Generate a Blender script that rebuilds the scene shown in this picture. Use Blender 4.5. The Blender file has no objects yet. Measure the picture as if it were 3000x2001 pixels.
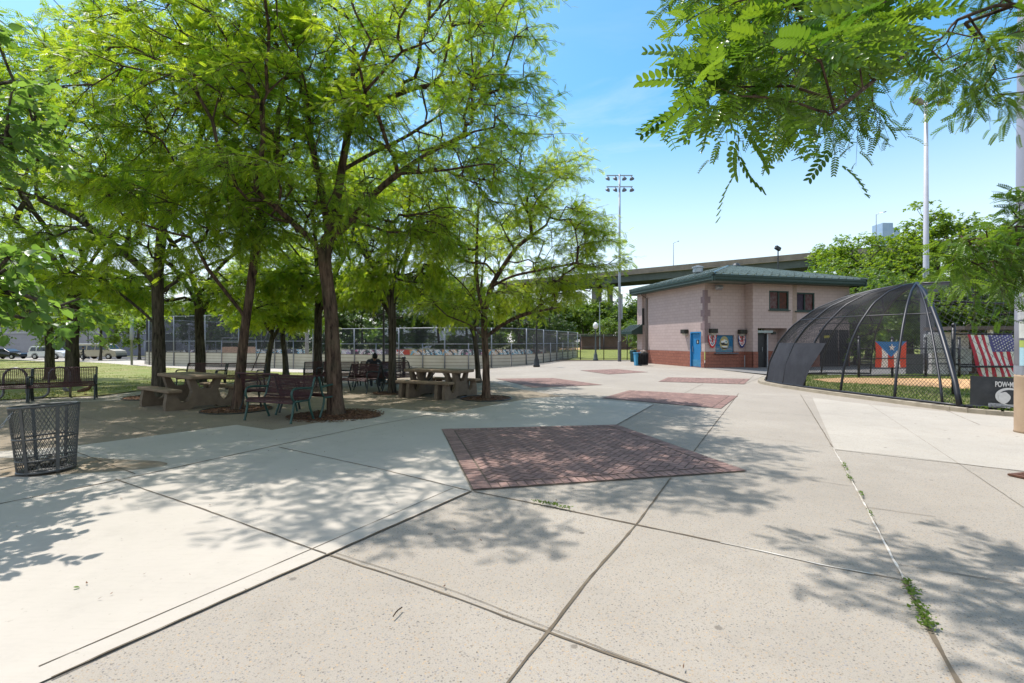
import bpy, bmesh, math, random
import numpy as np
from mathutils import Vector, Matrix
PI = math.pi
R = math.radians
C = bpy.context.scene.collection
scene = bpy.context.scene
# ---------------------------------------------------------------- camera, sky, sun, exposure
F = 1417.0            # focal length in pixels of a 3000 px wide frame (17 mm on 36 mm)
EYE = 1.6
cam = bpy.data.cameras.new('camera')
cam.lens = 36.0 * F / 3000.0
cam.sensor_width = 36.0
cam.clip_start = 0.05
cam.clip_end = 3000
camo = bpy.data.objects.new('camera', cam)
C.objects.link(camo)
camo.location = (0, 0, EYE)
camo.rotation_euler = (R(90), 0, 0)
scene.camera = camo

SUN_EL = R(64)
SUN_H = (-0.75, 0.66)          # horizontal direction towards the sun
world = bpy.data.worlds.new('World')
scene.world = world
world.use_nodes = True
wn, wl = world.node_tree.nodes, world.node_tree.links
wn.clear()
wo = wn.new('ShaderNodeOutputWorld')
bg = wn.new('ShaderNodeBackground')
bg.inputs['Strength'].default_value = 0.148
sky = wn.new('ShaderNodeTexSky')
sky.sky_type = 'NISHITA'
sky.sun_disc = False
sky.sun_elevation = SUN_EL
sky.sun_rotation = math.atan2(SUN_H[0], SUN_H[1])
sky.air_density = 1.0
sky.dust_density = 0.9
sky.ozone_density = 2.0
hs = wn.new('ShaderNodeHueSaturation')
hs.inputs['Hue'].default_value = 0.484
hs.inputs['Saturation'].default_value = 1.30
hs.inputs['Value'].default_value = 1.0
wl.new(sky.outputs['Color'], hs.inputs['Color'])
# thin streaky cirrus, laid out on the dome by direction
tc = wn.new('ShaderNodeTexCoord')
mp = wn.new('ShaderNodeMapping')
mp.inputs['Scale'].default_value = (1.3, 1.3, 6.0)
mp.inputs['Rotation'].default_value = (R(4), R(-11), 0)
wl.new(tc.outputs['Generated'], mp.inputs['Vector'])
cn = wn.new('ShaderNodeTexNoise')
cn.inputs['Scale'].default_value = 2.6
cn.inputs['Detail'].default_value = 8
cn.inputs['Roughness'].default_value = 0.58
cn.inputs['Distortion'].default_value = 0.5
wl.new(mp.outputs['Vector'], cn.inputs['Vector'])
cr = wn.new('ShaderNodeValToRGB')
cr.color_ramp.elements[0].position = 0.50
cr.color_ramp.elements[0].color = (0, 0, 0, 1)
cr.color_ramp.elements[1].position = 0.78
cr.color_ramp.elements[1].color = (0.8, 0.8, 0.8, 1)
wl.new(cn.outputs['Fac'], cr.inputs['Fac'])
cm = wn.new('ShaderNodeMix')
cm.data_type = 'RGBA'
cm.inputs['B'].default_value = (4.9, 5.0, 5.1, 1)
sz = wn.new('ShaderNodeSeparateXYZ'); wl.new(tc.outputs['Generated'], sz.inputs[0])
mr = wn.new('ShaderNodeMapRange'); mr.inputs['From Min'].default_value = 0.12; mr.inputs['From Max'].default_value = 0.52
mr.inputs['To Min'].default_value = 1.0; mr.inputs['To Max'].default_value = 0.06
wl.new(sz.outputs['Z'], mr.inputs['Value'])
mu = wn.new('ShaderNodeMath'); mu.operation = 'MULTIPLY'
wl.new(cr.outputs['Color'], mu.inputs[0]); wl.new(mr.outputs['Result'], mu.inputs[1])
# unseen white veil added behind the camera to make the shade less blue
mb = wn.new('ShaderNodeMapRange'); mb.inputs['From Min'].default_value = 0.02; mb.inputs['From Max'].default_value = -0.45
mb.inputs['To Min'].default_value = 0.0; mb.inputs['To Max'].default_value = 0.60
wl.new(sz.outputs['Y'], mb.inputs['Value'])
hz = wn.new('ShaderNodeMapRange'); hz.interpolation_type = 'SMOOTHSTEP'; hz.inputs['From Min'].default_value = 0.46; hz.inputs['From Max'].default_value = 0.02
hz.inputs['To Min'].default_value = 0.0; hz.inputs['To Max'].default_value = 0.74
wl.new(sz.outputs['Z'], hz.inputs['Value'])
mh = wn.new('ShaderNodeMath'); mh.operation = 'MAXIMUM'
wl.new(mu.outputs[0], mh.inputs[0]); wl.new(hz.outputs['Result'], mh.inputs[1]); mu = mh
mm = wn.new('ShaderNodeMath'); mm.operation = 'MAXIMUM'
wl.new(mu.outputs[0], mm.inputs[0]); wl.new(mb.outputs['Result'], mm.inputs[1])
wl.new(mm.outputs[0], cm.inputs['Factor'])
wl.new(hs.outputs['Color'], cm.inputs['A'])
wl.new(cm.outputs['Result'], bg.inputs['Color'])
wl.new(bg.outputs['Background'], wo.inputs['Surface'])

sun = bpy.data.lights.new('sun', 'SUN')
sun.energy = 3.5
sun.angle = R(0.53)
sun.color = (1.0, 0.965, 0.915)
suno = bpy.data.objects.new('sun', sun)
C.objects.link(suno)
sdir = Vector((SUN_H[0] * math.cos(SUN_EL), SUN_H[1] * math.cos(SUN_EL), math.sin(SUN_EL)))
suno.rotation_euler = sdir.to_track_quat('Z', 'Y').to_euler()
suno.location = (-20, 15, 40)

vs = scene.view_settings
vs.view_transform = 'Standard'
vs.look = 'None'
vs.exposure = 0.76
vs.gamma = 1.0
vs.use_curve_mapping = False
scene.cycles.max_bounces = 8
scene.cycles.diffuse_bounces = 4
scene.cycles.transmission_bounces = 5
scene.cycles.transparent_max_bounces = 6

# ---------------------------------------------------------------- helpers
def sm(t):
    t = min(1.0, max(0.0, t))
    return t * t * (3 - 2 * t)

def zg(x, y):
    """height of the ground: level plaza, sinking gently towards the rink and the street"""
    z = -0.45 * sm((5 - x) / 15.0) * sm((y - 14) / 19.0)
    z -= 0.45 * sm((-33 - x) / 28.0)
    return z

def G(px, py):
    """point of the ground seen at a pixel of the 3000 px photograph"""
    rx, rz = (px - 1500) / F, -(py - 1000.5) / F
    z = 0.0
    for _ in range(30):
        d = (z - EYE) / rz
        z = 0.5 * z + 0.5 * zg(rx * d, d)
    return Vector((rx * d, d, zg(rx * d, d)))

def at(px, py, D):
    """point seen at a pixel at distance D along the view axis"""
    return Vector(((px - 1500) / F * D, D, EYE - (py - 1000.5) / F * D))

def tag(o, label=None, cat=None, group=None, kind=None):
    if label: o['label'] = label
    if cat: o['category'] = cat
    if group: o['group'] = group
    if kind: o['kind'] = kind
    return o

def thing(name, label, cat, loc=(0, 0, 0), rz=0.0, group=None):
    o = bpy.data.objects.new(name, None)
    C.objects.link(o)
    o.location = loc
    o.rotation_euler = (0, 0, rz)
    o.empty_display_size = 0.2
    return tag(o, label, cat, group)

def dup(root, loc=None, rz=None, label=None, scale=None):
    r = root.copy()
    C.objects.link(r)
    if loc is not None: r.location = loc
    if rz is not None: r.rotation_euler = (0, 0, rz)
    if scale is not None: r.scale = (scale,) * 3 if not hasattr(scale, '__len__') else scale
    if label: r['label'] = label
    for ch in list(root.children):
        c = ch.copy(); C.objects.link(c); c.parent = r
        for g in list(ch.children):
            d = g.copy(); C.objects.link(d); d.parent = c
    return r

def link_mesh(name, me, mats, parent=None, smooth=False):
    if not isinstance(mats, (list, tuple)): mats = [mats]
    for m in mats: me.materials.append(m)
    if smooth:
        me.polygons.foreach_set('use_smooth', [True] * len(me.polygons))
    me.update()
    o = bpy.data.objects.new(name, me)
    C.objects.link(o)
    if parent is not None: o.parent = parent
    return o

class MB:
    """collects shapes and links them as ONE mesh object"""
    def __init__(s):
        s.v, s.f, s.m = [], [], []
    def add(s, vs, fs, mi=0):
        k = len(s.v)
        s.v += [tuple(v) for v in vs]
        s.f += [tuple(i + k for i in f) for f in fs]
        s.m += [mi] * len(fs)
        return s
    def box(s, c, size, mi=0, M=None, bev=0.0):
        x, y, z = (size[0] / 2, size[1] / 2, size[2] / 2)
        if bev > 0:
            b = min(bev, x * .9, y * .9, z * .9)
            vs = []
            for sx in (-1, 1):
                for sy in (-1, 1):
                    for sz in (-1, 1):
                        vs += [(sx * x, sy * (y - b), sz * (z - b)), (sx * (x - b), sy * y, sz * (z - b)), (sx * (x - b), sy * (y - b), sz * z)]
            def I(a, b_, c_, k): return ((a > 0) * 4 + (b_ > 0) * 2 + (c_ > 0)) * 3 + k
            fs = []
            for q in (-1, 1):
                fs.append([I(q, -1, -1, 0), I(q, 1, -1, 0), I(q, 1, 1, 0), I(q, -1, 1, 0)][::q])
                fs.append([I(-1, q, -1, 1), I(-1, q, 1, 1), I(1, q, 1, 1), I(1, q, -1, 1)][::q])
                fs.append([I(-1, -1, q, 2), I(1, -1, q, 2), I(1, 1, q, 2), I(-1, 1, q, 2)][::q])
            for a in (-1, 1):
                for b2 in (-1, 1):
                    fs.append([I(a, b2, -1, 0), I(a, b2, -1, 1), I(a, b2, 1, 1), I(a, b2, 1, 0)])
                    fs.append([I(a, -1, b2, 0), I(a, -1, b2, 2), I(a, 1, b2, 2), I(a, 1, b2, 0)])
                    fs.append([I(-1, a, b2, 1), I(-1, a, b2, 2), I(1, a, b2, 2), I(1, a, b2, 1)])
                    for c2 in (-1, 1):
                        fs.append([I(a, b2, c2, 0), I(a, b2, c2, 1), I(a, b2, c2, 2)])
        else:
            vs = [(sx * x, sy * y, sz * z) for sx in (-1, 1) for sy in (-1, 1) for sz in (-1, 1)]
            fs = [(0, 1, 3, 2), (4, 6, 7, 5), (0, 4, 5, 1), (2, 3, 7, 6), (0, 2, 6, 4), (1, 5, 7, 3)]
        c = Vector(c)
        vs = [(M @ Vector(v) if M else Vector(v)) + c for v in vs]
        return s.add(vs, fs, mi)
    def bar(s, a, b, w, h=None, mi=0, up=(0, 0, 1)):
        a, b = Vector(a), Vector(b)
        h = h or w
        x = (b - a)
        L = x.length
        x = x.normalized()
        u = Vector(up)
        if abs(x.dot(u)) > .98: u = Vector((1, 0, 0))
        y = u.cross(x).normalized()
        z = x.cross(y)
        M = Matrix((x, y, z)).transposed()
        return s.box((a + b) / 2, (L, w, h), mi, M)
    def tube(s, pts, r, n=8, mi=0, cap=True, closed=False):
        pts = [Vector(p) for p in pts]
        K = len(pts)
        rs = list(r) if hasattr(r, '__len__') else [r] * K
        vs, fs = [], []
        prev = None
        for i, p in enumerate(pts):
            if closed: t = pts[(i + 1) % K] - pts[i - 1]
            else: t = pts[min(i + 1, K - 1)] - pts[max(i - 1, 0)]
            t = t.normalized()
            if prev is None:
                a = Vector((0, 0, 1)) if abs(t.z) < .9 else Vector((1, 0, 0))
                y = a.cross(t).normalized()
            else:
                y = (prev - t * prev.dot(t)).normalized()
            prev = y
            z = t.cross(y)
            for k in range(n):
                an = 2 * PI * k / n
                vs.append(p + (y * math.cos(an) + z * math.sin(an)) * rs[i])
        for i in range(K if closed else K - 1):
            j = (i + 1) % K
            for k in range(n):
                k2 = (k + 1) % n
                fs.append((i * n + k, i * n + k2, j * n + k2, j * n + k))
        if cap and not closed:
            fs.append(tuple(range(n))[::-1])
            fs.append(tuple(range((K - 1) * n, K * n)))
        return s.add(vs, fs, mi)
    def lathe(s, prof, n=16, mi=0, c=(0, 0, 0)):
        vs, fs = [], []
        for (r, z) in prof:
            for k in range(n):
                a = 2 * PI * k / n
                vs.append((c[0] + r * math.cos(a), c[1] + r * math.sin(a), c[2] + z))
        K = len(prof)
        for i in range(K - 1):
            for k in range(n):
                k2 = (k + 1) % n
                fs.append((i * n + k, i * n + k2, (i + 1) * n + k2, (i + 1) * n + k))
        fs.append(tuple(range(n))[::-1])
        fs.append(tuple(range((K - 1) * n, K * n)))
        return s.add(vs, fs, mi)
    def prism(s, poly, a, b, fn, mi=0):
        """polygon [(p,q)] extruded from a to b; fn(p,q,t) gives the 3-D point"""
        n = len(poly)
        vs = [fn(p, q, a) for p, q in poly] + [fn(p, q, b) for p, q in poly]
        fs = [tuple(range(n))[::-1], tuple(range(n, 2 * n))]
        for i in range(n):
            j = (i + 1) % n
            fs.append((i, j, n + j, n + i))
        return s.add(vs, fs, mi)
    def build(s, name, mats, parent=None, smooth=False, fix=True):
        me = bpy.data.meshes.new(name)
        me.from_pydata(s.v, [], s.f)
        me.polygons.foreach_set('material_index', s.m)
        if fix:
            bm = bmesh.new(); bm.from_mesh(me)
            bmesh.ops.recalc_face_normals(bm, faces=bm.faces)
            bm.to_mesh(me); bm.free()
        return link_mesh(name, me, mats, parent, smooth)

def np_mesh(name, V, Q, mats, parent=None, smooth=False, var=None, T=None):
    """mesh from numpy arrays: vertices, quads Q, triangles T, point attribute var"""
    V = np.asarray(V, dtype=np.float32).reshape(-1, 3)
    Q = np.asarray(Q, dtype=np.int32).reshape(-1, 4)
    T = np.zeros((0, 3), np.int32) if T is None else np.asarray(T, dtype=np.int32).reshape(-1, 3)
    me = bpy.data.meshes.new(name)
    me.vertices.add(len(V)); me.vertices.foreach_set('co', V.ravel())
    me.loops.add(Q.size + T.size)
    me.loops.foreach_set('vertex_index', np.concatenate([Q.ravel(), T.ravel()]))
    me.polygons.add(len(Q) + len(T))
    ls = np.concatenate([np.arange(len(Q)) * 4, Q.size + np.arange(len(T)) * 3]).astype(np.int32)
    me.polygons.foreach_set('loop_start', ls)
    me.update(calc_edges=True)
    if var is not None:
        at_ = me.attributes.new('var', 'FLOAT', 'POINT')
        at_.data.foreach_set('value', np.asarray(var, dtype=np.float32).ravel())
    return link_mesh(name, me, mats, parent, smooth)

def nrm(a):
    return a / np.maximum(np.linalg.norm(a, axis=-1, keepdims=True), 1e-9)

def bulk_tubes(P, r, sides=3):
    """P [N,K,3] polylines -> vertices, quads; r scalar, [N] or [N,K]"""
    P = np.asarray(P, float)
    N, K, _ = P.shape
    t = np.empty_like(P)
    t[:, 1:-1] = P[:, 2:] - P[:, :-2]
    t[:, 0] = P[:, 1] - P[:, 0]
    t[:, -1] = P[:, -1] - P[:, -2]
    t = nrm(t)
    m = nrm(P[:, -1] - P[:, 0])
    ref = np.where(np.abs(m[:, 2:3]) < .85, np.array([[0, 0, 1.]]), np.array([[1., 0, 0]]))
    y = nrm(np.cross(ref[:, None, :], t))
    z = np.cross(t, y)
    r = np.asarray(r, float)
    if r.ndim == 0: r = np.full((N, K), float(r))
    elif r.ndim == 1: r = np.repeat(r[:, None], K, 1)
    a = 2 * PI * np.arange(sides) / sides
    V = P[:, :, None, :] + r[:, :, None, None] * (y[:, :, None, :] * np.cos(a)[None, None, :, None] + z[:, :, None, :] * np.sin(a)[None, None, :, None])
    idx = np.arange(N * K * sides).reshape(N, K, sides)
    nx = np.roll(idx, -1, axis=2)
    Q = np.stack([idx[:, :-1], nx[:, :-1], nx[:, 1:], idx[:, 1:]], -1).reshape(-1, 4)
    return V.reshape(-1, 3), Q

class Geo:
    def __init__(s): s.V, s.Q, s.n, s.a = [], [], 0, []
    def add(s, V, Q, var=0.5):
        s.V.append(V); s.Q.append(Q + s.n); s.n += len(V)
        s.a.append(np.full(len(V), var) if np.isscalar(var) else var)
    def build(s, name, mats, parent=None, smooth=False):
        return np_mesh(name, np.concatenate(s.V), np.concatenate(s.Q), mats, parent, smooth, np.concatenate(s.a))

def resample(pts, step):
    pts = [Vector(p) for p in pts]
    out = [pts[0]]
    for a, b in zip(pts[:-1], pts[1:]):
        n = max(1, int(round((b - a).length / step)))
        for i in range(1, n + 1):
            out.append(a.lerp(b, i / n))
    return out

def spline(pts, per=6):
    """Catmull-Rom through the points"""
    pts = [Vector(p) for p in pts]
    P = [pts[0] * 2 - pts[1]] + pts + [pts[-1] * 2 - pts[-2]]
    out = []
    for i in range(1, len(P) - 2):
        a, b, c, d = P[i - 1], P[i], P[i + 1], P[i + 2]
        for k in range(per):
            t = k / per
            out.append(0.5 * ((2 * b) + (c - a) * t + (2 * a - 5 * b + 4 * c - d) * t * t + (3 * b - a - 3 * c + d) * t ** 3))
    out.append(pts[-1])
    return out

# ---------------------------------------------------------------- materials
def lin(r, g, b):
    f = lambda c: (c / 255) / 12.92 if c / 255 <= .04045 else ((c / 255 + .055) / 1.055) ** 2.4
    return (f(r), f(g), f(b))

def newmat(name):
    m = bpy.data.materials.new(name)
    m.use_nodes = True
    n, l = m.node_tree.nodes, m.node_tree.links
    return m, n, l, n['Principled BSDF']

def noise(n, l, scale, detail=5, rough=.55, vec=None, stretch=None):
    t = n.new('ShaderNodeTexNoise')
    t.inputs['Scale'].default_value = scale
    t.inputs['Detail'].default_value = detail
    t.inputs['Roughness'].default_value = rough
    if vec is None:
        tc = n.new('ShaderNodeTexCoord'); vec = tc.outputs['Object']
    if stretch:
        mp = n.new('ShaderNodeMapping'); mp.inputs['Scale'].default_value = stretch
        l.new(vec, mp.inputs['Vector']); vec = mp.outputs['Vector']
    l.new(vec, t.inputs['Vector'])
    return t.outputs['Fac']

def ramp(n, l, fac, stops):
    r = n.new('ShaderNodeValToRGB')
    e = r.color_ramp.elements
    while len(e) < len(stops): e.new(0.5)
    for i, (p, c) in enumerate(stops):
        e[i].position = p
        e[i].color = (*c, 1) if hasattr(c, '__len__') else (c, c, c, 1)
    l.new(fac, r.inputs['Fac'])
    return r.outputs['Color']

def mix(n, l, fac, a, b, mode='MIX'):
    m = n.new('ShaderNodeMix'); m.data_type = 'RGBA'; m.blend_type = mode
    if hasattr(fac, 'links') or hasattr(fac, 'is_linked'): l.new(fac, m.inputs['Factor'])
    else: m.inputs['Factor'].default_value = fac
    for k, v in (('A', a), ('B', b)):
        if hasattr(v, 'is_linked'): l.new(v, m.inputs[k])
        else: m.inputs[k].default_value = (*v, 1)
    return m.outputs['Result']

def bump(n, l, p, h, strength, dist=0.01):
    b = n.new('ShaderNodeBump')
    b.inputs['Strength'].default_value = strength
    b.inputs['Distance'].default_value = dist
    l.new(h, b.inputs['Height'])
    l.new(b.outputs['Normal'], p.inputs['Normal'])

def M(name, c1, c2=None, scale=6, rough=.7, metal=0.0, bmp=0.0, bscale=60, bdist=.005, spec=.3, stretch=None):
    m, n, l, p = newmat(name)
    p.inputs['Roughness'].default_value = rough
    p.inputs['Metallic'].default_value = metal
    p.inputs['Specular IOR Level'].default_value = spec
    if c2 is None: c2 = tuple(x * .78 for x in c1)
    f = noise(n, l, scale, 6, .6, stretch=stretch)
    l.new(ramp(n, l, f, [(.32, c2), (.68, c1)]), p.inputs['Base Color'])
    if bmp: bump(n, l, p, noise(n, l, bscale, 4, .6, stretch=stretch), bmp, bdist)
    return m

def leafmat(name, dark, lite, tdark, tlite, tfac=.45, rough=.42):
    m, n, l, p = newmat(name)
    a = n.new('ShaderNodeAttribute'); a.attribute_name = 'var'
    col = ramp(n, l, a.outputs['Fac'], [(0.05, dark), (.95, lite)])
    tcol = ramp(n, l, a.outputs['Fac'], [(0.05, tdark), (.95, tlite)])
    l.new(col, p.inputs['Base Color'])
    p.inputs['Roughness'].default_value = rough
    p.inputs['Specular IOR Level'].default_value = .35
    t = n.new('ShaderNodeBsdfTranslucent'); l.new(tcol, t.inputs['Color'])
    mx = n.new('ShaderNodeMixShader'); mx.inputs[0].default_value = tfac
    l.new(p.outputs[0], mx.inputs[1]); l.new(t.outputs[0], mx.inputs[2])
    l.new(mx.outputs[0], n['Material Output'].inputs['Surface'])
    return m
# ---------------------------------------------------------------- ground materials
def mat_aggregate(name, base, base2, speck, stain=(.30, .25, .19), sscale=56, amount=.14):
    m, n, l, p = newmat(name)
    big = noise(n, l, .33, 6, .68)
    c = ramp(n, l, big, [(.30, tuple(x * .88 for x in base2)), (.5, base2), (.68, base)])
    med = noise(n, l, 3.1, 6, .7)
    c = mix(n, l, ramp(n, l, med, [(.5, 0.0), (.82, .42)]), c, stain)
    fine = noise(n, l, 160, 2, .5)
    c = mix(n, l, ramp(n, l, fine, [(.36, .52), (.60, 0.0)]), c, tuple(x * .62 for x in base))
    for sc, th, k in ((sscale, .23, 1.0), (sscale * 1.9, .21, .85)):
        tc = n.new('ShaderNodeTexCoord')
        v = n.new('ShaderNodeTexVoronoi'); v.inputs['Scale'].default_value = sc
        l.new(tc.outputs['Object'], v.inputs['Vector'])
        wn_ = n.new('ShaderNodeTexWhiteNoise'); l.new(v.outputs['Position'], wn_.inputs['Vector'])
        pc = ramp(n, l, wn_.outputs['Value'], [(0, speck), (.35, tuple(x * 1.9 for x in speck)), (.6, (.42, .30, .18)), (.8, (.20, .17, .14)), (1, (.25, .24, .25))])
        hit = ramp(n, l, v.outputs['Distance'], [(th, 1.0 * k), (th + .13, 0.0)])
        keep = ramp(n, l, wn_.outputs['Color'], [(amount, 0.0), (amount + .02, 1.0)])
        fac = mix(n, l, 1.0, hit, keep, 'MULTIPLY')
        c = mix(n, l, fac, c, pc)
    tc = n.new('ShaderNodeTexCoord'); gv_ = n.new('ShaderNodeTexVoronoi'); gv_.inputs['Scale'].default_value = 2.3
    l.new(tc.outputs['Object'], gv_.inputs['Vector'])
    c = mix(n, l, ramp(n, l, gv_.outputs['Distance'], [(.045, .6), (.062, 0.0)]), c, (.10, .085, .07))
    st = noise(n, l, .9, 8, .78)
    c = mix(n, l, ramp(n, l, st, [(.52, 0.0), (.70, .34)]), c, tuple(x * .55 for x in base))
    l.new(c, p.inputs['Base Color'])
    p.inputs['Roughness'].default_value = .85
    p.inputs['Specular IOR Level'].default_value = .2
    bump(n, l, p, noise(n, l, 110, 4, .65), .35, .004)
    return m

def mat_smooth_concrete(name, base, base2, stain):
    m, n, l, p = newmat(name)
    big = noise(n, l, .7, 6, .7)
    c = ramp(n, l, big, [(.3, base2), (.7, base)])
    br = noise(n, l, 5, 6, .7, stretch=(1.0, 7.0, 1.0))
    c = mix(n, l, ramp(n, l, br, [(.5, 0.0), (.85, .28)]), c, stain)
    dots = noise(n, l, 30, 3, .5)
    c = mix(n, l, ramp(n, l, dots, [(.68, 0.0), (.74, .6)]), c, stain)
    sp = noise(n, l, 1.6, 7, .75)
    c = mix(n, l, ramp(n, l, sp, [(.52, 0.0), (.75, .38)]), c, tuple(x * .62 for x in base))
    l.new(c, p.inputs['Base Color'])
    p.inputs['Roughness'].default_value = .75
    p.inputs['Specular IOR Level'].default_value = .25
    bump(n, l, p, noise(n, l, 60, 5, .7, stretch=(1, 4, 1)), .18, .003)
    return m

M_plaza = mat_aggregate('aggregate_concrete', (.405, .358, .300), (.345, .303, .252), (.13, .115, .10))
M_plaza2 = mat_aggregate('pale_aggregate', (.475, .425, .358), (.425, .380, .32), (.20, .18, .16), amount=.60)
M_grovepave = mat_aggregate('old_brown_paving', (.345, .278, .200), (.255, .205, .146), (.09, .075, .06), stain=(.14, .10, .065))
M_newcon = mat_smooth_concrete('new_concrete', (.462, .412, .350), (.405, .362, .308), (.30, .26, .21))
M_walk = M('walk_concrete', (.47, .42, .36), (.39, .35, .30), .6, .85)
M_joint = M('joint_dirt', (.17, .135, .095), (.085, .065, .045), 5, .95)
M_seal = M('joint_sealant', (.66, .62, .56), (.30, .25, .19), 7, .8)
M_mulch = M('mulch', (.19, .095, .050), (.06, .032, .018), 40, .95, bmp=.9, bscale=50, bdist=.03)
M_soil = M('soil', (.13, .10, .07), (.06, .045, .03), 6, .95, bmp=.5, bscale=30)
M_infield = M('infield_dirt', (.60, .36, .17), (.48, .28, .13), 2.5, .95, bmp=.3, bscale=40)
M_asphalt = M('asphalt', (.075, .075, .078), (.05, .05, .052), 3, .9)
M_turf = M('turf', (.27, .235, .09), (.15, .19, .035), .45, .95)
M_field = M('field_grass', (.21, .225, .045), (.155, .18, .035), .5, .95)
M_terrain = M('terrain', (.13, .15, .04), (.09, .085, .045), .3, .95)
M_curb = M('curb_concrete', (.40, .34, .26), (.28, .24, .18), 3, .85, bmp=.3)

def grid_lines(lo, hi, step): return [lo + step * i for i in range(int((hi - lo) / step) + 1)]
NEARX, NEARY = grid_lines(-100, 30, 2.0), grid_lines(-6, 100, 2.0)

def terrain():
    xs = [-900, -500, -300, -180, -130] + NEARX + [60, 100, 180, 300, 500, 900]
    ys = [-300, -120, -50, -20] + NEARY + [130, 200, 320, 500, 900, 1500]
    V = [(x, y, zg(x, y) - .05) for y in ys for x in xs]
    nx = len(xs)
    Q = [(j * nx + i, j * nx + i + 1, (j + 1) * nx + i + 1, (j + 1) * nx + i) for j in range(len(ys) - 1) for i in range(nx - 1)]
    return tag(np_mesh('ground', V, Q, M_terrain), kind='structure')

def drape(name, poly, dz, mat, kind='structure', grid=True, label=None):
    """a sheet of ground cover with the outline poly, lying dz above the ground"""
    bm = bmesh.new()
    vs = [bm.verts.new((p[0], p[1], 0)) for p in poly]
    f = bm.faces.new(vs)
    if f.normal.z < 0: f.normal_flip()
    bmesh.ops.recalc_face_normals(bm, faces=bm.faces)
    if grid and (min(p[0] for p in poly) < 5 and max(p[1] for p in poly) > 14 or min(p[0] for p in poly) < -33):
        x0, x1 = min(p[0] for p in poly), max(p[0] for p in poly)
        y0, y1 = min(p[1] for p in poly), max(p[1] for p in poly)
        for x in NEARX:
            if x0 < x < x1: bmesh.ops.bisect_plane(bm, geom=bm.verts[:] + bm.edges[:] + bm.faces[:], plane_co=(x, 0, 0), plane_no=(1, 0, 0))
        for y in NEARY:
            if y0 < y < y1: bmesh.ops.bisect_plane(bm, geom=bm.verts[:] + bm.edges[:] + bm.faces[:], plane_co=(0, y, 0), plane_no=(0, 1, 0))
    bmesh.ops.triangulate(bm, faces=bm.faces[:])
    for v in bm.verts: v.co.z = zg(v.co.x, v.co.y) + dz
    for f in bm.faces:
        f.normal_update()
        if f.normal.z < 0: f.normal_flip()
    me = bpy.data.meshes.new(name); bm.to_mesh(me); bm.free()
    o = link_mesh(name, me, mat)
    return tag(o, label, None, None, kind)

def GP(*pix): return [G(x, y) for x, y in pix]

terrain()
drape('plaza', [(-16, -4), (26, -4), (26, 9), (13, 10.6), (11.5, 30), (30, 40), (14, 41.5), (4.6, 41), (1.9, 36.2), (-36, 46), (-38, 42), (-34, 36), (-17.2, 18.5), (-14.7, 15.0), (-16, 11)], 0, M_plaza)
# promenade between the lawn and the rink, and the street with its sidewalk beyond the lawn
drape('path', GP((0, 1052.6), (224, 1060.5), (368, 1069.5), (551, 1081.5), (799, 1089.5), (924, 1092.5), (1010, 1090), (1000, 1082), (700, 1071), (489, 1060.5), (350, 1053.5), (240, 1049), (0, 1049.2)), .012, M_walk)
drape('sidewalk', [(-140, 62), (-50, 59), (-40, 60), (-40, 64), (-140, 66)], .016, M_walk)
drape('road', [(-160, 66.5), (-30, 63.5), (-30, 79), (-160, 82)], .006, M_asphalt)
LAWN = GP((-420, 1240), (0, 1173), (298, 1160), (403, 1146), (560, 1139), (700, 1121), (790, 1112), (930, 1112), (936, 1094), (799, 1089.5), (551, 1081.5), (368, 1069.5), (224, 1060.5), (0, 1052.6), (-500, 1050))
drape('lawn', LAWN, .022, M_turf)
drape('playing_field', [(5.2, 42.4), (13, 42.4), (60, 46), (90, 120), (60, 150), (10, 150), (3, 100)], .0, M_field)
drape('infield_strip', [(4, 96), (60, 92), (70, 112), (4, 118)], .02, M_infield)
drape('soil_strip', [(1.9, 38.6), (13.0, 41.0), (13.2, 42.3), (3.0, 42.3)], .006, M_soil)
# old brown paving of the picnic grove with its zigzag front edge
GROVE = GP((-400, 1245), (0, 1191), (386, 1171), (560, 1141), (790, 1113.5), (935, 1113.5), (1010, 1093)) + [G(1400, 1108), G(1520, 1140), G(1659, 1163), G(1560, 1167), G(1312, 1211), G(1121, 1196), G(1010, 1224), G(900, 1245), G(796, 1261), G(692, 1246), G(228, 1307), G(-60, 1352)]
drape('grove_paving', GROVE, .004, M_grovepave)
NEWC = [G(228, 1307), G(692, 1246), G(796, 1261), G(900, 1245), G(1010, 1224), G(1121, 1196), G(1312, 1211), G(1560, 1167), G(1659, 1163), G(1915, 1186), G(1807, 1246), G(1294, 1259), G(1381, 1440), Vector((-2.36, 2.0, 0)), Vector((-2.9, 1.0, 0)), Vector((-9, 1.0, 0)), Vector((-8.4, 6.5, 0))]
NEWC = [(p[0], p[1]) for p in NEWC]
drape('concrete_slab', NEWC, .009, M_newcon, grid=False)
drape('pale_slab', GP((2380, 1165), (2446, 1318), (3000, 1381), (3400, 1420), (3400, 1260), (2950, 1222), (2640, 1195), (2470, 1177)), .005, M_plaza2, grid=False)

def irregular(c, rx, ry, n, seed, amp=.14):
    rnd = random.Random(seed)
    ph = [rnd.uniform(0, 6.28) for _ in range(5)]
    out = []
    for i in range(n):
        a = 2 * PI * i / n
        k = 1 + amp * sum(math.sin((j + 2) * a + ph[j]) / (j + 1) for j in range(5))
        out.append((c[0] + rx * k * math.cos(a), c[1] + ry * k * math.sin(a)))
    return out
M_dirtfilm = M('dirt_film', (.20, .145, .09), (.33, .27, .20), 3.5, .95)
drape('dirt_patch', irregular((-6.3, 6.15), 1.35, .62, 60, 4, .2), .0125, M_dirtfilm, grid=False)

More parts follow.
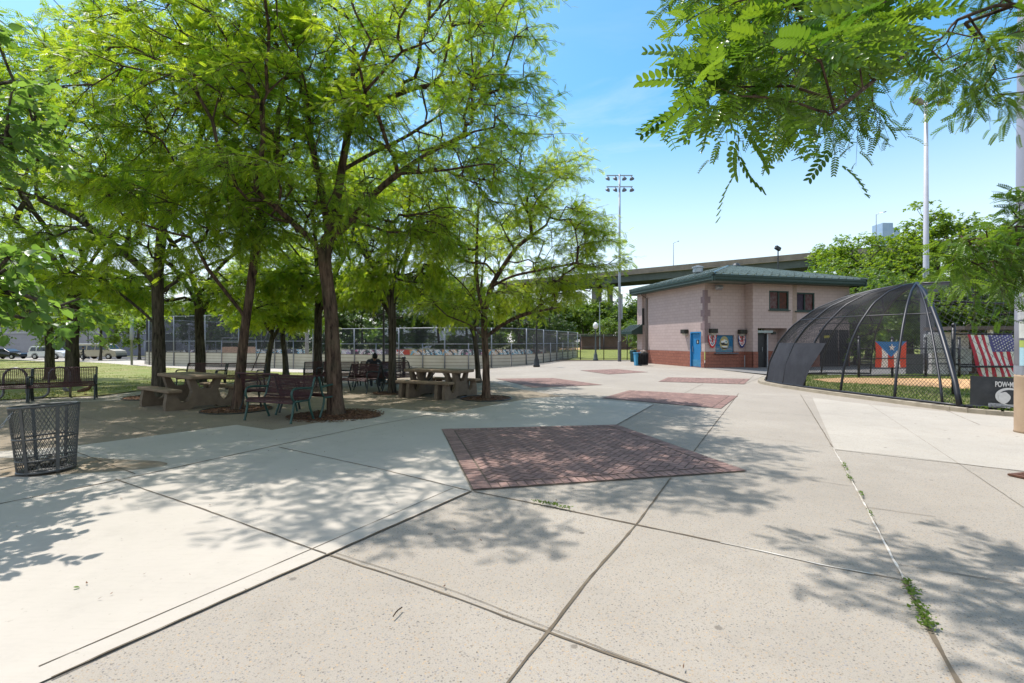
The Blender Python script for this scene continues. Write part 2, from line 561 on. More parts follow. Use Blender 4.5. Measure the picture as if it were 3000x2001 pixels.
# ---------------------------------------------------------------- brick paving squares (herringbone, real bricks)
def mat_brick(name, a, b):
    m, n, l, p = newmat(name)
    at_ = n.new('ShaderNodeAttribute'); at_.attribute_name = 'var'
    c = ramp(n, l, at_.outputs['Fac'], [(0, b), (.55, a), (1, tuple(x * 1.18 for x in a))])
    c = mix(n, l, ramp(n, l, noise(n, l, 25, 5, .7), [(.45, 0.0), (.8, .45)]), c, (.42, .33, .29))
    l.new(c, p.inputs['Base Color']); p.inputs['Roughness'].default_value = .85
    p.inputs['Specular IOR Level'].default_value = .2
    bump(n, l, p, noise(n, l, 90, 4, .6), .35, .003)
    return m
M_brickpave = mat_brick('paving_brick', (.250, .152, .126), (.198, .120, .103))
M_mortar = M('brick_joint_sand', (.17, .13, .10), (.09, .07, .055), 20, .95)

def brick_square(c4, border_edges=(), seed=0, bw=.10, bl=.20, dz=.0):
    """c4: four corners (metres); herringbone clipped to the quad, soldier course on border edges"""
    rnd = random.Random(seed)
    quad = [Vector((p[0], p[1])) for p in c4]
    if sum(quad[i].x * quad[(i + 1) % 4].y - quad[(i + 1) % 4].x * quad[i].y for i in range(4)) < 0: quad.reverse()
    drape('brick_bed', [(p.x, p.y) for p in quad], .006 + dz, M_mortar)
    bm = bmesh.new()
    lay = bm.verts.layers.float.new('var')
    g = .006
    def brick(o, e, f_, L, W):
        a, b = o + e * g + f_ * g, o + e * (L - g) + f_ * (W - g)
        pts = [a, o + e * (L - g) + f_ * g, b, o + e * g + f_ * (W - g)]
        tilt = [rnd.uniform(-.0016, .0016) for _ in range(4)]
        v = rnd.random()
        vs = []
        for p, t in zip(pts, tilt):
            x = bm.verts.new((p.x, p.y, .0125 + dz + t)); x[lay] = v; vs.append(x)
        f = bm.faces.new(vs)
        f.normal_update()
        if f.normal.z < 0: f.normal_flip()
    c = sum(quad, Vector((0, 0))) / 4
    e0 = (quad[1] - quad[0]).normalized()
    ang = PI / 4
    e = Vector((e0.x * math.cos(ang) - e0.y * math.sin(ang), e0.x * math.sin(ang) + e0.y * math.cos(ang)))
    f_ = Vector((-e.y, e.x))
    rad = max((p - c).length for p in quad) + .3
    k = int(rad * 1.5 / bw) + 2
    for i in range(-k, k):
        for j in range(-k, k):
            q = (i - j) % 4
            o = c + e * (i * bw) + f_ * (j * bw)
            if (o - c).length > rad: continue
            if q == 0: brick(o, e, f_, bl, bw)
            elif q == 3: brick(o, f_, e, bl, bw)
    # herringbone: keep only what lies inside the quad (inset on border edges)
    for i in range(4):
        a, b = quad[i], quad[(i + 1) % 4]
        d = (b - a).normalized(); nn = Vector((-d.y, d.x))
        off = bl + .016 if i in border_edges else .01
        o = a + nn * off
        bmesh.ops.bisect_plane(bm, geom=bm.verts[:] + bm.edges[:] + bm.faces[:], plane_co=(o.x, o.y, 0), plane_no=(nn.x, nn.y, 0), clear_inner=True)
    for i in border_edges:
        a, b = quad[i], quad[(i + 1) % 4]
        d = (b - a).normalized(); nn = Vector((-d.y, d.x))
        L = (b - a).length; n = int(L / bw)
        for k2 in range(n): brick(a + d * (k2 * L / n), d, nn, L / n, bl)
    for v in bm.verts: v.co.z += zg(v.co.x, v.co.y)
    me = bpy.data.meshes.new('brick_paving'); bm.to_mesh(me); bm.free()
    return tag(link_mesh('brick_paving', me, M_brickpave), kind='structure')

brick_square(GP((1294, 1259), (1807, 1246), (2187, 1382), (1386, 1438)), (0, 1, 2, 3), 1, dz=.004)
brick_square(GP((1844, 1144), (2162, 1160.6), (2113, 1197.6), (1763, 1167)), (1, 3), 2)
brick_square(GP((1957, 1105.7), (2197.6, 1110.5), (2180, 1126), (1929, 1118.5)), (1, 3), 3)
brick_square(GP((1810, 1081.7), (1899, 1090.5), (1783, 1097), (1700, 1085.5)), (), 4)
brick_square(GP((1452, 1110), (1620, 1108), (1765, 1128), (1560, 1136)), (1,), 5)

# ---------------------------------------------------------------- joints and cracks between the slabs
def strip(pts, w, dz, wob=.0, seed=0):
    rnd = random.Random(seed)
    P = resample([Vector((p[0], p[1], 0)) for p in pts], .12)
    V, Q = [], []
    for i, p in enumerate(P):
        t = (P[min(i + 1, len(P) - 1)] - P[max(i - 1, 0)]).normalized()
        nn = Vector((-t.y, t.x, 0))
        q = p + nn * rnd.uniform(-wob, wob)
        ww = w * rnd.uniform(.6, 1.35) / 2
        for s_ in (-1, 1):
            a = q + nn * ww * s_
            V.append((a.x, a.y, zg(a.x, a.y) + dz))
    for i in range(len(P) - 1): Q.append((2 * i, 2 * i + 2, 2 * i + 3, 2 * i + 1)[::-1])
    return np.array(V), np.array(Q)
J = Geo()
W = .016
JOINTS = [
    (((1389, 1441), (1560, 1475), (1864, 1538), (2120, 1592)), .030), (((2120, 1592), (2400, 1653), (2642, 1700)), .016),
    (((1965, 1401), (1864, 1538), (1730, 1690), (1605, 1853), (1480, 2010)), .026),
    (((2033, 1323), (2100, 1235), (2164, 1153)), .022), (((2180, 1126), (2290, 1080)), .02),
    (((963, 1627), (1250, 1722), (1595, 1850), (2030, 2006)), .020), (((985, 1622), (1300, 1722), (1600, 1838), (1900, 1955)), .007),
    (((2345, 1156), (2441, 1313), (2480, 1380), (2537, 1485), (2649, 1699)), .024), (((2649, 1699), (2720, 1840), (2815, 2012)), .040),
    (((2444, 1317), (2640, 1337), (3000, 1383), (3300, 1421)), .020),
    (((2060, 1262), (2441, 1310)), .008), (((2132, 1200), (2385, 1219)), .014), (((2350, 1405), (2495, 1425)), .008), (((2190, 1386), (2350, 1405)), .004),
    (((2540, 1487), (2740, 1515)), .010), (((2625, 1655), (3000, 1715), (3300, 1762)), .012), (((2547, 1185), (2725, 1303), (3000, 1488)), .009),
    (((-100, 1500), (0, 1479), (357, 1407), (800, 1309), (1100, 1246), (1290, 1212)), .030),
    (((228, 1328), (396, 1391)), .022), (((338, 1407), (600, 1497), (955, 1627)), .020), (((817, 1312), (1100, 1373), (1376, 1441)), .022),
    (((240, 1222), (470, 1272)), .014), (((0, 1245), (60, 1272)), .012), (((1294, 1259), (1386, 1438)), .018), (((1381, 1441), (955, 1630)), .022), (((955, 1630), (530, 1819), (150, 1992)), .018),
    (((1294, 1259), (1807, 1246)), .02), (((1807, 1246), (1915, 1186)), .02), (((1386, 1439), (2187, 1383)), .012), (((1810, 1247), (2187, 1381)), .014),
    (((2000, 1155), (2060, 1125)), .016), (((1860, 1068), (2060, 1077), (2220, 1078)), .03), (((2720, 1178), (2800, 1215), (2870, 1245)), .02), (((2090, 1112), (2042, 1124)), .02), (((2208, 1100), (2196, 1112)), .02),
]
NEWJ = set(i for i, (pp, w) in enumerate(JOINTS) if min(q_[0] for q_ in pp) < 1300 and pp[0] != (963, 1627) and pp[0] != (985, 1622)) | {27, 28, 29, 30}
for i, (pp, w) in enumerate(JOINTS):
    V, Q = strip(GP(*pp), w * .62, (.0135 if i in NEWJ else .0052) + .0004 * (i % 4), .003, i)
    J.add(V, Q)
tag(J.build('pavement_joints', M_joint), kind='structure')
S = Geo()
for pp in (((2440, 1312), (2480, 1380), (2537, 1487), (2590, 1590), (2648, 1697)), ((2110, 1591), (2250, 1620), (2400, 1655), (2560, 1685))):
    V, Q = strip(GP(*pp), .014, .0075, .003, 7); S.add(V, Q)
tag(S.build('joint_sealant', M_seal), kind='structure')
# smooth trowelled margin and groove along the new slab's edge
a, b = Vector((-.41 - .09, 5.17, 0)), G(150, 1992)
gv = Geo()
for k, off in enumerate((.16,)):
    d = (b - a).normalized(); nn = Vector((d.y, -d.x, 0))
    if nn.x > 0: nn = -nn
    V, Q = strip([a + nn * off, b + nn * off], .007, .0118, .001, 3); gv.add(V, Q)
tag(gv.build('slab_groove', M_soil), kind='structure')
# ---------------------------------------------------------------- trees
M_bark = None
def mat_bark(name, a, b, moss=(.10, .10, .06)):
    m, n, l, p = newmat(name)
    f = noise(n, l, 13, 7, .68, stretch=(1, 1, .16))
    c = ramp(n, l, f, [(.36, b), (.50, a), (.66, tuple(x * 1.7 for x in a))])
    c = mix(n, l, ramp(n, l, noise(n, l, 2.2, 4, .6), [(.5, 0.0), (.75, .5)]), c, moss)
    l.new(c, p.inputs['Base Color']); p.inputs['Roughness'].default_value = .95
    p.inputs['Specular IOR Level'].default_value = .15
    bump(n, l, p, f, 1.0, .045)
    return m
M_bark = mat_bark('honeylocust_bark', (.095, .062, .044), (.018, .012, .010))
M_bark2 = mat_bark('dark_bark', (.075, .062, .048), (.018, .015, .012))
M_leaf = leafmat('locust_leaf', (.060, .135, .015), (.165, .260, .028), (.18, .40, .016), (.66, .79, .035), .50)
M_leaf_y = leafmat('young_locust_leaf', (.080, .150, .014), (.180, .262, .026), (.27, .47, .018), (.70, .80, .040), .50)
M_leaf_near = leafmat('close_locust_leaf', (.045, .105, .012), (.110, .200, .022), (.08, .20, .010), (.28, .42, .020), .40, rough=.28)
M_leaf_big = leafmat('broad_leaf', (.055, .110, .026), (.100, .180, .040), (.16, .32, .04), (.34, .54, .07), rough=.36)
M_leaf_far = leafmat('far_leaf', (.055, .115, .018), (.120, .190, .028), (.15, .30, .02), (.34, .48, .03), tfac=.35)
M_leaf_dark = leafmat('deep_far_leaf', (.028, .058, .012), (.065, .11, .018), (.06, .13, .012), (.16, .26, .02), .3)  # darker green leaf for the trees beyond the rink
M_leaf_maple = leafmat('maple_leaf', (.070, .140, .016), (.140, .215, .024), (.22, .40, .018), (.46, .60, .030), tfac=.42)

def tmpl_pinnate(pairs, ll, lw, near=False, droop=.22):
    """compound leaf of unit length along x"""
    V, Q = [], []
    def leaflet(px, side, k):
        a = R(62 - 22 * k)
        dx, dy = math.cos(a), math.sin(a) * side
        nx, ny = -dy * side, dx * side
        z = -droop * px * px
        sc = (1 - .35 * abs(k - .45) * 1.3)
        L, Wd = ll * sc, lw * sc
        if near:
            prof = [(0, .05), (.22, .42), (.5, .5), (.8, .36), (1, .03)]
            i0 = len(V)
            for t, w in prof:
                zz = z - .10 * L * t
                for s_ in (-1, 1):
                    V.append((px + dx * L * t + nx * w * Wd * s_, dy * L * t + ny * w * Wd * s_, zz + (.10 * Wd)))
                V.append((px + dx * L * t, dy * L * t, zz - .06 * Wd))
            for q in range(len(prof) - 1):
                b = i0 + 3 * q
                Q.append((b, b + 2, b + 5, b + 3)); Q.append((b + 2, b + 1, b + 4, b + 5))
        else:
            i0 = len(V)
            V.append((px, 0, z))
            V.append((px + dx * L * .5 + nx * Wd * .5, dy * L * .5 + ny * Wd * .5, z - .03 * L))
            V.append((px + dx * L, dy * L, z - .12 * L))
            V.append((px + dx * L * .5 - nx * Wd * .5, dy * L * .5 - ny * Wd * .5, z - .03 * L))
            Q.append((i0, i0 + 1, i0 + 2, i0 + 3))
    for i in range(pairs):
        k = (i + .6) / pairs
        for s_ in (-1, 1): leaflet(.12 + .86 * k, s_, k)
    if near:
        i0 = len(V)
        for t in (0, .5, 1):
            z = -droop * t * t
            V.append((t, .006, z)); V.append((t, -.006, z))
        Q += [(i0, i0 + 1, i0 + 3, i0 + 2), (i0 + 2, i0 + 3, i0 + 5, i0 + 4)]
    return np.array(V, float), np.array(Q)

def tmpl_broad():
    V, Q = [], []
    prof = [(0, .03), (.18, .24), (.42, .33), (.7, .24), (1, .01)]
    for t, w in prof:
        z = -.22 * t * t
        V += [(t, w, z + .06), (t, -w, z + .06), (t, 0, z)]
    for q in range(4):
        b = 3 * q
        Q += [(b, b + 3, b + 5, b + 2), (b + 2, b + 5, b + 4, b + 1)]
    return np.array(V, float), np.array(Q)

def tmpl_spray(n=4, seed=3):
    """a far twig end: a few small leaves at different angles"""
    r = np.random.default_rng(seed)
    V, Q = [], []
    for i in range(n):
        a = r.uniform(-1.4, 1.4); o = np.array([r.uniform(0, .6), r.uniform(-.25, .25), r.uniform(-.2, .2)])
        d = np.array([math.cos(a), math.sin(a), r.uniform(-.4, .2)]); s_ = np.array([-math.sin(a), math.cos(a), r.uniform(-.5, .5)])
        b = len(V); L, w = r.uniform(.4, .62), r.uniform(.13, .22)
        V += [o, o + d * L * .5 + s_ * w, o + d * L, o + d * L * .5 - s_ * w]
        Q.append((b, b + 1, b + 2, b + 3))
    return np.array(V, float), np.array(Q)

T_MID = tmpl_pinnate(6, .32, .135)
T_FINE = tmpl_pinnate(8, .26, .095)
T_NEAR = tmpl_pinnate(8, .225, .098, near=True, droop=.34)
T_CLOSE = tmpl_pinnate(7, .25, .118, near=True, droop=.40)
T_BROAD = tmpl_broad()
T_SPRAY = tmpl_spray()

def place_leaves(rng, P, D, size, tmpl, flat=.45, var=None):
    """P positions, D directions -> leaf geometry"""
    TV, TQ = tmpl
    N = len(P)
    x = nrm(D)
    up = np.array([0, 0, 1.]) + rng.normal(0, flat, (N, 3))
    z = nrm(up - x * (up * x).sum(1, keepdims=True))
    y = np.cross(z, x)
    s_ = size * rng.uniform(.62, 1.22, N)
    V = P[:, None, :] + s_[:, None, None] * (TV[None, :, 0:1] * x[:, None] + TV[None, :, 1:2] * y[:, None] + TV[None, :, 2:3] * z[:, None])
    Q = TQ[None] + (np.arange(N) * len(TV))[:, None, None]
    if var is None: var = np.full(N, .5)
    v = np.clip(var + rng.normal(0, .17, N), 0, 1)
    return V.reshape(-1, 3), Q.reshape(-1, 4), np.repeat(v, len(TV))

def grow(seed, trunk, limbs, attr, base_r, fork, bf=.28, twigs=3, twig_len=.55, lpt=7, leaf=.24, tmpl=None, rtip=.006, tvar=None, flare=1.35, step=.4, spread=.55, droop=.22, maxlink=3.5, taper=.8):
    """returns wood (V,Q) and leaf (V,Q,var) arrays, in coordinates relative to the tree's base"""
    rng = np.random.default_rng(seed)
    tmpl = tmpl or T_MID
    P = np.zeros((40000, 3)); par = np.full(40000, -1); pl = np.zeros(40000); dr = np.zeros((40000, 3)); ok = np.zeros(40000, bool)
    n = 0
    chains = []
    def add(p, pa):
        nonlocal n
        P[n] = p; par[n] = pa
        if pa >= 0:
            d = P[n] - P[pa]; L = np.linalg.norm(d)
            pl[n] = pl[pa] + L; dr[n] = d / max(L, 1e-6)
        else: dr[n] = (0, 0, 1)
        ok[n] = P[n][2] >= fork
        n += 1
        return n - 1
    def chain(pts, pa):
        ids = [pa] if pa >= 0 else []
        for p in pts:
            pa = add(np.array(p), pa); ids.append(pa)
        chains.append(ids)
        return pa
    tr = resample(spline(trunk, 5), .22)
    chain(tr, -1)
    ntr = n
    for lm in limbs:
        q = resample(spline(lm, 4), .3)
        a = np.array(q[0]); j = int(np.argmin(np.linalg.norm(P[:n] - a, axis=1)))
        chain([np.array(p) for p in q[1:]], j)
    A = np.asarray(attr, float)
    c0 = np.array(trunk[-1]) if not limbs else np.array(trunk[-1])
    order = np.argsort(np.min(np.linalg.norm(A[:, None, :] - P[None, ntr // 2:n:3], axis=2), axis=1))
    tips = []
    for i in order:
        a = A[i]
        d = np.linalg.norm(P[:n] - a, axis=1)
        v = (a - P[:n]) / np.maximum(d[:, None], 1e-6)
        back = np.clip(-(v * dr[:n]).sum(1), 0, 1)
        cost = d * (1 + .9 * back) + bf * pl[:n] + np.where(ok[:n], 0, 1e3) + np.clip(d - maxlink, 0, 99) * .5
        j = int(np.argmin(cost))
        L = d[j]
        if L < .08: tips.append(j); continue
        k = max(1, int(round(L / step)))
        p0 = P[j]; c = p0 + (dr[j] * .45 + np.array([0, 0, .12])) * L * .55
        pts = []
        for q in range(1, k + 1):
            t = q / k
            b = (1 - t) ** 2 * p0 + 2 * t * (1 - t) * c + t * t * a
            if q < k: b = b + rng.normal(0, .035 * min(L, 1.5), 3)
            pts.append(b)
        tips.append(chain(pts, j))
    cnt = np.zeros(n)
    for t in tips: cnt[t] += 1
    for i in range(n - 1, 0, -1):
        if par[i] >= 0: cnt[par[i]] += max(cnt[i], 1) if False else cnt[i]
    tot = max(cnt[0], 1)
    rad = np.maximum(base_r * (np.maximum(cnt, .5) / tot) ** .44 * .92, rtip)
    ztop = P[ntr - 1][2]
    for i in range(ntr):
        zz = P[i][2]
        f = 1 - (1 - taper) * min(zz / max(fork, .1), 1)
        rad[i] = min(rad[i] / .92, base_r) * f if zz < fork else min(rad[i], base_r * taper)
        rad[i] *= 1 + (flare - 1) * math.exp(-zz / .22)
    WV, WQ, wn_ = [], [], 0
    groups = {}
    for ch in chains:
        r_ = [rad[k] for k in ch]
        if ch[0] != 0: r_[0] = min(r_[0], r_[1] * 1.15)
        groups.setdefault((len(ch), r_[min(1, len(r_) - 1)] > .035, ch[0] == 0), []).append((ch, r_))
    for (K, thick, istr), lst in groups.items():
        if K < 2: continue
        PP = np.array([[P[k] for k in ch] for ch, _ in lst]); RR = np.array([r_ for _, r_ in lst])
        V, Q = bulk_tubes(PP, RR, 16 if istr else (7 if thick else 4))
        if istr:      # furrowed trunk
            Vr = V.reshape(1, K, 16, 3); cen = PP[:, :, None, :]
            lump = 1 + .07 * np.sin(np.arange(16) * 2.4 + 1)[None, None, :, None] + rng.normal(0, .03, (1, K, 16, 1))
            V = (cen + (Vr - cen) * lump).reshape(-1, 3)
        WV.append(V); WQ.append(Q + wn_); wn_ += len(V)
    # leafy twigs
    tp = P[tips]; td = dr[tips]
    ctr = np.array([P[:n, 0].mean(), P[:n, 1].mean(), P[:n, 2].mean()])
    N = len(tips)
    out = nrm(tp - ctr)
    tv = rng.uniform(.25, .95, N) if tvar is None else tvar(tp, rng)
    m = twigs
    P0 = np.repeat(tp, m, 0)
    D0 = nrm(np.repeat(td, m, 0) * .5 + np.repeat(out, m, 0) * .35 + rng.normal(0, spread, (N * m, 3)) * np.array([1, 1, .55]))
    L0 = twig_len * rng.uniform(.6, 1.25, N * m)
    tv0 = np.repeat(tv, m)
    s4 = np.array([0, .33, .67, 1.])
    TP = P0[:, None, :] + D0[:, None, :] * (L0[:, None] * s4[None])[..., None]
    TP[:, :, 2] -= droop * L0[:, None] * s4[None] ** 2
    V, Q = bulk_tubes(TP, np.repeat(np.array([[1, .8, .6, .3]]) * rtip * .75, N * m, 0), 3)
    WV.append(V); WQ.append(Q + wn_); wn_ += len(V)
    LP, LD, LVv = [], [], []
    side = nrm(np.cross(D0, np.array([0, 0, 1.])) + 1e-4)
    for j in range(lpt):
        s_ = np.clip(.12 + .88 * (j + rng.uniform(0, .8, N * m)) / lpt, 0, 1)
        p = P0 + D0 * (L0 * s_)[:, None]; p[:, 2] -= droop * L0 * s_ ** 2
        sg = 1 if j % 2 else -1
        d = side * sg * .75 + D0 * .55 + rng.normal(0, .38, (N * m, 3)) + np.array([0, 0, -.22])
        LP.append(p); LD.append(d); LVv.append(tv0)
    LV, LQ, LA = place_leaves(rng, np.concatenate(LP), np.concatenate(LD), leaf, tmpl, var=np.concatenate(LVv))
    return (np.concatenate(WV), np.concatenate(WQ)), (LV, LQ, LA)

def blob_points(rng, blobs, n):
    """attractors in ellipsoids (cx,cy,cz,rx,ry,rz,weight), denser towards the shell, in clumps"""
    w = np.array([b[6] for b in blobs], float); w /= w.sum()
    out = []
    for b, k in zip(blobs, np.round(w * n).astype(int)):
        k2 = max(2, int(k * .22))
        u = nrm(rng.normal(0, 1, (k2 * 4, 3))); r = rng.uniform(.2, 1, k2 * 4) ** .45
        h = np.hypot(u[:, 0], u[:, 1]) * r
        if b[5] > 1.0:
            kk = (u[:, 2] * r > -.30) | (h > .80)
            u, r = u[kk][:k2], r[kk][:k2]
        else: u, r = u[:k2], r[:k2]
        k2 = len(r)
        c = u * r[:, None]
        q = c[rng.integers(0, k2, k)] + rng.normal(0, .12, (k, 3)) * np.array([1, 1, .6])
        out.append(q * np.array(b[3:6]) + np.array(b[:3]))
    return np.concatenate(out)

def make_tree(name, label, loc, wood, leaves, mbark, mleaf, group=None, cat='tree', rz=0.0):
    t = thing(name, label, cat, loc, rz, group)
    np_mesh('trunk', wood[0], wood[1], mbark, t, smooth=True)
    np_mesh('crown', leaves[0], leaves[1], mleaf, t, var=leaves[2])
    return t
# ---------------------------------------------------------------- park house
def mat_block(name, a, b, bw=.40, bh=.20, mort=(.3, .25, .22), rough=.9, bm_=.35, split=False):
    m, n, l, p = newmat(name)
    tc = n.new('ShaderNodeTexCoord'); sx = n.new('ShaderNodeSeparateXYZ'); l.new(tc.outputs['Object'], sx.inputs[0])
    ad = n.new('ShaderNodeMath'); ad.operation = 'ADD'; l.new(sx.outputs['X'], ad.inputs[0]); l.new(sx.outputs['Y'], ad.inputs[1])
    cb = n.new('ShaderNodeCombineXYZ'); l.new(ad.outputs[0], cb.inputs['X']); l.new(sx.outputs['Z'], cb.inputs['Y'])
    br = n.new('ShaderNodeTexBrick'); l.new(cb.outputs[0], br.inputs['Vector'])
    br.inputs['Color1'].default_value = (*a, 1); br.inputs['Color2'].default_value = (*b, 1); br.inputs['Mortar'].default_value = (*mort, 1)
    br.inputs['Scale'].default_value = 1; br.inputs['Brick Width'].default_value = bw; br.inputs['Row Height'].default_value = bh
    br.inputs['Mortar Size'].default_value = .012; br.inputs['Bias'].default_value = -.1
    c = mix(n, l, ramp(n, l, noise(n, l, 1.1, 6, .65), [(.4, 0.0), (.8, .35)]), br.outputs['Color'], tuple(x * .72 for x in a))
    if split: c = mix(n, l, ramp(n, l, noise(n, l, 22, 5, .7), [(.35, .55), (.6, 0.0)]), c, tuple(x * .45 for x in a))
    l.new(c, p.inputs['Base Color']); p.inputs['Roughness'].default_value = rough; p.inputs['Specular IOR Level'].default_value = .2
    h = mix(n, l, br.outputs['Fac'], noise(n, l, 24 if split else 60, 5, .7), (0, 0, 0))
    bump(n, l, p, h, .9 if split else bm_, .03 if split else .006)
    return m
M_block = mat_block('pink_block', (.470, .362, .332), (.438, .335, .308), mort=(.37, .285, .262))
M_split = mat_block('red_split_block', (.36, .145, .10), (.31, .12, .085), mort=(.2, .09, .07), split=True)
M_quoin = M('mauve_quoin', (.25, .175, .175), (.21, .15, .15), 9, .9)
M_roof = M('green_roof_metal', (.105, .140, .125), (.078, .108, .096), 1.5, .36, .3, spec=.5)
M_green = M('dark_green_paint', (.026, .050, .042), (.020, .040, .034), 3, .5)
M_soffit = M('soffit', (.16, .17, .15), None, 3, .8)
M_blue = M('blue_paint', (.018, .19, .42), (.014, .16, .37), 3, .45, spec=.5)
M_dblue = M('shutter_blue', (.010, .125, .27), (.009, .105, .235), 3, .5)
M_black = M('black_metal', (.018, .018, .020), (.011, .011, .012), 6, .45, spec=.5)
M_dark = M('dark_void', (.010, .010, .011), None, 3, .9)
M_white = M('white_paint', (.72, .71, .68), (.60, .59, .56), 5, .6)
M_steel = M('galvanised_steel', (.42, .43, .45), (.32, .33, .35), 6, .45, .7)
M_lampglass = M('lamp_lens', (.45, .42, .36), None, 8, .3)
M_bronze = M('bronze_box', (.030, .028, .022), None, 5, .5)
M_glass, n_, l_, p_ = newmat('window_glass')
p_.inputs['Base Color'].default_value = (.035, .03, .03, 1); p_.inputs['Roughness'].default_value = .06; p_.inputs['Specular IOR Level'].default_value = .8
M_curtain_r = M('orange_curtain', (.105, .035, .022), (.05, .025, .02), 6, .8)
M_curtain_w = M('printed_curtain', (.13, .10, .10), (.08, .018, .016), 5.5, .8)

C0 = Vector((11.66, 29.25, 0))
BU = Vector((.967, .253, 0)).normalized(); BW = Vector((-BU.y, BU.x, 0))
BANG = math.atan2(BU.y, BU.x)
house = thing('park_house', 'two storey pink block park building with green hipped metal roof and red base', 'building', C0, BANG)
# local frame: x along the front (s), y into the depth (t), z up
BAND, TOP = .98, 5.12
SB, QS, BR = 2.86, .68, 9.4         # step in the front: at x=SB the wall comes forward by QS
DEP = 7.05
def wall_run(name, pts, z0, z1, mat, holes=None, out=0.0):
    b = MB()
    for (p, q) in zip(pts[:-1], pts[1:]):
        p3, q3 = Vector((*p, 0)), Vector((*q, 0))
        d = (q3 - p3).normalized(); nn = Vector((d.y, -d.x, 0)) * out
        L = (q3 - p3).length
        hs_ = sorted(holes.get((p, q), []) if holes else [])
        xs = sorted(set([0, L] + [h[0] for h in hs_] + [h[1] for h in hs_]))
        for x0, x1 in zip(xs[:-1], xs[1:]):
            hh = [h for h in hs_ if h[0] <= x0 + 1e-6 and h[1] >= x1 - 1e-6]
            segs = [(z0, z1)]
            for h in hh:
                ns = []
                for a, c in segs:
                    if h[3] <= a or h[2] >= c: ns.append((a, c)); continue
                    if h[2] > a: ns.append((a, h[2]))
                    if h[3] < c: ns.append((h[3], c))
                segs = ns
            for a, c in segs:
                A, B = p3 + d * x0 + nn, p3 + d * x1 + nn
                b.add([A + Vector((0, 0, a)), B + Vector((0, 0, a)), B + Vector((0, 0, c)), A + Vector((0, 0, c))], [(0, 1, 2, 3)])
        for h in hs_:     # reveals
            za, zb = max(h[2], z0), min(h[3], z1)
            if zb <= za: continue
            A, B = p3 + d * h[0] + nn, p3 + d * h[1] + nn
            inn = Vector((-d.y, d.x, 0)) * (h[4] + out)
            up = lambda v, z: v + Vector((0, 0, z))
            b.add([up(A, za), up(A, zb), up(A + inn, zb), up(A + inn, za)], [(0, 1, 2, 3)])
            b.add([up(B, za), up(B, zb), up(B + inn, zb), up(B + inn, za)], [(0, 1, 2, 3)])
            if h[3] <= z1: b.add([up(A, zb), up(B, zb), up(B + inn, zb), up(A + inn, zb)], [(0, 1, 2, 3)])
            if h[2] > z0: b.add([up(A, za), up(B, za), up(B + inn, za), up(A + inn, za)], [(0, 1, 2, 3)])
    return b.build(name, mat, house, fix=False)
LP = [(0, DEP), (0, 0), (SB, 0), (SB, -QS), (BR, -QS), (BR, DEP)]
DOOR = (DEP - 1.416, DEP - .355, 0.02, 2.20, .14)
SHUT = (.745, 2.09, .93, 1.99, .16)
ENT = (.355, 2.50, 0.0, 2.42, .75)
W1, W2 = (1.18, 2.65, 3.55, 4.72, .12), (3.14, 4.62, 3.5, 4.66, .12)
GATE = (5.0, 7.4, 0, 2.35, .1)
HOLES = {(LP[0], LP[1]): [DOOR], (LP[1], LP[2]): [SHUT], (LP[3], LP[4]): [ENT, W1, W2, GATE]}
wall_run('wall', LP, BAND, TOP, M_block, HOLES)
wall_run('base_course', LP, -.02, BAND, M_split, HOLES, .03)
# rear wing at the left end, with its narrow window and little canopy
wg = MB(); wg.box((.8, DEP + .36, (TOP + BAND) / 2), (2.0, .70, TOP - BAND)); wg.build('wing_wall', M_block, house)
wg = MB(); wg.box((.8, DEP + .36, BAND / 2 - .01), (2.06, .76, BAND)); wg.build('wing_base', M_split, house)
wf = MB(); wf.box((-.10, DEP + .01, 3.45), (.18, .05, 1.25)); o = wf.build('window', M_green, house)
wf = MB(); wf.box((-.10, DEP - .02, 3.45), (.12, .02, 1.15)); wf.build('pane', M_glass, o)
cp = MB()
cp.add([(-1.1, DEP - .1, 2.35), (-.2, DEP - .1, 2.85), (-.2, DEP + 1.6, 2.85), (-1.1, DEP + 1.6, 2.35), (-1.1, DEP - .1, 2.15), (-.2, DEP - .1, 2.15), (-.2, DEP + 1.6, 2.15), (-1.1, DEP + 1.6, 2.15)],
       [(0, 1, 2, 3), (4, 5, 6, 7), (0, 1, 5, 4), (0, 3, 7, 4), (3, 2, 6, 7)])
cpo = cp.build('canopy', M_green, house)
sr = MB()
for k in range(5): sr.bar((-1.12, DEP - .05 + k * .4, 2.375), (-.2, DEP - .05 + k * .4, 2.885), .05, .05)
sr.build('canopy_seams', M_roof, cpo)
# roof
X0, X1, Y0, Y1 = -.64, BR + 1.2, -1.62, DEP + 1.15
ZE0, ZE1, ZR = 5.12, 5.47, 6.78
ym = (Y0 + Y1) / 2; rr = (Y1 - Y0) / 2
RA, RB = Vector((X0 + rr, ym, ZR)), Vector((X1 - rr, ym, ZR))
c = [Vector((X0, Y0, ZE1)), Vector((X1, Y0, ZE1)), Vector((X1, Y1, ZE1)), Vector((X0, Y1, ZE1))]
rf = MB(); rf.add(c + [RA, RB], [(0, 1, 5, 4), (1, 2, 5), (2, 3, 4, 5), (3, 0, 4)])
roof = rf.build('roof', M_roof, house)
sm_ = MB()
def seam(a, b): sm_.bar(a + Vector((0, 0, .02)), b + Vector((0, 0, .02)), .08, .13)
nsx = int((X1 - X0) / .56)
for k in range(nsx + 1):
    x = X0 + (X1 - X0) * k / nsx
    dmax = min(x - X0, X1 - x, rr)
    if dmax < .1: continue
    zz = ZE1 + (ZR - ZE1) * dmax / rr
    seam(Vector((x, Y0, ZE1)), Vector((x, Y0 + dmax, zz)))
    seam(Vector((x, Y1, ZE1)), Vector((x, Y1 - dmax, zz)))
nsy = int((Y1 - Y0) / .56)
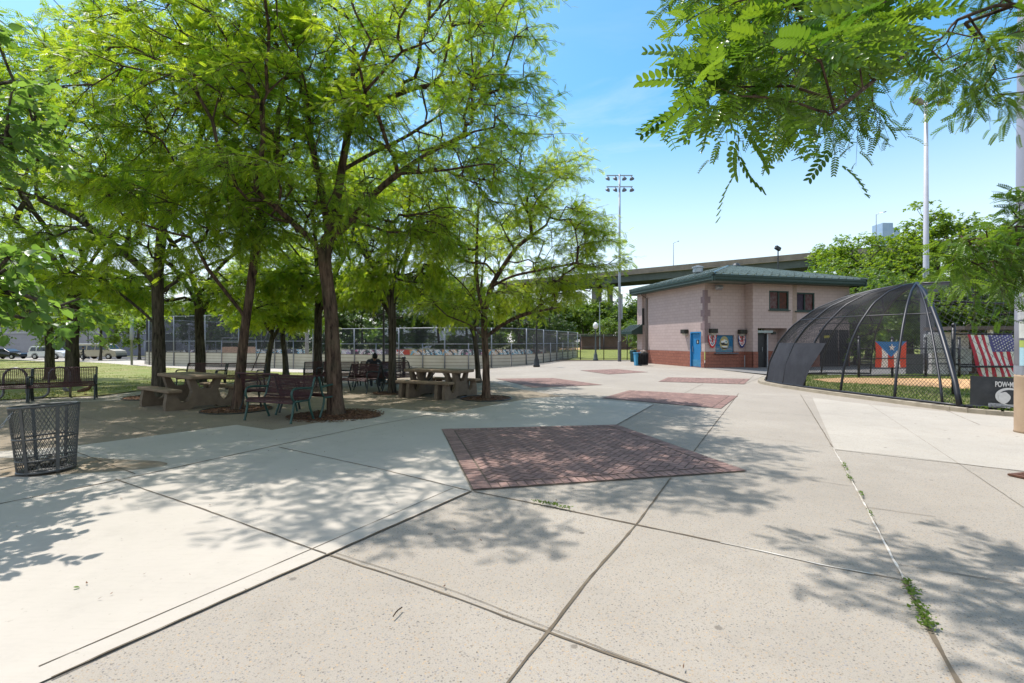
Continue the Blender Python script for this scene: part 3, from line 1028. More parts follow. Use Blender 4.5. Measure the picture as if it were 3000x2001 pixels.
for k in range(1, nsy):
    y = Y0 + (Y1 - Y0) * k / nsy
    dmax = min(y - Y0, Y1 - y)
    zz = ZE1 + (ZR - ZE1) * dmax / rr
    seam(Vector((X0, y, ZE1)), Vector((X0 + dmax, y, zz)))
    seam(Vector((X1, y, ZE1)), Vector((X1 - dmax, y, zz)))
# snow guards: rows of little studs
for row in (.5, 1.1, 1.7):
    for k in range(int((X1 - X0 - 2 * row) / .21)):
        x = X0 + row + .1 + k * .21
        sm_.box((x, Y0 + row, ZE1 + (ZR - ZE1) * row / rr + .04), (.06, .10, .09))
    for k in range(int((Y1 - Y0 - 2 * row) / .21)):
        y = Y0 + row + .1 + k * .21
        sm_.box((X0 + row, y, ZE1 + (ZR - ZE1) * row / rr + .04), (.10, .06, .09))
sm_.build('roof_seams', M('roof_rib', (.21, .25, .225), (.155, .19, .17), 1.5, .4, .2), roof)
hp = MB()
for cc, e in ((c[0], RA), (c[3], RA), (c[1], RB), (c[2], RB)): hp.tube([cc + Vector((0, 0, .04)), e + Vector((0, 0, .04))], .07, 6)
hp.tube([RA + Vector((0, 0, .04)), RB + Vector((0, 0, .04))], .08, 6)
hp.build('roof_ridge', M_roof, roof)
gt = MB()
for a, b in ((c[0], c[1]), (c[1], c[2]), (c[2], c[3]), (c[3], c[0])):
    d = (b - a).normalized(); nn = Vector((d.y, -d.x, 0))
    prof = [(0, .0), (.10, .0), (.14, .10), (.12, .12), (.12, .22), (.15, .26), (.15, .38), (0, .38)]
    gt.prism(prof, 0, (b - a).length, lambda p, q, t: a + d * t + nn * (p - .15) + Vector((0, 0, q - .385)))
gt.build('gutter', M_green, house)
sf = MB(); sf.add([(X0, Y0, ZE0 + .02), (X1, Y0, ZE0 + .02), (X1, Y1, ZE0 + .02), (X0, Y1, ZE0 + .02)], [(0, 1, 2, 3)]); sf.build('soffit', M_soffit, house)
# quoins
q = MB()
for k in range(12):
    z = BAND + .35 + k * .40
    w = .38 if k % 2 else .20
    if z > TOP - .2: break
    if 0 < k: q.box((-.006, w / 2, z), (.024, w, .396)); q.box((w / 2, -.006, z), (w, .024, .396))
q.build('quoin', M_quoin, house)
for nm, mats, zz0, zz1 in (('quoin', M_quoin, BAND, TOP),):
    q = MB(); q.box((5.95, -QS - .006, (zz0 + zz1) / 2), (.30, .02, zz1 - zz0)); q.build(nm, M('tan_quoin', (.36, .27, .22)), house)
# blue door in the side wall (x = 0 plane, facing -x)
def side_pt(u, z, off): return (off, DEP - u, z)
d = MB()
y0, y1 = DEP - DOOR[0], DEP - DOOR[1]
d.box((.03, y0 - .04, 1.10), (.12, .08, 2.20)); d.box((.03, y1 + .04, 1.10), (.12, .08, 2.20)); d.box((.03, (y0 + y1) / 2, 2.16), (.12, y0 - y1 - .16, .08))
dr = MB(); dr.box((.09, (y0 + y1) / 2, 1.06), (.05, y0 - y1 - .16, 2.10), bev=.008)
door = dr.build('door', M_blue, house); d.build('frame', M_blue, door)
k = MB(); k.box((.060, (y0 + y1) / 2, .26), (.012, y0 - y1 - .24, .42)); k.build('kick_plate', M('kick_blue', (.10, .33, .55), None, 5, .3, .4), door)
k = MB(); k.tube([(.062, y0 - .2, .95), (.02, y0 - .2, .98), (.02, y0 - .2, 1.28), (.062, y0 - .2, 1.31)], .014, 6); k.build('handle', M_steel, door)
k = MB(); k.box((.062, (y0 + y1) / 2 - .12, 1.58), (.010, .26, .26)); so = k.build('sign', M_black, door)
k = MB(); k.lathe([(.028, -.002), (.028, .002)], 10); k.v = [(.055, (y0 + y1) / 2 - .12 + a, 1.65 + b) for a, b, _ in k.v]
k.bar((.055, (y0 + y1) / 2 - .12, 1.61), (.055, (y0 + y1) / 2 - .12, 1.52), .05, .004); k.bar((.055, (y0 + y1) / 2 - .17, 1.585), (.055, (y0 + y1) / 2 - .07, 1.585), .004, .02)
k.bar((.055, (y0 + y1) / 2 - .135, 1.52), (.055, (y0 + y1) / 2 - .15, 1.48), .02, .004); k.bar((.055, (y0 + y1) / 2 - .105, 1.52), (.055, (y0 + y1) / 2 - .09, 1.48), .02, .004)
k.build('pictogram', M_white, so)
# wall lamps with a bronze hood
def wall_lamp(loc, rz):
    b = MB(); b.box((0, -.15, .10), (.46, .30, .26), bev=.02); o = b.build('wall_light', M_bronze, house)
    o.location = loc; o.rotation_euler = (0, 0, rz)
    b = MB(); b.add([(-.15, 0, -.01), (.15, 0, -.01), (.15, -.25, -.01), (-.15, -.25, -.01), (-.13, 0, -.16), (.13, 0, -.16), (.13, -.15, -.16), (-.13, -.15, -.16)],
                    [(0, 1, 2, 3), (4, 5, 6, 7), (0, 1, 5, 4), (1, 2, 6, 5), (2, 3, 7, 6), (3, 0, 4, 7)]); b.build('lens', M_lampglass, o)
wall_lamp((0, 1.85, 2.14), R(-90)); wall_lamp((.49, 0, 2.14), 0); wall_lamp((2.55, 0, 2.10), 0)
# blue roller shutter with its oval emblem
s = MB(); nsl = 15
for k in range(nsl):
    z = SHUT[2] + (SHUT[3] - SHUT[2]) * (k + .5) / nsl
    s.box(((SHUT[0] + SHUT[1]) / 2, .10, z), (SHUT[1] - SHUT[0] - .04, .03, (SHUT[3] - SHUT[2]) / nsl - .006), bev=.008)
shu = s.build('shutter', M_dblue, house)
s = MB(); s.box((SHUT[0] + .69, -.06, SHUT[2] - .05), (1.62, .30, .06), bev=.01); s.build('counter', M('counter_steel', (.16, .18, .22), None, 5, .4, .5), house)
rnd = random.Random(11)
cx, cz = (SHUT[0] + SHUT[1]) / 2 + .02, 1.50
def disc(pts, y, m, name, par):
    b = MB(); b.add([(x, y, z) for x, z in pts] + [(x, y + .004, z) for x, z in pts], [tuple(range(len(pts))), tuple(range(len(pts), 2 * len(pts)))[::-1]] + [(i, (i + 1) % len(pts), len(pts) + (i + 1) % len(pts), len(pts) + i) for i in range(len(pts))])
    return b.build(name, m, par)
def oval(cx, cz, rx, rz, n=24): return [(cx + rx * math.cos(2 * PI * k / n), cz + rz * math.sin(2 * PI * k / n)) for k in range(n)]
em = disc(oval(cx, cz, .33, .43), .078, M('emblem_gold', (.36, .31, .16), (.22, .2, .1), 9, .7), 'emblem', shu)
em_b = MB()
for mi, (dx, dz_, rx, rz) in enumerate([(-.06, .10, .17, .13), (.12, .08, .10, .12), (-.13, -.02, .12, .05), (.02, -.09, .24, .045), (.02, -.19, .25, .05), (-.12, .2, .07, .05), (.02, -.31, .20, .04), (.13, .09, .05, .06), (0, -.15, .22, .018), (-.04, .02, .10, .02), (.06, -.25, .16, .018)]):
    pts = irregular((cx + dx, cz + dz_), rx, rz, 18, mi + 2, .12)
    em_b.add([(x, .074 - .0012 * mi, z) for x, z in pts], [tuple(range(18))], [0, 0, 1, 1, 0, 2, 1, 3, 2, 1, 0][mi])
em_b.build('emblem_picture', [M_white, M_black, M('emblem_yellow', (.62, .40, .05)), M('emblem_teal', (.05, .22, .22))], em)
# entrance with a black half open door
e = MB(); xa = ENT[0] + SB; yb = -QS + ENT[4]
e.box((xa + .55, yb + .02, 1.05), (1.10, .03, 2.1)); dk = e.build('doorway', M_dark, house)
e = MB(); e.box((xa + 1.62, yb + .01, 1.72), (1.05, .02, 1.45)); e.build('inner_wall', M_block, house)
e = MB(); e.box((xa + 1.62, yb + .005, .48), (1.05, .04, 1.0)); e.build('inner_base', M_split, house)
e = MB(); e.box((xa + .62, -QS + .22, 2.2), (1.22, .25, .16), bev=.02); e.build('shutter_housing', M('grey_paint', (.34, .38, .36), None, 4, .5), house)
e = MB(); e.box((xa + .98, -QS + .34, 1.05), (.07, .12, 2.1)); e.build('door_jamb', M_steel, house)
e = MB(); e.box((xa + .52, -QS + .45, 1.05), (.92, .05, 2.08), bev=.01); bd = e.build('door', M_black, house)
e = MB(); e.tube([(xa + .70, -QS + .42, .95), (xa + .66, -QS + .37, 1.0), (xa + .66, -QS + .37, 1.18), (xa + .70, -QS + .42, 1.25)], .014, 6); e.build('handle', M_steel, bd)
e = MB(); e.box((xa + 1.30, -QS + .16, 2.12), (.24, .22, .16), bev=.02); e.build('wall_light', M_bronze, house)
# windows of the upper floor
for (w, l1, l2) in ((W1, M_curtain_w, M_curtain_r), (W2, M('dark_curtain', (.05, .035, .06), (.03, .02, .03), 4), M_curtain_w)):
    x0, x1 = w[0] + SB, w[1] + SB
    f = MB(); yy = -QS + .05
    for x in (x0 + .04, x1 - .04, (x0 + x1) / 2): f.box((x, yy, (w[2] + w[3]) / 2), (.08, .08, w[3] - w[2]))
    for z in (w[2] + .04, w[3] - .04): f.box(((x0 + x1) / 2, yy, z), (x1 - x0 - .16, .076, .08))
    wo_ = f.build('window', M_green, house)
    for k, m_ in ((0, l1), (1, l2)):
        f = MB(); xc = x0 + (x1 - x0) * (.27 + .46 * k); f.box((xc, yy + .04, (w[2] + w[3]) / 2), ((x1 - x0) / 2 - .14, .01, w[3] - w[2] - .18)); f.build('curtain', m_, wo_)
    f = MB(); f.box(((x0 + x1) / 2, -QS - .03, w[2] - .04), (x1 - x0 + .1, .14, .06)); f.build('sill', M_green, wo_)
# grated gate in the right half of the front
g = MB(); g.box((SB + 6.2, -QS + .08, 1.17), (2.4, .03, 2.35)); go = g.build('gate_recess', M_dark, house)
g = MB()
for k in range(13): g.box((SB + 5.05 + k * .19, -QS + .03, 1.15), (.03, .03, 2.25))
for z in (.1, 1.1, 2.2): g.box((SB + 6.2, -QS + .03, z), (2.3, .034, .05))
g.build('gate', M_black, house)
g = MB(); g.box((SB + 5.6, -QS - .02, 1.9), (.55, .02, .16)); g.build('notice', M('notice_yellow', (.5, .42, .03)), house)
# pipes and eave floodlight
p = MB(); p.tube([(SB - .05, -.05, 0), (SB - .05, -.05, .75)], .03, 6); p.build('standpipe', M_steel, house)
p = MB(); p.tube([(-.05, DEP - .45, .1), (-.05, DEP - .45, 4.75), (-.6, DEP - .5, 5.05)], .045, 8); p.tube([(-.04, DEP - .25, .1), (-.04, DEP - .25, TOP)], .02, 6); p.build('downpipe', M('rusty_pipe', (.16, .13, .11), None, 4, .7), house)
p = MB(); p.box((.75, -.34, 4.86), (.42, .28, .2), bev=.03, M=Matrix.Rotation(R(-28), 3, 'X')); fl = p.build('floodlight', M_steel, house)
p = MB(); p.bar((.75, 0, 5.0), (.75, -.3, 4.95), .06); p.build('bracket', M_steel, fl)
# roof furniture
v = MB(); v.lathe([(.32, 0), (.34, .05), (.34, .32), (.40, .34), (.40, .42), (.1, .50)], 16, c=(2.6, ym + 1.0, ZR - .35)); v.build('roof_vent', M_steel, house)
v = MB(); v.lathe([(.30, 0), (.28, .12), (.18, .26), (.03, .31)], 16, c=(5.1, ym + .2, ZR + .02)); v.build('roof_vent', M('dark_dome', (.05, .055, .06), None, 4, .4), house)
v = MB(); v.tube([(7.9, ym - .6, ZR - .35), (7.9, ym - .6, ZR + 1.25)], .04, 8); ms = v.build('roof_mast', M_black, house)
v = MB(); v.box((7.83, ym - .65, ZR + 1.33), (.42, .22, .26), bev=.03, M=Matrix.Rotation(R(25), 3, 'Y')); v.build('mast_light', M_black, ms)
# swags of red, white and blue bunting hanging under the two front lamps
M_fred = M('flag_red', (.50, .035, .04), (.42, .03, .035), 9, .8); M_fwhite = M('flag_white', (.72, .70, .68), (.60, .58, .57), 9, .8); M_fblue = M('flag_navy', (.045, .05, .16), (.035, .04, .13), 9, .8)
def bunting(s, swap, label):
    o = C0 + BU * s - BW * .05
    b = MB()
    n = 14
    bands = [(0.0, .10, 0), (.10, .16, 1), (.16, .21, 2), (.21, .26, 1), (.26, .33, 0 if not swap else 2)]
    for i in range(n):
        for w0, w1, mi in bands:
            q = []
            for a, w in ((i, w0), (i + 1, w0), (i + 1, w1), (i, w1)):
                t = PI * a / n
                rx, rz_ = .30 - w * .72, .78 - w * 1.25
                yy = -.05 - .025 * math.sin(a * 2.3 + w * 30)
                q.append((-rx * math.cos(t), yy, -rz_ * math.sin(t)))
            b.add(q, [(0, 1, 2, 3)], (mi if not swap else (2, 1, 0)[mi]) if True else mi)
    me = b.build('bunting_drape', [M_fred, M_fwhite, M_fblue])
    me.name = 'bunting'
    me.location = (o.x, o.y, 1.98); me.rotation_euler = (0, 0, BANG)
    tag(me, label, 'bunting', 'bunting swags on the park building')
bunting(.46, False, 'swag of bunting with red outer edge, left of the blue shutter')
bunting(2.58, True, 'swag of bunting with navy outer edge, right of the blue shutter')
# ---------------------------------------------------------------- benches
M_maroon = M('maroon_coating', (.085, .026, .028), (.050, .018, .020), 7, .5, spec=.4)
M_bframe = M('black_green_iron', (.020, .030, .028), (.014, .018, .018), 7, .45, spec=.5)
M_bgreen = M('green_iron', (.022, .075, .060), (.016, .050, .042), 7, .45, spec=.5)
BPROF = [(-.47, .385), (-.45, .425), (-.40, .445), (-.25, .435), (-.08, .42), (-.01, .44), (.025, .50), (.06, .62), (.10, .76), (.125, .85), (.15, .875), (.18, .86)]
def make_bench(L, arms, name='park_bench', frame=None):
    frame = frame or M_bframe
    t = thing(name, '', 'bench')
    prof = [Vector((0, y, z)) for y, z in BPROF]
    fine = spline(prof, 2)
    ksplit = min(range(len(fine)), key=lambda i: abs(fine[i].z - .46) + (9 if fine[i].y < -.1 else 0))
    def grid(part, nm):
        g = Geo()
        n = int(L / .036)
        P = np.array([[(-L / 2 + L * k / n, p.y, p.z) for p in part] for k in range(n + 1)])
        V, Q = bulk_tubes(P, .0068, 4); g.add(V, Q)
        P2 = []
        arc = resample(part, .032)
        P2 = np.array([[(-L / 2, p.y, p.z), (0, p.y, p.z), (L / 2, p.y, p.z)] for p in arc])
        V, Q = bulk_tubes(P2, .0062, 4); g.add(V, Q)
        for e in (part[0], part[-1]):
            V, Q = bulk_tubes(np.array([[(-L / 2, e.y, e.z), (0, e.y, e.z), (L / 2, e.y, e.z)]]), .017, 8); g.add(V, Q)
        g.build(nm, M_maroon, t)
    grid(fine[:ksplit + 1], 'seat'); grid(fine[ksplit:], 'backrest')
    xs = [-L / 2 + (L) * k / (arms - 1) for k in range(arms)]
    for x in xs:
        b = MB(); b.tube(spline([(x, -.50, .0), (x, -.49, .05), (x, -.44, .25), (x, -.42, .41)], 4), [.026, .026] + [.022] * 11, 8); b.build('leg', frame, t, True)
        b = MB(); b.tube(spline([(x, .10, .0), (x, .08, .06), (x, .0, .25), (x, -.03, .42)], 4), [.026, .026] + [.022] * 11, 8); b.build('leg', frame, t, True)
        b = MB(); b.tube(spline([(x, -.42, .41), (x, -.47, .50), (x, -.47, .60), (x, -.42, .655), (x, -.30, .665), (x, -.12, .655), (x, .03, .64), (x, .075, .66)], 4), .021, 8)
        b.tube([(x, -.43, .405), (x, -.03, .405)], .02, 8)
        b.build('armrest', frame, t, True)
        b = MB(); b.tube(spline([(x, -.03, .405), (x, .03, .50), (x, .09, .72), (x, .14, .86)], 4), .021, 8); b.build('back_post', frame, t, True)
    return t
GB = 'metal mesh park benches'
used = {}
def bench(L, arms, loc, rz, label, frame=None):
    key = (L, arms, frame.name if frame else '')
    loc = (loc[0], loc[1], zg(loc[0], loc[1]) + .012)
    if key not in used:
        o = make_bench(L, arms, frame=frame); used[key] = o
        o.location = loc; o.rotation_euler = (0, 0, rz); o['label'] = label; o['group'] = GB
    else: o = dup(used[key], loc, rz, label)
    return o
bench(1.3, 2, (-12.28, 13.3), .63, 'maroon mesh bench at the lawn edge, right one of the pair before the wave rack')
bench(1.3, 2, (-13.36, 12.52), .63, 'maroon mesh bench at the lawn edge, cut by the left border of the picture')
bench(1.3, 2, (-10.35, 16.3), 0, 'maroon mesh bench on the grove edge behind the left picnic table, left of two')
bench(1.3, 2, (-9.0, 16.3), 0, 'maroon mesh bench behind the left picnic table, right of two, beside a leaning trunk')
PH = -.36
bench(1.2, 2, (-4.66, 10.02), PH, 'maroon mesh bench with green iron arms beside the big tree, facing the camera', M_bgreen)
bench(1.2, 2, (-4.52, 10.36), PH + PI, 'mesh bench with green iron arms turned away, back to back beside the big tree', M_bgreen)
bench(1.2, 2, (-5.72, 11.1), PH + PI, 'maroon mesh bench seen from behind, between the thin leaning tree and the big tree')
bench(1.2, 2, (-4.75, 15.4), -.45, 'maroon mesh bench in front of the seated person, facing the camera')
bench(1.2, 2, (-4.62, 15.72), -.45 + PI, 'maroon mesh bench turned away, just in front of the seated person')
bench(1.3, 2, (-6.35, 17.8), 0.0, 'maroon mesh bench behind the big trunk, left of the seated person')
bench(1.3, 2, (-4.95, 17.8), 0.0, 'maroon mesh bench on which the hunched person in dark clothes sits')
bench(1.2, 2, (-7.2, 18.3), .35, 'maroon mesh bench by the lawn corner left of the big trunk')
bench(1.2, 2, (-4.0, 16.9), .9, 'black armed mesh bench beside the white lined litter bin')

# ---------------------------------------------------------------- concrete picnic tables
M_pcon = M('picnic_concrete', (.20, .150, .105), (.135, .10, .072), 5, .9, bmp=.35, bscale=90)
M_ptop = M('picnic_top', (.26, .185, .122), (.18, .13, .088), 4, .85, bmp=.25, bscale=120)
def make_picnic(braced):
    t = thing('picnic_table', '', 'picnic table')
    b = MB(); b.box((0, 0, .745), (1.95, .82, .085), bev=.02); b.build('table_top', M_ptop, t)
    for s in (-1, 1):
        b = MB(); b.box((0, s * .70, .445), (1.85, .30, .075), bev=.018); b.build('seat', M_ptop, t)
    half = [(.84, 0), (.84, .16), (.80, .408), (.60, .408)]
    half += [(.60 - .145 * (1 - math.cos(a)), .40 - .235 * math.sin(a)) for a in [PI * k / 10 for k in range(1, 10)]]
    half += [(.29, .42), (.37, .70), (.24, .70), (.11, .46)]
    poly = half + [(-x, z) for x, z in half[::-1]]
    poly += [(-.30, 0), (-.24, .05), (.24, .05), (.30, 0)]
    for x in ((-.70, .70) if not braced else (-.62, .62)):
        if braced:
            for q in (-.13, .13):
                b = MB(); b.prism(poly, -.05, .05, lambda p, z, tt: Vector((x + q + tt, p, z))); b.build('support', M_pcon, t)
        else:
            b = MB(); b.prism(poly, -.075, .075, lambda p, z, tt: Vector((x + tt, p, z))); b.build('support', M_pcon, t)
    if braced:
        for s in (-1, 1):
            b = MB(); b.tube([(s * .48, 0, .30), (s * .12, 0, .70)], .014, 6); b.build('brace', M_black, t)
    return t
t = make_picnic(False); t.location = (-8.05, 12.15, .006); t.rotation_euler = (0, 0, math.atan2(-.57, .82))
t['label'] = 'brown concrete picnic table under the trees beside the metal benches on the left'; t['group'] = 'concrete picnic tables'
t = make_picnic(True); t.location = (-2.15, 14.2, .006); t.rotation_euler = (0, 0, math.atan2(-.45, .89))
t['label'] = 'brown concrete picnic table with thin metal braces, right one near the plaza edge'; t['group'] = 'concrete picnic tables'

# ---------------------------------------------------------------- mesh litter basket and its chain
M_basket = M('basket_grey', (.115, .112, .108), (.075, .073, .072), 8, .5, .4, spec=.5)
bk = thing('litter_basket', 'grey expanded metal litter basket chained up on the pavement at the left', 'trash basket', (-5.72, 5.95, .014), R(20))
bk.rotation_euler = (R(-2), R(-2.5), R(20))
H, R0, R1 = .80, .262, .318
def bp(a, z): 
    r = R0 + (R1 - R0) * z / H
    return (r * math.cos(a), r * math.sin(a), z)
g = Geo(); nd = 50
P = []
for k in range(nd):
    for s in (-1, 1): P.append([bp(2 * PI * k / nd + s * z / H * 2 * PI * 9.5 / nd, .03 + z * .96) for z in np.linspace(0, H, 24)])
V, Q = bulk_tubes(np.array(P), .0028, 4); g.add(V, Q); g.build('mesh_wall', M_basket, bk)
for z, r in ((H, .014), (.42, .012), (.02, .016), (.16, .010)):
    b = MB(); b.tube([bp(2 * PI * k / 40, z) for k in range(40)], r, 8, closed=True); b.build('rim' if z == H else 'hoop', M_basket, bk, True)
for k in range(6):
    a = 2 * PI * k / 6 + .25
    b = MB(); x0, x1 = Vector(bp(a, 0)), Vector(bp(a, H)); b.bar(x0 * 1.012, Vector((x1.x * 1.012, x1.y * 1.012, x1.z)), .012, .034, up=(-math.sin(a), math.cos(a), 0)); b.build('upright', M_basket, bk)
b = MB(); b.lathe([(.001, .03), (.25, .03), (.25, .045), (.001, .045)], 24); b.build('bottom', M_basket, bk)
b = MB(); rnd = random.Random(5)
for k in range(14):
    a, r = rnd.uniform(0, 6.28), rnd.uniform(0, .17); b.lathe([(.02, 0), (.05, .02), (.055, .05), (.01, .08)], 7, c=(r * math.cos(a), r * math.sin(a), .045 + rnd.uniform(0, .05)))
b.build('trash', M('trash_dark', (.03, .028, .025), (.10, .09, .07), 14, .9), bk)
# chain links from the rim down to the ground off to the left
pts = [Vector((-5.86, 5.68, .77)).lerp(Vector((-6.55, 5.42, .02)), k / 26) + Vector((0, 0, -.12 * math.sin(PI * k / 26))) for k in range(27)]
b = MB()
for k in range(26):
    a, c_ = pts[k], pts[k + 1]; d = (c_ - a).normalized(); L = (c_ - a).length
    y = d.cross(Vector((0, 0, 1))).normalized(); z = d.cross(y)
    if k % 2: y, z = z, y
    b.tube([(a + c_) / 2 + d * (L * .68 * math.cos(q)) + y * (.011 * math.sin(q)) for q in [2 * PI * j / 10 for j in range(10)]], .0042, 5, closed=True)
tag(b.build('chain', M_steel), 'steel chain hanging from the rim of the grey mesh basket', 'chain')

# ---------------------------------------------------------------- wave bicycle rack
M_rack = M('rack_grey', (.16, .16, .18), (.12, .12, .135), 6, .45, .5, spec=.5)
e0 = G(206, 1163); ax = Vector((-.80, -.60, 0))
path = []
n = 0
x = 0.0
pth = [Vector((0, 0, 0)), Vector((0, 0, .62))]
per = .45
for k in range(8):
    cx_ = per * k + per / 2
    for j in range(1, 9):
        a = PI * j / 8
        if k % 2 == 0: pth.append(Vector((cx_ - per / 2 * math.cos(a), 0, .62 + per / 2 * math.sin(a) * 1.1)))
        else: pth.append(Vector((cx_ - per / 2 * math.cos(a), 0, .20 - per / 2 * math.sin(a) * .8)))
    if k < 7:
        pth.append(Vector((per * (k + 1), 0, .20 if k % 2 == 0 else .62)))
pth.append(Vector((per * 8, 0, .0)))
b = MB(); b.tube(pth, .030, 10)
rk = b.build('bike_rack', M_rack, None, True)
rk.location = (e0.x, e0.y, zg(e0.x, e0.y)); rk.rotation_euler = (0, 0, math.atan2(ax.y, ax.x))
tag(rk, 'grey wave shaped tube bicycle rack behind the benches at the lawn edge', 'bike rack')

# ---------------------------------------------------------------- big pole at the right edge
M_pole = M('lavender_grey_paint', (.36, .36, .42), (.31, .31, .37), 2, .45, .2)
M_tan = M('tan_paint', (.42, .30, .20), (.34, .24, .16), 3, .7)
lp = thing('light_pole', 'thick grey light pole with tan base and stickers at the right edge', 'light pole', (9.11, 8.42, 0))
b = MB(); b.lathe([(.262, 1.02), (.255, 2.1), (.205, 9.0), (.15, 15)], 28); b.build('shaft', M_pole, lp, True)
b = MB(); b.lathe([(.272, 0), (.264, .04), (.262, .9), (.262, .985), (.262, 1.018)], 28); b.build('base', M_tan, lp, True)
def wrap(name, a0, a1, z0, z1, mat, r=.268, par=lp, n=8):
    b = MB()
    for k in range(n):
        q0, q1 = a0 + (a1 - a0) * k / n, a0 + (a1 - a0) * (k + 1) / n
        b.add([(r * math.cos(q0), r * math.sin(q0), z0), (r * math.cos(q1), r * math.sin(q1), z0), (r * math.cos(q1), r * math.sin(q1), z1), (r * math.cos(q0), r * math.sin(q0), z1)], [(0, 1, 2, 3)])
    return b.build(name, mat, par, True)
A0 = R(170)           # the side turned to the camera lies around 225 degrees
b = MB(); b.box((-.19, -.205, .62), (.10, .14, .24), bev=.01, M=Matrix.Rotation(R(45), 3, 'Z')); b.build('junction_box', M('box_grey', (.20, .22, .25), None, 5, .5), lp)
M_paper = M('paper', (.62, .62, .58), (.52, .52, .48), 7, .8)
wrap('wrap_band', R(140), R(320), 1.02, 1.18, M('band_grey', (.26, .27, .30)), .2655)
p1 = wrap('poster', R(178), R(262), 1.18, 1.62, M('map_blue', (.42, .60, .66), (.34, .53, .62), 4, .8), .2665)
wrap('poster_strip', R(178), R(262), 1.50, 1.62, M('map_green', (.34, .46, .10), (.45, .46, .14), 9, .8), .2685, p1)
b = MB()
def wp(a, z, r=.2695): return (r * math.cos(R(a)), r * math.sin(R(a)), z)
b.tube([wp(212, 1.2), wp(213, 1.3), wp(208, 1.38), wp(203, 1.44)], .006, 5); b.tube([wp(213, 1.3), wp(219, 1.36), wp(226, 1.40), wp(231, 1.46)], .005, 5); b.tube([wp(219, 1.36), wp(221, 1.45)], .004, 5); b.tube([wp(208, 1.38), wp(212, 1.45)], .004, 5); b.tube([wp(222, 1.22), wp(226, 1.26), wp(231, 1.25)], .004, 5)
b.build('poster_drawing', M('ink', (.03, .05, .10)), p1)
p2 = wrap('poster', R(176), R(246), 1.66, 1.95, M_paper, .2665)
b = MB(); b.tube([wp(196, 1.70), wp(238, 1.70), wp(238, 1.90), wp(196, 1.90), wp(196, 1.70)], .004, 4); b.tube([wp(205, 1.74), wp(205, 1.84), wp(216, 1.84), wp(216, 1.76), wp(228, 1.78)], .012, 4); b.build('poster_drawing', M('ink_olive', (.20, .20, .08)), p2)
p3 = wrap('poster', R(170), R(262), 1.98, 2.28, M('torn_paper', (.52, .51, .50), (.38, .38, .40), 22, .9), .2665)
p4 = wrap('sticker', R(186), R(212), 2.34, 2.42, M_paper, .262)
b = MB(); b.tube([wp(190, 2.355, .264), wp(190, 2.405, .264), wp(194, 2.405, .264), wp(194, 2.38, .264), wp(190, 2.38, .264)], .003, 4); b.tube([wp(198, 2.355, .264), wp(198, 2.405, .264), wp(201, 2.38, .264), wp(204, 2.405, .264), wp(204, 2.355, .264)], .003, 4); b.build('sticker_letters', M_black, p4)

# ---------------------------------------------------------------- floodlight masts
M_mast = M('mast_grey', (.33, .36, .41), (.27, .30, .34), 2, .5, .2)
M_flood = M('flood_grey', (.16, .17, .19), (.11, .115, .13), 6, .5, .3)
q = G(1815, 1059)
fm = thing('floodlight_mast', 'tall thin mast with two cross arms of sports floodlights left of the park building', 'floodlight mast', q)
b = MB(); b.lathe([(.125, 1.6), (.10, 7), (.075, 15.0)], 14); b.build('shaft', M_mast, fm, True)
b = MB(); b.lathe([(.15, 0), (.145, .05), (.138, 1.55), (.126, 1.62)], 14); b.build('base', M('mast_base', (.13, .13, .14), None, 4, .7), fm, True)
b = MB(); b.box((.16, -.02, 4.4), (.16, .1, 2.0)); b.build('equipment_box', M_mast, fm)
for z in (14.9, 14.0):
    b = MB(); b.bar((-1.05, 0, z), (1.05, 0, z), .07); arm = b.build('cross_arm', M_mast, fm)
    for x in (-.95, -.35, .35, .95):
        b = MB(); b.lathe([(.05, .13), (.10, .10), (.18, -.02), (.20, -.08), (.17, -.10)], 14)
        Mx = Matrix.Rotation(R(38), 3, 'X' ) @ Matrix.Rotation(R(20 if x < 0 else -20), 3, 'Y')
        b.v = [tuple(Mx @ Vector(v_) + Vector((x, -.12, z - .28))) for v_ in b.v]
        b.tube([(x, 0, z), (x, -.06, z - .18)], .03, 6)
        b.build('floodlight', M_flood, arm, True)
q = at(2713, 1000, 40)
sm2 = thing('street_light', 'tall pale twin headed street light behind the batting cage', 'street light', (q.x, q.y, 0))
b = MB(); b.lathe([(.24, 0), (.22, 4), (.13, 21.4)], 16); b.build('shaft', M('pale_mast', (.46, .46, .52), (.40, .40, .46), 2, .5), sm2, True)
for s, tx in ((-1, 2685), (1, 2766)):
    b = MB(); pa = Vector((0, 0, 21.3)); pb = Vector(at(tx, 296, 40)) - Vector((q.x, q.y, 0)); b.tube([pa, pa.lerp(pb, .6) + Vector((0, 0, .35)), pb], .05, 6); o = b.build('lamp_arm', M_mast, sm2, True)
    b = MB(); b.lathe([(.05, -.62), (.2, -.5), (.27, -.1), (.24, .35), (.1, .6)], 12); Mx = Matrix.Rotation(R(62 * s), 3, 'Y'); b.v = [tuple(Mx @ Vector((v_[0], v_[1], v_[2])) + pb) for v_ in b.v]; b.build('lamp_head', M('lamp_tan', (.30, .25, .20), None, 6, .6), o, True)

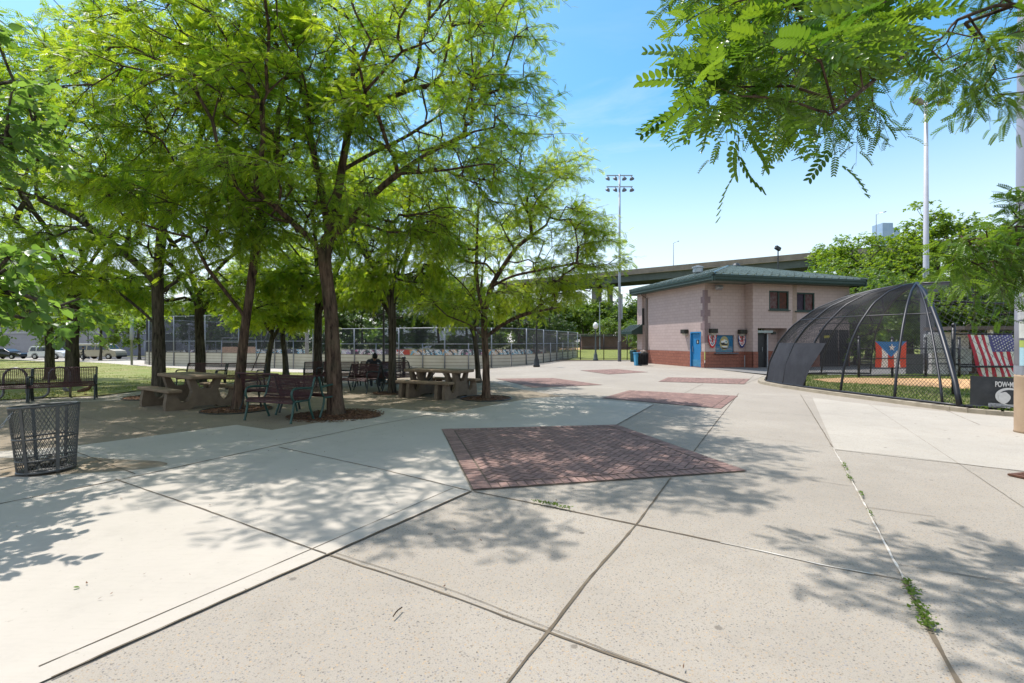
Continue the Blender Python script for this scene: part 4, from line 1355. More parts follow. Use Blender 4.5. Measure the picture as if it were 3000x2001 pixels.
# ---------------------------------------------------------------- globe lamps and plain poles
M_globe = M('globe_glass', (.85, .84, .80), None, 3, .25)
def globe_lamp(loc, H, label, globe=True, mat=None):
    t = thing('lamp_post', label, 'lamp post', loc, 0, 'park lamp posts')
    mat = mat or M_black
    b = MB(); b.lathe([(.22, 0), (.22, .12), (.17, .18), (.16, .45), (.10, .6), (.075, .75), (.06, H * .6), (.05, H - .1), (.09, H - .05), (.09, H)], 14); b.build('post', mat, t, True)
    if globe:
        b = MB(); b.lathe([(.10, H), (.20, H + .12), (.23, H + .27), (.19, H + .42), (.10, H + .52), (.04, H + .56)], 14); b.build('globe', M_globe, t, True)
        b = MB(); b.lathe([(.03, H + .545), (.035, H + .62), (.005, H + .70)], 8); b.build('finial', mat, t, True)
    else:
        b = MB(); b.lathe([(.16, H), (.20, H + .08), (.14, H + .14), (.02, H + .16)], 12); b.build('cap', mat, t, True)
    return t
globe_lamp(G(1745, 1056.5), 2.65, 'green grey lamp post with white globe by the black field fence', True, M('lamp_grey', (.10, .12, .12), None, 4, .5))
q = G(1572, 1075); globe_lamp(q, 3.7, 'black lamp post in front of the right end of the rink boards', True)
q = G(554, 1063.5); globe_lamp(q, 3.6, 'slim lamp post with flared base before the left part of the rink', False, M('lamp_blue_grey', (.10, .115, .14), None, 4, .5))
q = G(258, 1051); globe_lamp(q, 4.2, 'black lamp post without globe in front of the beige van', False)
q = G(1124, 1100); globe_lamp(q, 4.0, 'dark lamp post among the trunks right of the seated person', True)
q = G(899, 1073.5)
b = MB(); b.lathe([(.15, 0), (.15, 1.4), (.14, 1.45), (.115, 9)], 14); o = b.build('utility_pole', M('weathered_pole', (.40, .38, .35), (.27, .22, .18), 1.5, .8), None, True); o.location = q
tag(o, 'pale grey round pole standing by the rink between the trunks', 'pole')
q = G(386, 1069)
sp = thing('sign_pole', 'pale blue grey pole with a white sign box at the left corner of the rink', 'sign pole', q)
b = MB(); b.lathe([(.16, 2.2), (.14, 3.2), (.12, 7.8)], 12); b.build('shaft', M_mast, sp, True)
b = MB(); b.lathe([(.09, 0), (.09, 2.2), (.16, 2.25)], 12); b.build('base', M('pole_green', (.22, .24, .19), None, 4, .7), sp, True)
b = MB(); b.box((.36, -.02, 5.9), (.36, .07, .95), bev=.01); b.build('sign_box', M_white, sp)
q = G(738, 1086)
b = MB(); b.tube([(0, 0, 0), (1.15, .2, 2.95)], .035, 8); o = b.build('tree_stake', M_black, None, True); o.location = q
tag(o, 'thin dark leaning stake beside the slanting small tree near the path', 'stake')

# ---------------------------------------------------------------- bins, fountain, hand cart
q = G(1884, 1071.5)
bn = thing('slatted_bin', 'black slatted litter bin heaped with trash at the park building corner', 'litter bin', q)
b = MB()
for k in range(22):
    a = 2 * PI * k / 22; b.bar((.30 * math.cos(a), .30 * math.sin(a), .06), (.33 * math.cos(a), .33 * math.sin(a), .84), .018, .045, up=(math.cos(a), math.sin(a), 0))
for z, r in ((.08, .30), (.84, .335)): b.tube([(r * math.cos(2 * PI * k / 24), r * math.sin(2 * PI * k / 24), z) for k in range(24)], .022, 6, closed=True)
b.build('slats', M_black, bn)
b = MB(); b.lathe([(.27, .05), (.29, .80), (.2, .82)], 18); b.build('liner', M_dark, bn, True)
b = MB(); rnd = random.Random(3)
for k in range(9):
    a, r = rnd.uniform(0, 6.28), rnd.uniform(0, .16); b.lathe([(.03, 0), (.09, .05), (.07, .13), (.01, .17)], 7, c=(r * math.cos(a), r * math.sin(a), .80 + rnd.uniform(0, .10)))
b.build('trash', M('trash_pale', (.45, .40, .35), (.20, .13, .10), 9, .9), bn)
q = G(1869, 1071)
rb = thing('recycling_bin', 'bright blue recycling bin beside the black slatted bin', 'recycling bin', q)
b = MB(); b.add([(-.20, -.2, 0), (.20, -.2, 0), (.20, .2, 0), (-.20, .2, 0), (-.24, -.25, .80), (.24, -.25, .80), (.24, .25, .80), (-.24, .25, .80)], [(3, 2, 1, 0), (0, 1, 5, 4), (1, 2, 6, 5), (2, 3, 7, 6), (3, 0, 4, 7)]); b.build('body', M('bin_blue', (.05, .28, .48), (.04, .24, .42), 5, .5), rb)
b = MB(); b.box((0, 0, .83), (.56, .58, .07), bev=.02); b.build('lid', M('bin_lid_blue', (.04, .22, .40), None, 5, .5), rb)
q = G(1856, 1060)
b = MB(); b.lathe([(.24, 0), (.28, .8), (.30, .82), (.30, .88), (.1, .92)], 16); o = b.build('wheeled_bin', M('bin_teal', (.02, .09, .12), None, 5, .5), None, True); o.location = q
tag(o, 'dark teal round bin half hidden behind the blue recycling bin', 'bin')
q = G(1183, 1106)
df = thing('drinking_fountain', 'black post drinking fountain with curved handle near the rink boards', 'drinking fountain', q)
b = MB(); b.lathe([(.12, 0), (.12, .04), (.09, .07), (.085, .92), (.11, .95), (.10, 1.02), (.05, 1.05)], 12); b.build('post', M_black, df, True)
b = MB(); b.tube(spline([(.08, 0, .34), (.22, 0, .42), (.27, 0, .60), (.20, 0, .80), (.08, 0, .86)], 4), .02, 6); b.tube([(.24, 0, .55), (.42, 0, .52)], .025, 6); b.build('handle', M_black, df, True)
q = G(1158, 1107)
hc = thing('hand_cart', 'black steel hand cart standing upright beside the drinking fountain', 'hand cart', q)
for s in (-1, 1):
    b = MB(); b.tube(spline([(s * .27, -.25, .02), (s * .27, -.05, .06), (s * .28, 0, .2), (s * .28, .08, .98)], 3), .02, 6); b.build('rail', M_black, hc, True)
    b = MB(); b.tube([(s * .22, .02, .0), (s * .22, .12, .60)], .018, 6); b.build('leg', M_black, hc)
for z in (.30, .50, .62, .84, .97):
    b = MB(); b.bar((-.28, .03 + z * .05, z), (.28, .03 + z * .05, z), .03, .05); b.build('slat', M_black, hc)
q = G(1116, 1118)
wb = thing('litter_bin', 'black rimmed litter bin with a white bag hanging out beside the benches', 'litter bin', q)
b = MB(); b.lathe([(.2, 0), (.25, .70), (.27, .72)], 16); b.build('body', M_black, wb, True)
b = MB(); b.tube([(.28 * math.cos(2 * PI * k / 20), .28 * math.sin(2 * PI * k / 20), .74) for k in range(20)], .025, 6, closed=True); b.build('rim', M_bframe, wb, True)
b = MB(); b.lathe([(.26, .36), (.31, .42), (.30, .62), (.285, .755), (.24, .765)], 14); b.v = [(x * (1 + .06 * math.sin(7 * z + 5 * x)), y * (1 + .06 * math.sin(9 * z + y * 4)), z + .02 * math.sin(11 * x)) for x, y, z in b.v]; b.build('bag', M('bag_white', (.60, .62, .66), (.45, .47, .52), 9, .4), wb, True)
# storm drain grate at the right edge
q = G(2985, 1401)
dg = thing('drain_grate', 'rusty storm drain grate set in the pavement at the right edge', 'drain grate', (q.x + .47, q.y + .02, .018), math.atan2(.25, .97))
b = MB(); b.box((0, 0, -.012), (.9, .36, .01)); b.build('pit', M_dark, dg)
b = MB()
for s in (-1, 1): b.box((0, s * .18, 0), (.94, .04, .022)); b.box((s * .45, 0, .001), (.04, .32, .022))
for k in range(14): b.box((-.4 + k * .0615, 0, -.001), (.028, .33, .018))
b.build('grate', M('rusty_iron', (.16, .07, .04), (.09, .045, .03), 14, .8), dg)
# ---------------------------------------------------------------- skating rink with boards, poles, netting and graffiti
M_board = M('board_cream', (.50, .465, .39), (.42, .385, .32), 1.4, .7)
M_boardgap = M('board_edge', (.22, .19, .15), None, 5, .8)
M_rail = M('rink_rail', (.26, .275, .30), (.20, .21, .23), 6, .45, .5)
M_rinkpost = M('rink_post', (.20, .20, .205), (.14, .14, .145), 6, .5, .4)
M_wire = M('chain_wire', (.30, .31, .32), None, 6, .5, .5)
M_wire_d = M('chain_wire_dark', (.05, .05, .055), None, 6, .5, .2)
RZ0 = -.47
ad = Vector((-.937, .349, 0)).normalized(); ed = Vector((.349, .937, 0)).normalized()
def rink_path():
    Pn = Vector((-6, 32.6, 0)); Lr, Wr, rad = 26.0, 14.0, 6.0
    pts = []
    c1 = Pn + ed * rad
    p_end = c1 - ad * rad
    far1 = p_end + ed * Wr
    pts += [far1.lerp(p_end, k / 7) for k in range(8)]
    for k in range(1, 7):
        a = PI / 2 * k / 6
        pts.append(c1 - ad * (rad * math.cos(a)) - ed * (rad * math.sin(a)))
    q = Pn + ad * Lr
    pts += [Pn.lerp(q, k / 14) for k in range(1, 15)]
    c2 = q + ed * rad
    for k in range(1, 7):
        a = PI / 2 * k / 6
        pts.append(c2 + ad * (rad * math.sin(a)) - ed * (rad * math.cos(a)))
    p3 = c2 + ad * rad
    pts += [p3.lerp(p3 + ed * Wr, k / 7) for k in range(1, 8)]
    return pts, c1, c2, p_end, p3, far1
RP, c1, c2, pe, p3, far1 = rink_path()
rink = thing('rink_enclosure', 'cream boarded skating rink with tall steel poles and chain link netting', 'rink fence', (RP[10].x, RP[10].y, RZ0))
O = Vector((RP[10].x, RP[10].y, 0))
RH = 1.12
near = RP
for a, b in zip(near[:-1], near[1:]):
    a, b = a - O, b - O
    d = (b - a).normalized(); nn = Vector((d.y, -d.x, 0))
    m = MB()
    m.bar(a + d * .03 + Vector((0, 0, RH / 2)), b - d * .03 + Vector((0, 0, RH / 2)), .04, RH)
    for z in (.22, .45, .68, .9): 
        for s in (1, -1): m.bar(a + d * .03 + nn * .024 * s + Vector((0, 0, z)), b - d * .03 + nn * .024 * s + Vector((0, 0, z)), .016, .024, 1)
    m.bar(a + Vector((0, 0, RH + .02)), b + Vector((0, 0, RH + .02)), .07, .045, 1)
    m.build('board_panel', [M_board, M_boardgap], rink)
for i, a in enumerate(near):
    d = (near[min(i + 1, len(near) - 1)] - near[max(i - 1, 0)]).normalized(); nn = Vector((d.y, -d.x, 0))
    tall = i % 2 == 0
    p = a - O - nn * .07
    h = (4.25 if i > 17 else 3.0) if tall else (2.15 if i > 17 else 1.95)
    m = MB(); m.tube([p, p + Vector((0, 0, h))], .042 if tall else .032, 8); m.build('pole', M_rail, rink, True)
    p = a - O + nn * .05
    m = MB(); m.bar(p + Vector((0, 0, -.25)), p + Vector((0, 0, RH)), .05, .05); m.build('board_post', M_rinkpost, rink)
    if i < len(near) - 1:     # intermediate stiffeners
        p = (a + near[i + 1]) / 2 - O + nn * .045
        m = MB(); m.bar(p + Vector((0, 0, -.25)), p + Vector((0, 0, RH)), .04, .04); m.build('board_post', M_rinkpost, rink)
def rail(idx, z, r=.028):
    m = MB(); m.tube([near[i] - O + Vector((0, 0, z)) for i in idx], r, 6); m.build('top_rail', M_rail, rink, True)
rail(range(0, 19), 1.9); rail(range(0, 19), 2.98)
rail(range(18, len(near)), 2.1); rail(range(18, len(near)), 4.2)
# chain link between the rails: real wires
g = Geo()
def wires(path, z0, z1, pitch, r, g):
    L = [0]
    for a, b in zip(path[:-1], path[1:]): L.append(L[-1] + (b - a).length)
    tot = L[-1]; H_ = z1 - z0
    xs = np.array([p.x for p in path]); ys = np.array([p.y for p in path]); Ls = np.array(L)
    PP = []
    for s in (-1, 1):
        u0 = np.arange(-H_ if s > 0 else 0, tot if s > 0 else tot + H_, pitch)
        t = np.linspace(0, 1, 7)
        U = u0[:, None] + s * H_ * t[None]
        Z = z0 + H_ * t[None] + 0 * U
        ok_ = (U >= 0) & (U <= tot)
        Uc = np.clip(U, 0, tot)
        X = np.interp(Uc, Ls, xs); Y = np.interp(Uc, Ls, ys)
        # slide clipped points along the wire so that nothing sticks out
        Zc = np.where(ok_, Z, Z - 0)
        for k in range(len(u0)):
            m = ok_[k]
            if m.sum() < 2: continue
            i = np.where(m)[0]
            sel = np.clip(np.arange(7), i[0], i[-1])
            q = np.stack([X[k][sel], Y[k][sel], Zc[k][sel]], -1) + np.arange(7)[:, None] * 1e-5
            PP.append(q)
    V, Q = bulk_tubes(np.array(PP), r, 3); g.add(V, Q)
rel = [p - O for p in near]
wires(rel, RH, 3.0, .15, .011, g)
wires(rel[18:], 3.0, 4.2, .15, .011, g)
g.build('chain_link', M_wire_d, rink)
# players' gate near the right end
a, b = near[9] - O, near[11] - O
d = (b - a).normalized(); nn = Vector((d.y, -d.x, 0))
for s in (0, 1):
    m = MB(); x0 = a + d * (.1 + s * 1.0) + nn * .12
    for z in (.12, .55, 1.05): m.bar(x0 + Vector((0, 0, z)), x0 + d * .9 + Vector((0, 0, z)), .05)
    m.bar(x0, x0 + Vector((0, 0, 1.1)), .05); m.bar(x0 + d * .9, x0 + d * .9 + Vector((0, 0, 1.1)), .05)
    m.build('gate', M_rinkpost, rink)
m = MB(); k = 21; a, b = near[16] - O, near[17] - O; d = (b - a).normalized(); nn = Vector((d.y, -d.x, 0)); x0 = a.lerp(b, .35)
m.bar(x0 + nn * .03 + Vector((0, 0, .62)), x0 + d * .9 + nn * .03 + Vector((0, 0, .62)), .02, .17); m.build('sponsor_board', M('faded_blue', (.16, .24, .33), (.25, .30, .36), 12, .7), rink)
drape('rink_floor', [(p.x, p.y) for p in RP], .03, M('rink_concrete', (.42, .38, .33), (.34, .31, .27), .8, .8), grid=True)

# graffiti covered wall panels along the far side of the rink and the ramps in front of them
def mat_graffiti(name, pal, seed, sc=1.0):
    m, n, l, p = newmat(name)
    tc = n.new('ShaderNodeTexCoord')
    mp = n.new('ShaderNodeMapping'); mp.inputs['Location'].default_value = (seed * 7.3, seed * 3.1, 0); mp.inputs['Rotation'].default_value = (0, R(24), 0); mp.inputs['Scale'].default_value = (sc * .8, 1, sc * 1.2)
    l.new(tc.outputs['Object'], mp.inputs['Vector'])
    nz = n.new('ShaderNodeTexNoise'); nz.inputs['Scale'].default_value = .85; nz.inputs['Detail'].default_value = 1.5; nz.inputs['Distortion'].default_value = 2.6
    l.new(mp.outputs[0], nz.inputs['Vector'])
    k = len(pal)
    r = n.new('ShaderNodeValToRGB'); r.color_ramp.interpolation = 'CONSTANT'
    e = r.color_ramp.elements
    while len(e) < k: e.new(.5)
    for i, c in enumerate(pal): e[i].position = .30 + .40 * i / k; e[i].color = (*c, 1)
    l.new(nz.outputs['Fac'], r.inputs['Fac'])
    w = n.new('ShaderNodeTexWave'); w.inputs['Scale'].default_value = .42; w.inputs['Distortion'].default_value = 16; w.inputs['Detail'].default_value = 1.5
    l.new(mp.outputs[0], w.inputs['Vector'])
    c = mix(n, l, ramp(n, l, w.outputs['Fac'], [(.80, 0.0), (.84, .9)]), r.outputs['Color'], (.03, .03, .04))
    c = mix(n, l, ramp(n, l, w.outputs['Fac'], [(.06, .8), (.10, 0.0)]), c, (.65, .64, .62))
    l.new(c, p.inputs['Base Color']); p.inputs['Roughness'].default_value = .7
    return m
cy, wh, bk_, rd, og, pk, tl = (.12, .38, .52), (.60, .60, .58), (.05, .05, .06), (.45, .05, .035), (.55, .30, .10), (.45, .16, .28), (.18, .42, .40)
GM = [mat_graffiti('graffiti_blue', [wh, cy, wh, bk_, cy, wh], 1), mat_graffiti('graffiti_mint', [wh, tl, bk_, wh, pk, wh], 2), mat_graffiti('graffiti_violet', [wh, (.30, .25, .38), wh, pk, bk_], 3),
      mat_graffiti('graffiti_orange', [og, wh, og, cy, (.5, .4, .25)], 4), mat_graffiti('graffiti_dark', [bk_, rd, (.1, .1, .11), wh, bk_], 5)]
M_gred = M('graffiti_red', (.47, .055, .035), (.40, .07, .03), 3, .7)
gw_a, gw_b = at(1000, 1030, 46), at(1600, 1030, 52)
NP = 13
wz = {0: 2, 1: 1, 2: 2, 3: 5, 4: 3, 5: 0, 6: 3, 7: 1, 8: 1, 9: 3, 10: 0, 11: 0, 12: 4}
labels = ['white and black lettered graffiti panel left of the thin poles', 'pale mint graffiti panel second from the left end', 'violet graffiti panel just left of the red one', '', 'orange graffiti panel right of the red one', 'sky blue graffiti panel with black strokes', 'orange and tan graffiti panel in the middle of the wall',
          'mint graffiti panel with black and white strokes left of centre', 'mint and pink graffiti panel behind the forked tree', 'orange graffiti panel right of the forked tree', 'light blue graffiti panel right of the orange one', 'light blue graffiti panel next to the dark red one', 'dark red and black graffiti panel at the right end']
dw = (gw_b - gw_a); Lw = Vector((dw.x, dw.y, 0)).length / NP; dw = Vector((dw.x, dw.y, 0)).normalized()
wang = math.atan2(dw.y, dw.x)
for k in range(NP):
    p = gw_a + dw * (Lw * (k + .5)); z0 = RZ0
    zt = EYE - .0158 * p.y - .05
    red = k == 3
    o = thing('graffiti_panel', 'red graffiti panel with white letters laK seen through the rink netting' if red else labels[k] + ' of the rink', 'graffiti panel', (p.x, p.y, z0), wang, 'graffiti panels along the far rink side')
    m = MB(); m.box((0, 0, (zt - z0) / 2), (Lw - .03, .08, zt - z0)); m.build('panel', M_gred if red else GM[wz[k]], o)
    m = MB(); m.box((0, .02, zt - z0 + .03), (Lw, .12, .05)); m.build('coping', M_rinkpost, o)
    if red:
        cu = bpy.data.curves.new('letters', 'FONT'); cu.body = 'laK'; cu.size = .66; cu.extrude = .01; cu.align_x = 'CENTER'; cu.offset = .02
        to = bpy.data.objects.new('letters', cu); C.objects.link(to)
        bpy.context.view_layer.update()
        me = bpy.data.meshes.new_from_object(to.evaluated_get(bpy.context.evaluated_depsgraph_get())); bpy.data.objects.remove(to)
        t_ = link_mesh('letters', me, M_fwhite, o); t_.rotation_euler = (R(90), 0, 0); t_.location = (-.15, -.052, zt - z0 - .53)
# curved ramps
def ramp_box(loc, rz, W_, H_, D_, mat, label, face=None):
    t = thing('skate_ramp', label, 'skate ramp', loc, rz, 'skate ramps in the rink')
    prof = [(0, 0)] + [(D_ * (1 - math.cos(a)) if False else D_ * math.sin(a), H_ * (1 - math.cos(a))) for a in [PI / 2 * k / 8 for k in range(1, 9)]] + [(D_ + .5, H_), (D_ + .5, 0)]
    m = MB(); m.prism(prof, -W_ / 2, W_ / 2, lambda p, q, tt: Vector((tt, p, q))); m.build('deck', mat, t)
    m = MB()
    for s in (-1, 1): m.tube([(s * W_ / 2, D_ + .45, H_), (s * W_ / 2, D_ + .45, H_ + .9)], .025, 6)
    for z in (.45, .9): m.tube([(-W_ / 2, D_ + .45, H_ + z), (W_ / 2, D_ + .45, H_ + z)], .025, 6)
    m.build('guard_rail', M_rail, t)
    return t
M_ply = M('ramp_ply', (.36, .22, .15), (.46, .30, .20), 2, .7)
p = at(690, 1040, 47); ramp_box((p.x, p.y, RZ0 + .03), R(20), 3.0, 1.5, 1.4, M_ply, 'brown plywood skate ramp with guard rail behind the slanting trees')
p = at(610, 1040, 49); ramp_box((p.x, p.y, RZ0 + .03), R(160), 2.4, 1.2, 1.2, GM[2], 'graffitied skate ramp left of the plywood one')
p = at(1060, 1040, 43); ramp_box((p.x, p.y, RZ0 + .03), R(-70), 3.2, 1.0, 2.6, M('ramp_pink', (.50, .36, .28), (.42, .30, .24), 2, .7), 'low curved skate ramp at the left end of the graffiti wall')
p0, p1_ = at(745, 1030, 52), at(880, 1030, 50)
o = thing('graffiti_panel', 'blue scribbled graffiti panel between the small slanting trees', 'graffiti panel', ((p0.x + p1_.x) / 2, 51, RZ0), 0, 'graffiti panels along the far rink side')
m = MB(); m.box((0, 0, .62), (p1_.x - p0.x, .08, 1.24)); m.build('panel', GM[0], o); m = MB(); m.box((0, 0, 1.27), (p1_.x - p0.x + .1, .12, .05)); m.build('coping', M_rinkpost, o)

# white bench like board and table beside the rink gate at the left
q = G(650, 1069)
bt = thing('folding_table', 'grey folding table standing against the left rink boards', 'table', q)
m = MB(); m.box((0, 0, .72), (1.9, .6, .05)); m.build('table_top', M_steel, bt)
for x in (-.7, .7):
    m = MB(); m.tube([(x, -.2, 0), (x, -.2, .7)], .02, 6); m.build('leg', M_black, bt); m = MB(); m.tube([(x, .2, 0), (x, .2, .7)], .02, 6); m.build('leg', M_black, bt)

# ---------------------------------------------------------------- black field fence
ff = thing('field_fence', 'black chain link fence in front of the playing field left of the park building', 'fence', (1.9, 42.4, 0))
xs = [1.9 + k * 2.05 for k in range(8)]
for x in xs:
    m = MB(); m.tube([(x - 1.9, 0, 0), (x - 1.9, 0, 2.25)], .038, 8); m.build('post', M_black, ff, True)
for z in (.08, 1.1, 2.22):
    m = MB(); m.tube([(0, 0, z), (xs[-1] - 1.9, 0, z)], .026, 6); m.build('rail', M_black, ff, True)
g = Geo(); wires([Vector((0, 0, 0)), Vector((xs[-1] - 1.9, 0, 0))], .08, 2.2, .10, .0035, g); g.build('chain_link', M_black, ff)
# ---------------------------------------------------------------- batting cage / backstop dome
M_vinyl = M('black_vinyl', (.013, .013, .018), (.010, .010, .013), 6, .42, spec=.4)
M_net = M('net_wire', (.022, .021, .027), (.015, .015, .018), 8, .5, spec=.3)
AP = Vector((12.3, 14.7, 3.36))
BASE = [(16.6, 22.4), (14.8, 22.7), (13.1, 22.3), (11.6, 21.2), (10.4, 19.8), (9.62, 18.3), (9.50, 17.0), (9.55, 16.0), (9.70, 14.5), (10.0, 12.75), (10.36, 11.05)]
PB = [(1, 0), (.97, .75), (.90, 1.50), (.80, 2.08), (.62, 2.72), (.42, 3.08), (.2, 3.29), (0, 3.36)]      # bulging profile
PF = [(1, 0), (.93, .5), (.8, 1.1), (.62, 1.85), (.42, 2.52), (.2, 3.06), (0, 3.36)]                       # straighter front hoop
def prof(pp, t):
    n = len(pp) - 1
    zs = [a[1] for a in pp]; rs = [a[0] for a in pp]
    return float(np.interp(t * 3.36, zs, rs)), t * 3.36
def dome(u, t):
    """u: 0..len(BASE)-1 along the base, t: 0 base .. 1 apex (by height, eased)"""
    tt = 1 - (1 - t) ** 1.7
    i = min(int(u), len(BASE) - 2); f = u - i
    a, b = Vector((*BASE[i], 0)), Vector((*BASE[i + 1], 0))
    base = a.lerp(b, f)
    w = sm((u - 7.4) / 2.6)
    r0, z = prof(PB, tt); r1, _ = prof(PF, tt)
    r = r0 * (1 - w) + r1 * w
    x = AP.x + (base.x - AP.x) * r; y = AP.y + (base.y - AP.y) * r
    return Vector((x, y, .12 + z * (3.24 / 3.36)))
cage = thing('batting_cage', 'domed batting cage of black hoops and chain link netting on a kerb', 'batting cage', (AP.x, AP.y, 0))
OA = Vector((AP.x, AP.y, 0))
NU = len(BASE) - 1
for u in (0, 1.2, 2.5, 3.8, 5.0, 6.05, 7.1, 8.1, 9.05, 9.93):
    m = MB(); m.tube([dome(u, k / 22) - OA for k in range(23)], .034 if u < 9.5 else .06, 8); m.build('hoop', M_vinyl, cage, True)
m = MB(); m.tube([dome(9.72, k / 22) - OA for k in range(23)], .028, 8); m.build('hoop', M_vinyl, cage, True)
for z_ in (0.0, .50):
    m = MB(); m.tube([dome(u * .25, z_) - OA for u in range(4 * NU + 1)], .038 if z_ == 0 else .018, 8); m.build('ring_rail', M_vinyl, cage, True)
# net: two families of wires over the dome
def dome_np(U, T):
    B = np.array(BASE)
    bx = np.interp(U, np.arange(len(B)), B[:, 0]); by = np.interp(U, np.arange(len(B)), B[:, 1])
    tt = 1 - (1 - T) ** 1.7
    w = np.clip((U - 7.4) / 2.6, 0, 1); w = w * w * (3 - 2 * w)
    z = tt * 3.36
    r = np.interp(z, [a[1] for a in PB], [a[0] for a in PB]) * (1 - w) + np.interp(z, [a[1] for a in PF], [a[0] for a in PF]) * w
    return np.stack([AP.x + (bx - AP.x) * r - OA.x, AP.y + (by - AP.y) * r - OA.y, .12 + z * (3.24 / 3.36)], -1)
g = Geo()
seg = [0]
for a, b in zip(BASE[:-1], BASE[1:]): seg.append(seg[-1] + math.dist(a, b))
seg = np.array(seg); totL = seg[-1]
NW = int(totL / .095)
for s in (-1, 1):
    K = 40
    t = np.linspace(0, .965, K)
    slope = 5.2            # metres of base travelled while climbing to the top
    starts = np.arange(NW + int(slope / .095)) * .095 - (slope if s > 0 else 0)
    P = []
    for l0 in starts:
        l = l0 + s * slope * t
        ok_ = (l >= 0) & (l <= seg[-1] * (9.93 / NU) + .02)
        if ok_.sum() < 2: continue
        i = np.where(ok_)[0]
        sel = np.clip(np.arange(K), i[0], i[-1])
        u = np.interp(l[sel], seg, np.arange(len(seg)))
        P.append(dome_np(u, t[sel]) + np.arange(K)[:, None] * 1e-5)
    V, Q = bulk_tubes(np.array(P), .0046, 3); g.add(V, Q)
g.build('net', M_net, cage)
# dark windscreen cloth laced to the left flank
m = MB(); us = np.linspace(5.1, 7.1, 16); ts = np.linspace(.0, .29, 10)
idx = {}
for i, u in enumerate(us):
    for j, t_ in enumerate(ts):
        p = dome(u + .40 * (j / 9) * max(0, (i - 6) / 9), t_) ; c_ = Vector((AP.x, AP.y, p.z)); p = p + (p - c_).normalized() * (.03 + .012 * math.sin(i * 1.7 + j * .6))
        m.v.append(tuple(p - OA)); idx[i, j] = len(m.v) - 1
for i in range(15):
    for j in range(9): m.f.append((idx[i, j], idx[i + 1, j], idx[i + 1, j + 1], idx[i, j + 1])); m.m.append(0)
m.build('windscreen', M('windscreen_cloth', (.034, .036, .044), (.022, .023, .030), 3, .85, bmp=.4, bscale=120), cage, True)
# straight low front between the hoop and the right end
FR = [Vector((10.36, 11.05, 0)), Vector((11.4, 10.1, 0)), Vector((12.6, 9.15, 0))]
for z in (.12,):
    m = MB(); m.tube([p - OA + Vector((0, 0, z)) for p in FR], .045, 8); m.build('bottom_rail', M_vinyl, cage, True)
# right hand hoop beyond the pole
m = MB(); m.tube(spline([Vector((12.6, 9.15, .1)) - OA, Vector((13.6, 10.8, 2.2)) - OA, Vector((13.7, 12.6, 3.12)) - OA, AP - OA], 8), .05, 8); m.build('hoop', M_vinyl, cage, True)
# roof rail of the right part
m = MB(); m.tube([dome(9.93, .62) - OA, Vector((15.2, 13.6, 2.62)) - OA], .03, 6); m.build('ring_rail', M_vinyl, cage, True)
g = Geo()
hoopR = spline([Vector((12.6, 9.15, .1)), Vector((13.6, 10.8, 2.2)), Vector((13.7, 12.6, 3.12)), AP], 8)
P = []
hl = [dome(9.93, k / 24) for k in range(25)]; hr = [hoopR[min(int(k / 24 * (len(hoopR) - 1)), len(hoopR) - 1)] for k in range(25)]
for s in (0, 1):
    for q in np.arange(-1, 1, .055):
        pts = []
        for k in range(25):
            f = q + k / 24 if s else 1 - (q + k / 24)
            if 0 <= f <= 1: pts.append(hl[k].lerp(hr[k], f))
        if len(pts) > 2:
            pts += [pts[-1] + Vector((1e-5 * i, 0, 0)) for i in range(1, 26 - len(pts))]
            P.append([list(p - OA) for p in pts[:25]])
V, Q = bulk_tubes(np.array(P), .0045, 3); g.add(V, Q); g.build('net', M_net, cage)
# kerb
m = MB(); kp = spline([Vector((p[0] + (p[0] - AP.x) * .03, p[1] + (p[1] - AP.y) * .03, 0)) for p in BASE[1:]] + [Vector((11.25, 9.95, 0)), Vector((12.7, 8.75, 0)), Vector((16, 6.0, 0))], 5)
for a, b in zip(kp[:-1], kp[1:]):
    m.bar(a + Vector((0, 0, .03)), b + (b - a).normalized() * .05 + Vector((0, 0, .03)), .22, .13)
tag(m.build('kerb', M_curb), kind='structure')
# ground inside: grass, clay oval, grass
ins = [(p[0], p[1]) for p in BASE] + [(11.3, 10.15), (12.7, 9.0), (16, 6.4), (30, 6.4), (30, 24), (18, 23)]
drape('cage_turf', ins, .022, M_turf, grid=False)
clay = GP((2375, 1113), (2480, 1109), (2700, 1111), (3050, 1116)) + [Vector((24, 15, 0)), Vector((22, 12.8, 0))] + GP((3050, 1152), (2840, 1143), (2620, 1131), (2430, 1122))
drape('clay_infield', [(p[0], p[1]) for p in clay], .034, M_infield, grid=False)
drape('apron', [(11.3, 30.0), (26, 34), (30, 24.2), (18, 23.2), (14.7, 23.2), (12.5, 22.6)], .010, M('apron_concrete', (.20, .19, .18), (.15, .14, .13), 1, .9), grid=False)

# ---------------------------------------------------------------- fence lines behind the infield, with the flags
def fence(name, label, a, b, zs, h, n, pitch=.12, r=.0042):
    a, b = Vector((*a, 0)), Vector((*b, 0))
    t = thing(name, label, 'fence', a, 0)
    for k in range(n + 1):
        p = (b - a) * (k / n); m = MB(); m.tube([p, p + Vector((0, 0, h + .12))], .05, 8); m.build('post', M_vinyl, t, True)
        m = MB(); m.lathe([(.06, h + .10), (.055, h + .16), (.01, h + .20)], 8, c=tuple(p)); m.build('post_cap', M_vinyl, t)
    for z in zs:
        m = MB(); m.tube([Vector((0, 0, z)), b - a + Vector((0, 0, z))], .028, 6); m.build('rail', M_vinyl, t, True)
    g = Geo(); wires([Vector((0, 0, 0)), b - a], .08, h, pitch, r, g); g.build('chain_link', M_net, t)
    return t
fi_ = fence('infield_fence', 'black chain link fence behind the clay infield carrying the star flag', (15.2, 21.2), (19.6, 21.2), (.1, .62, 1.28), 1.62, 3)
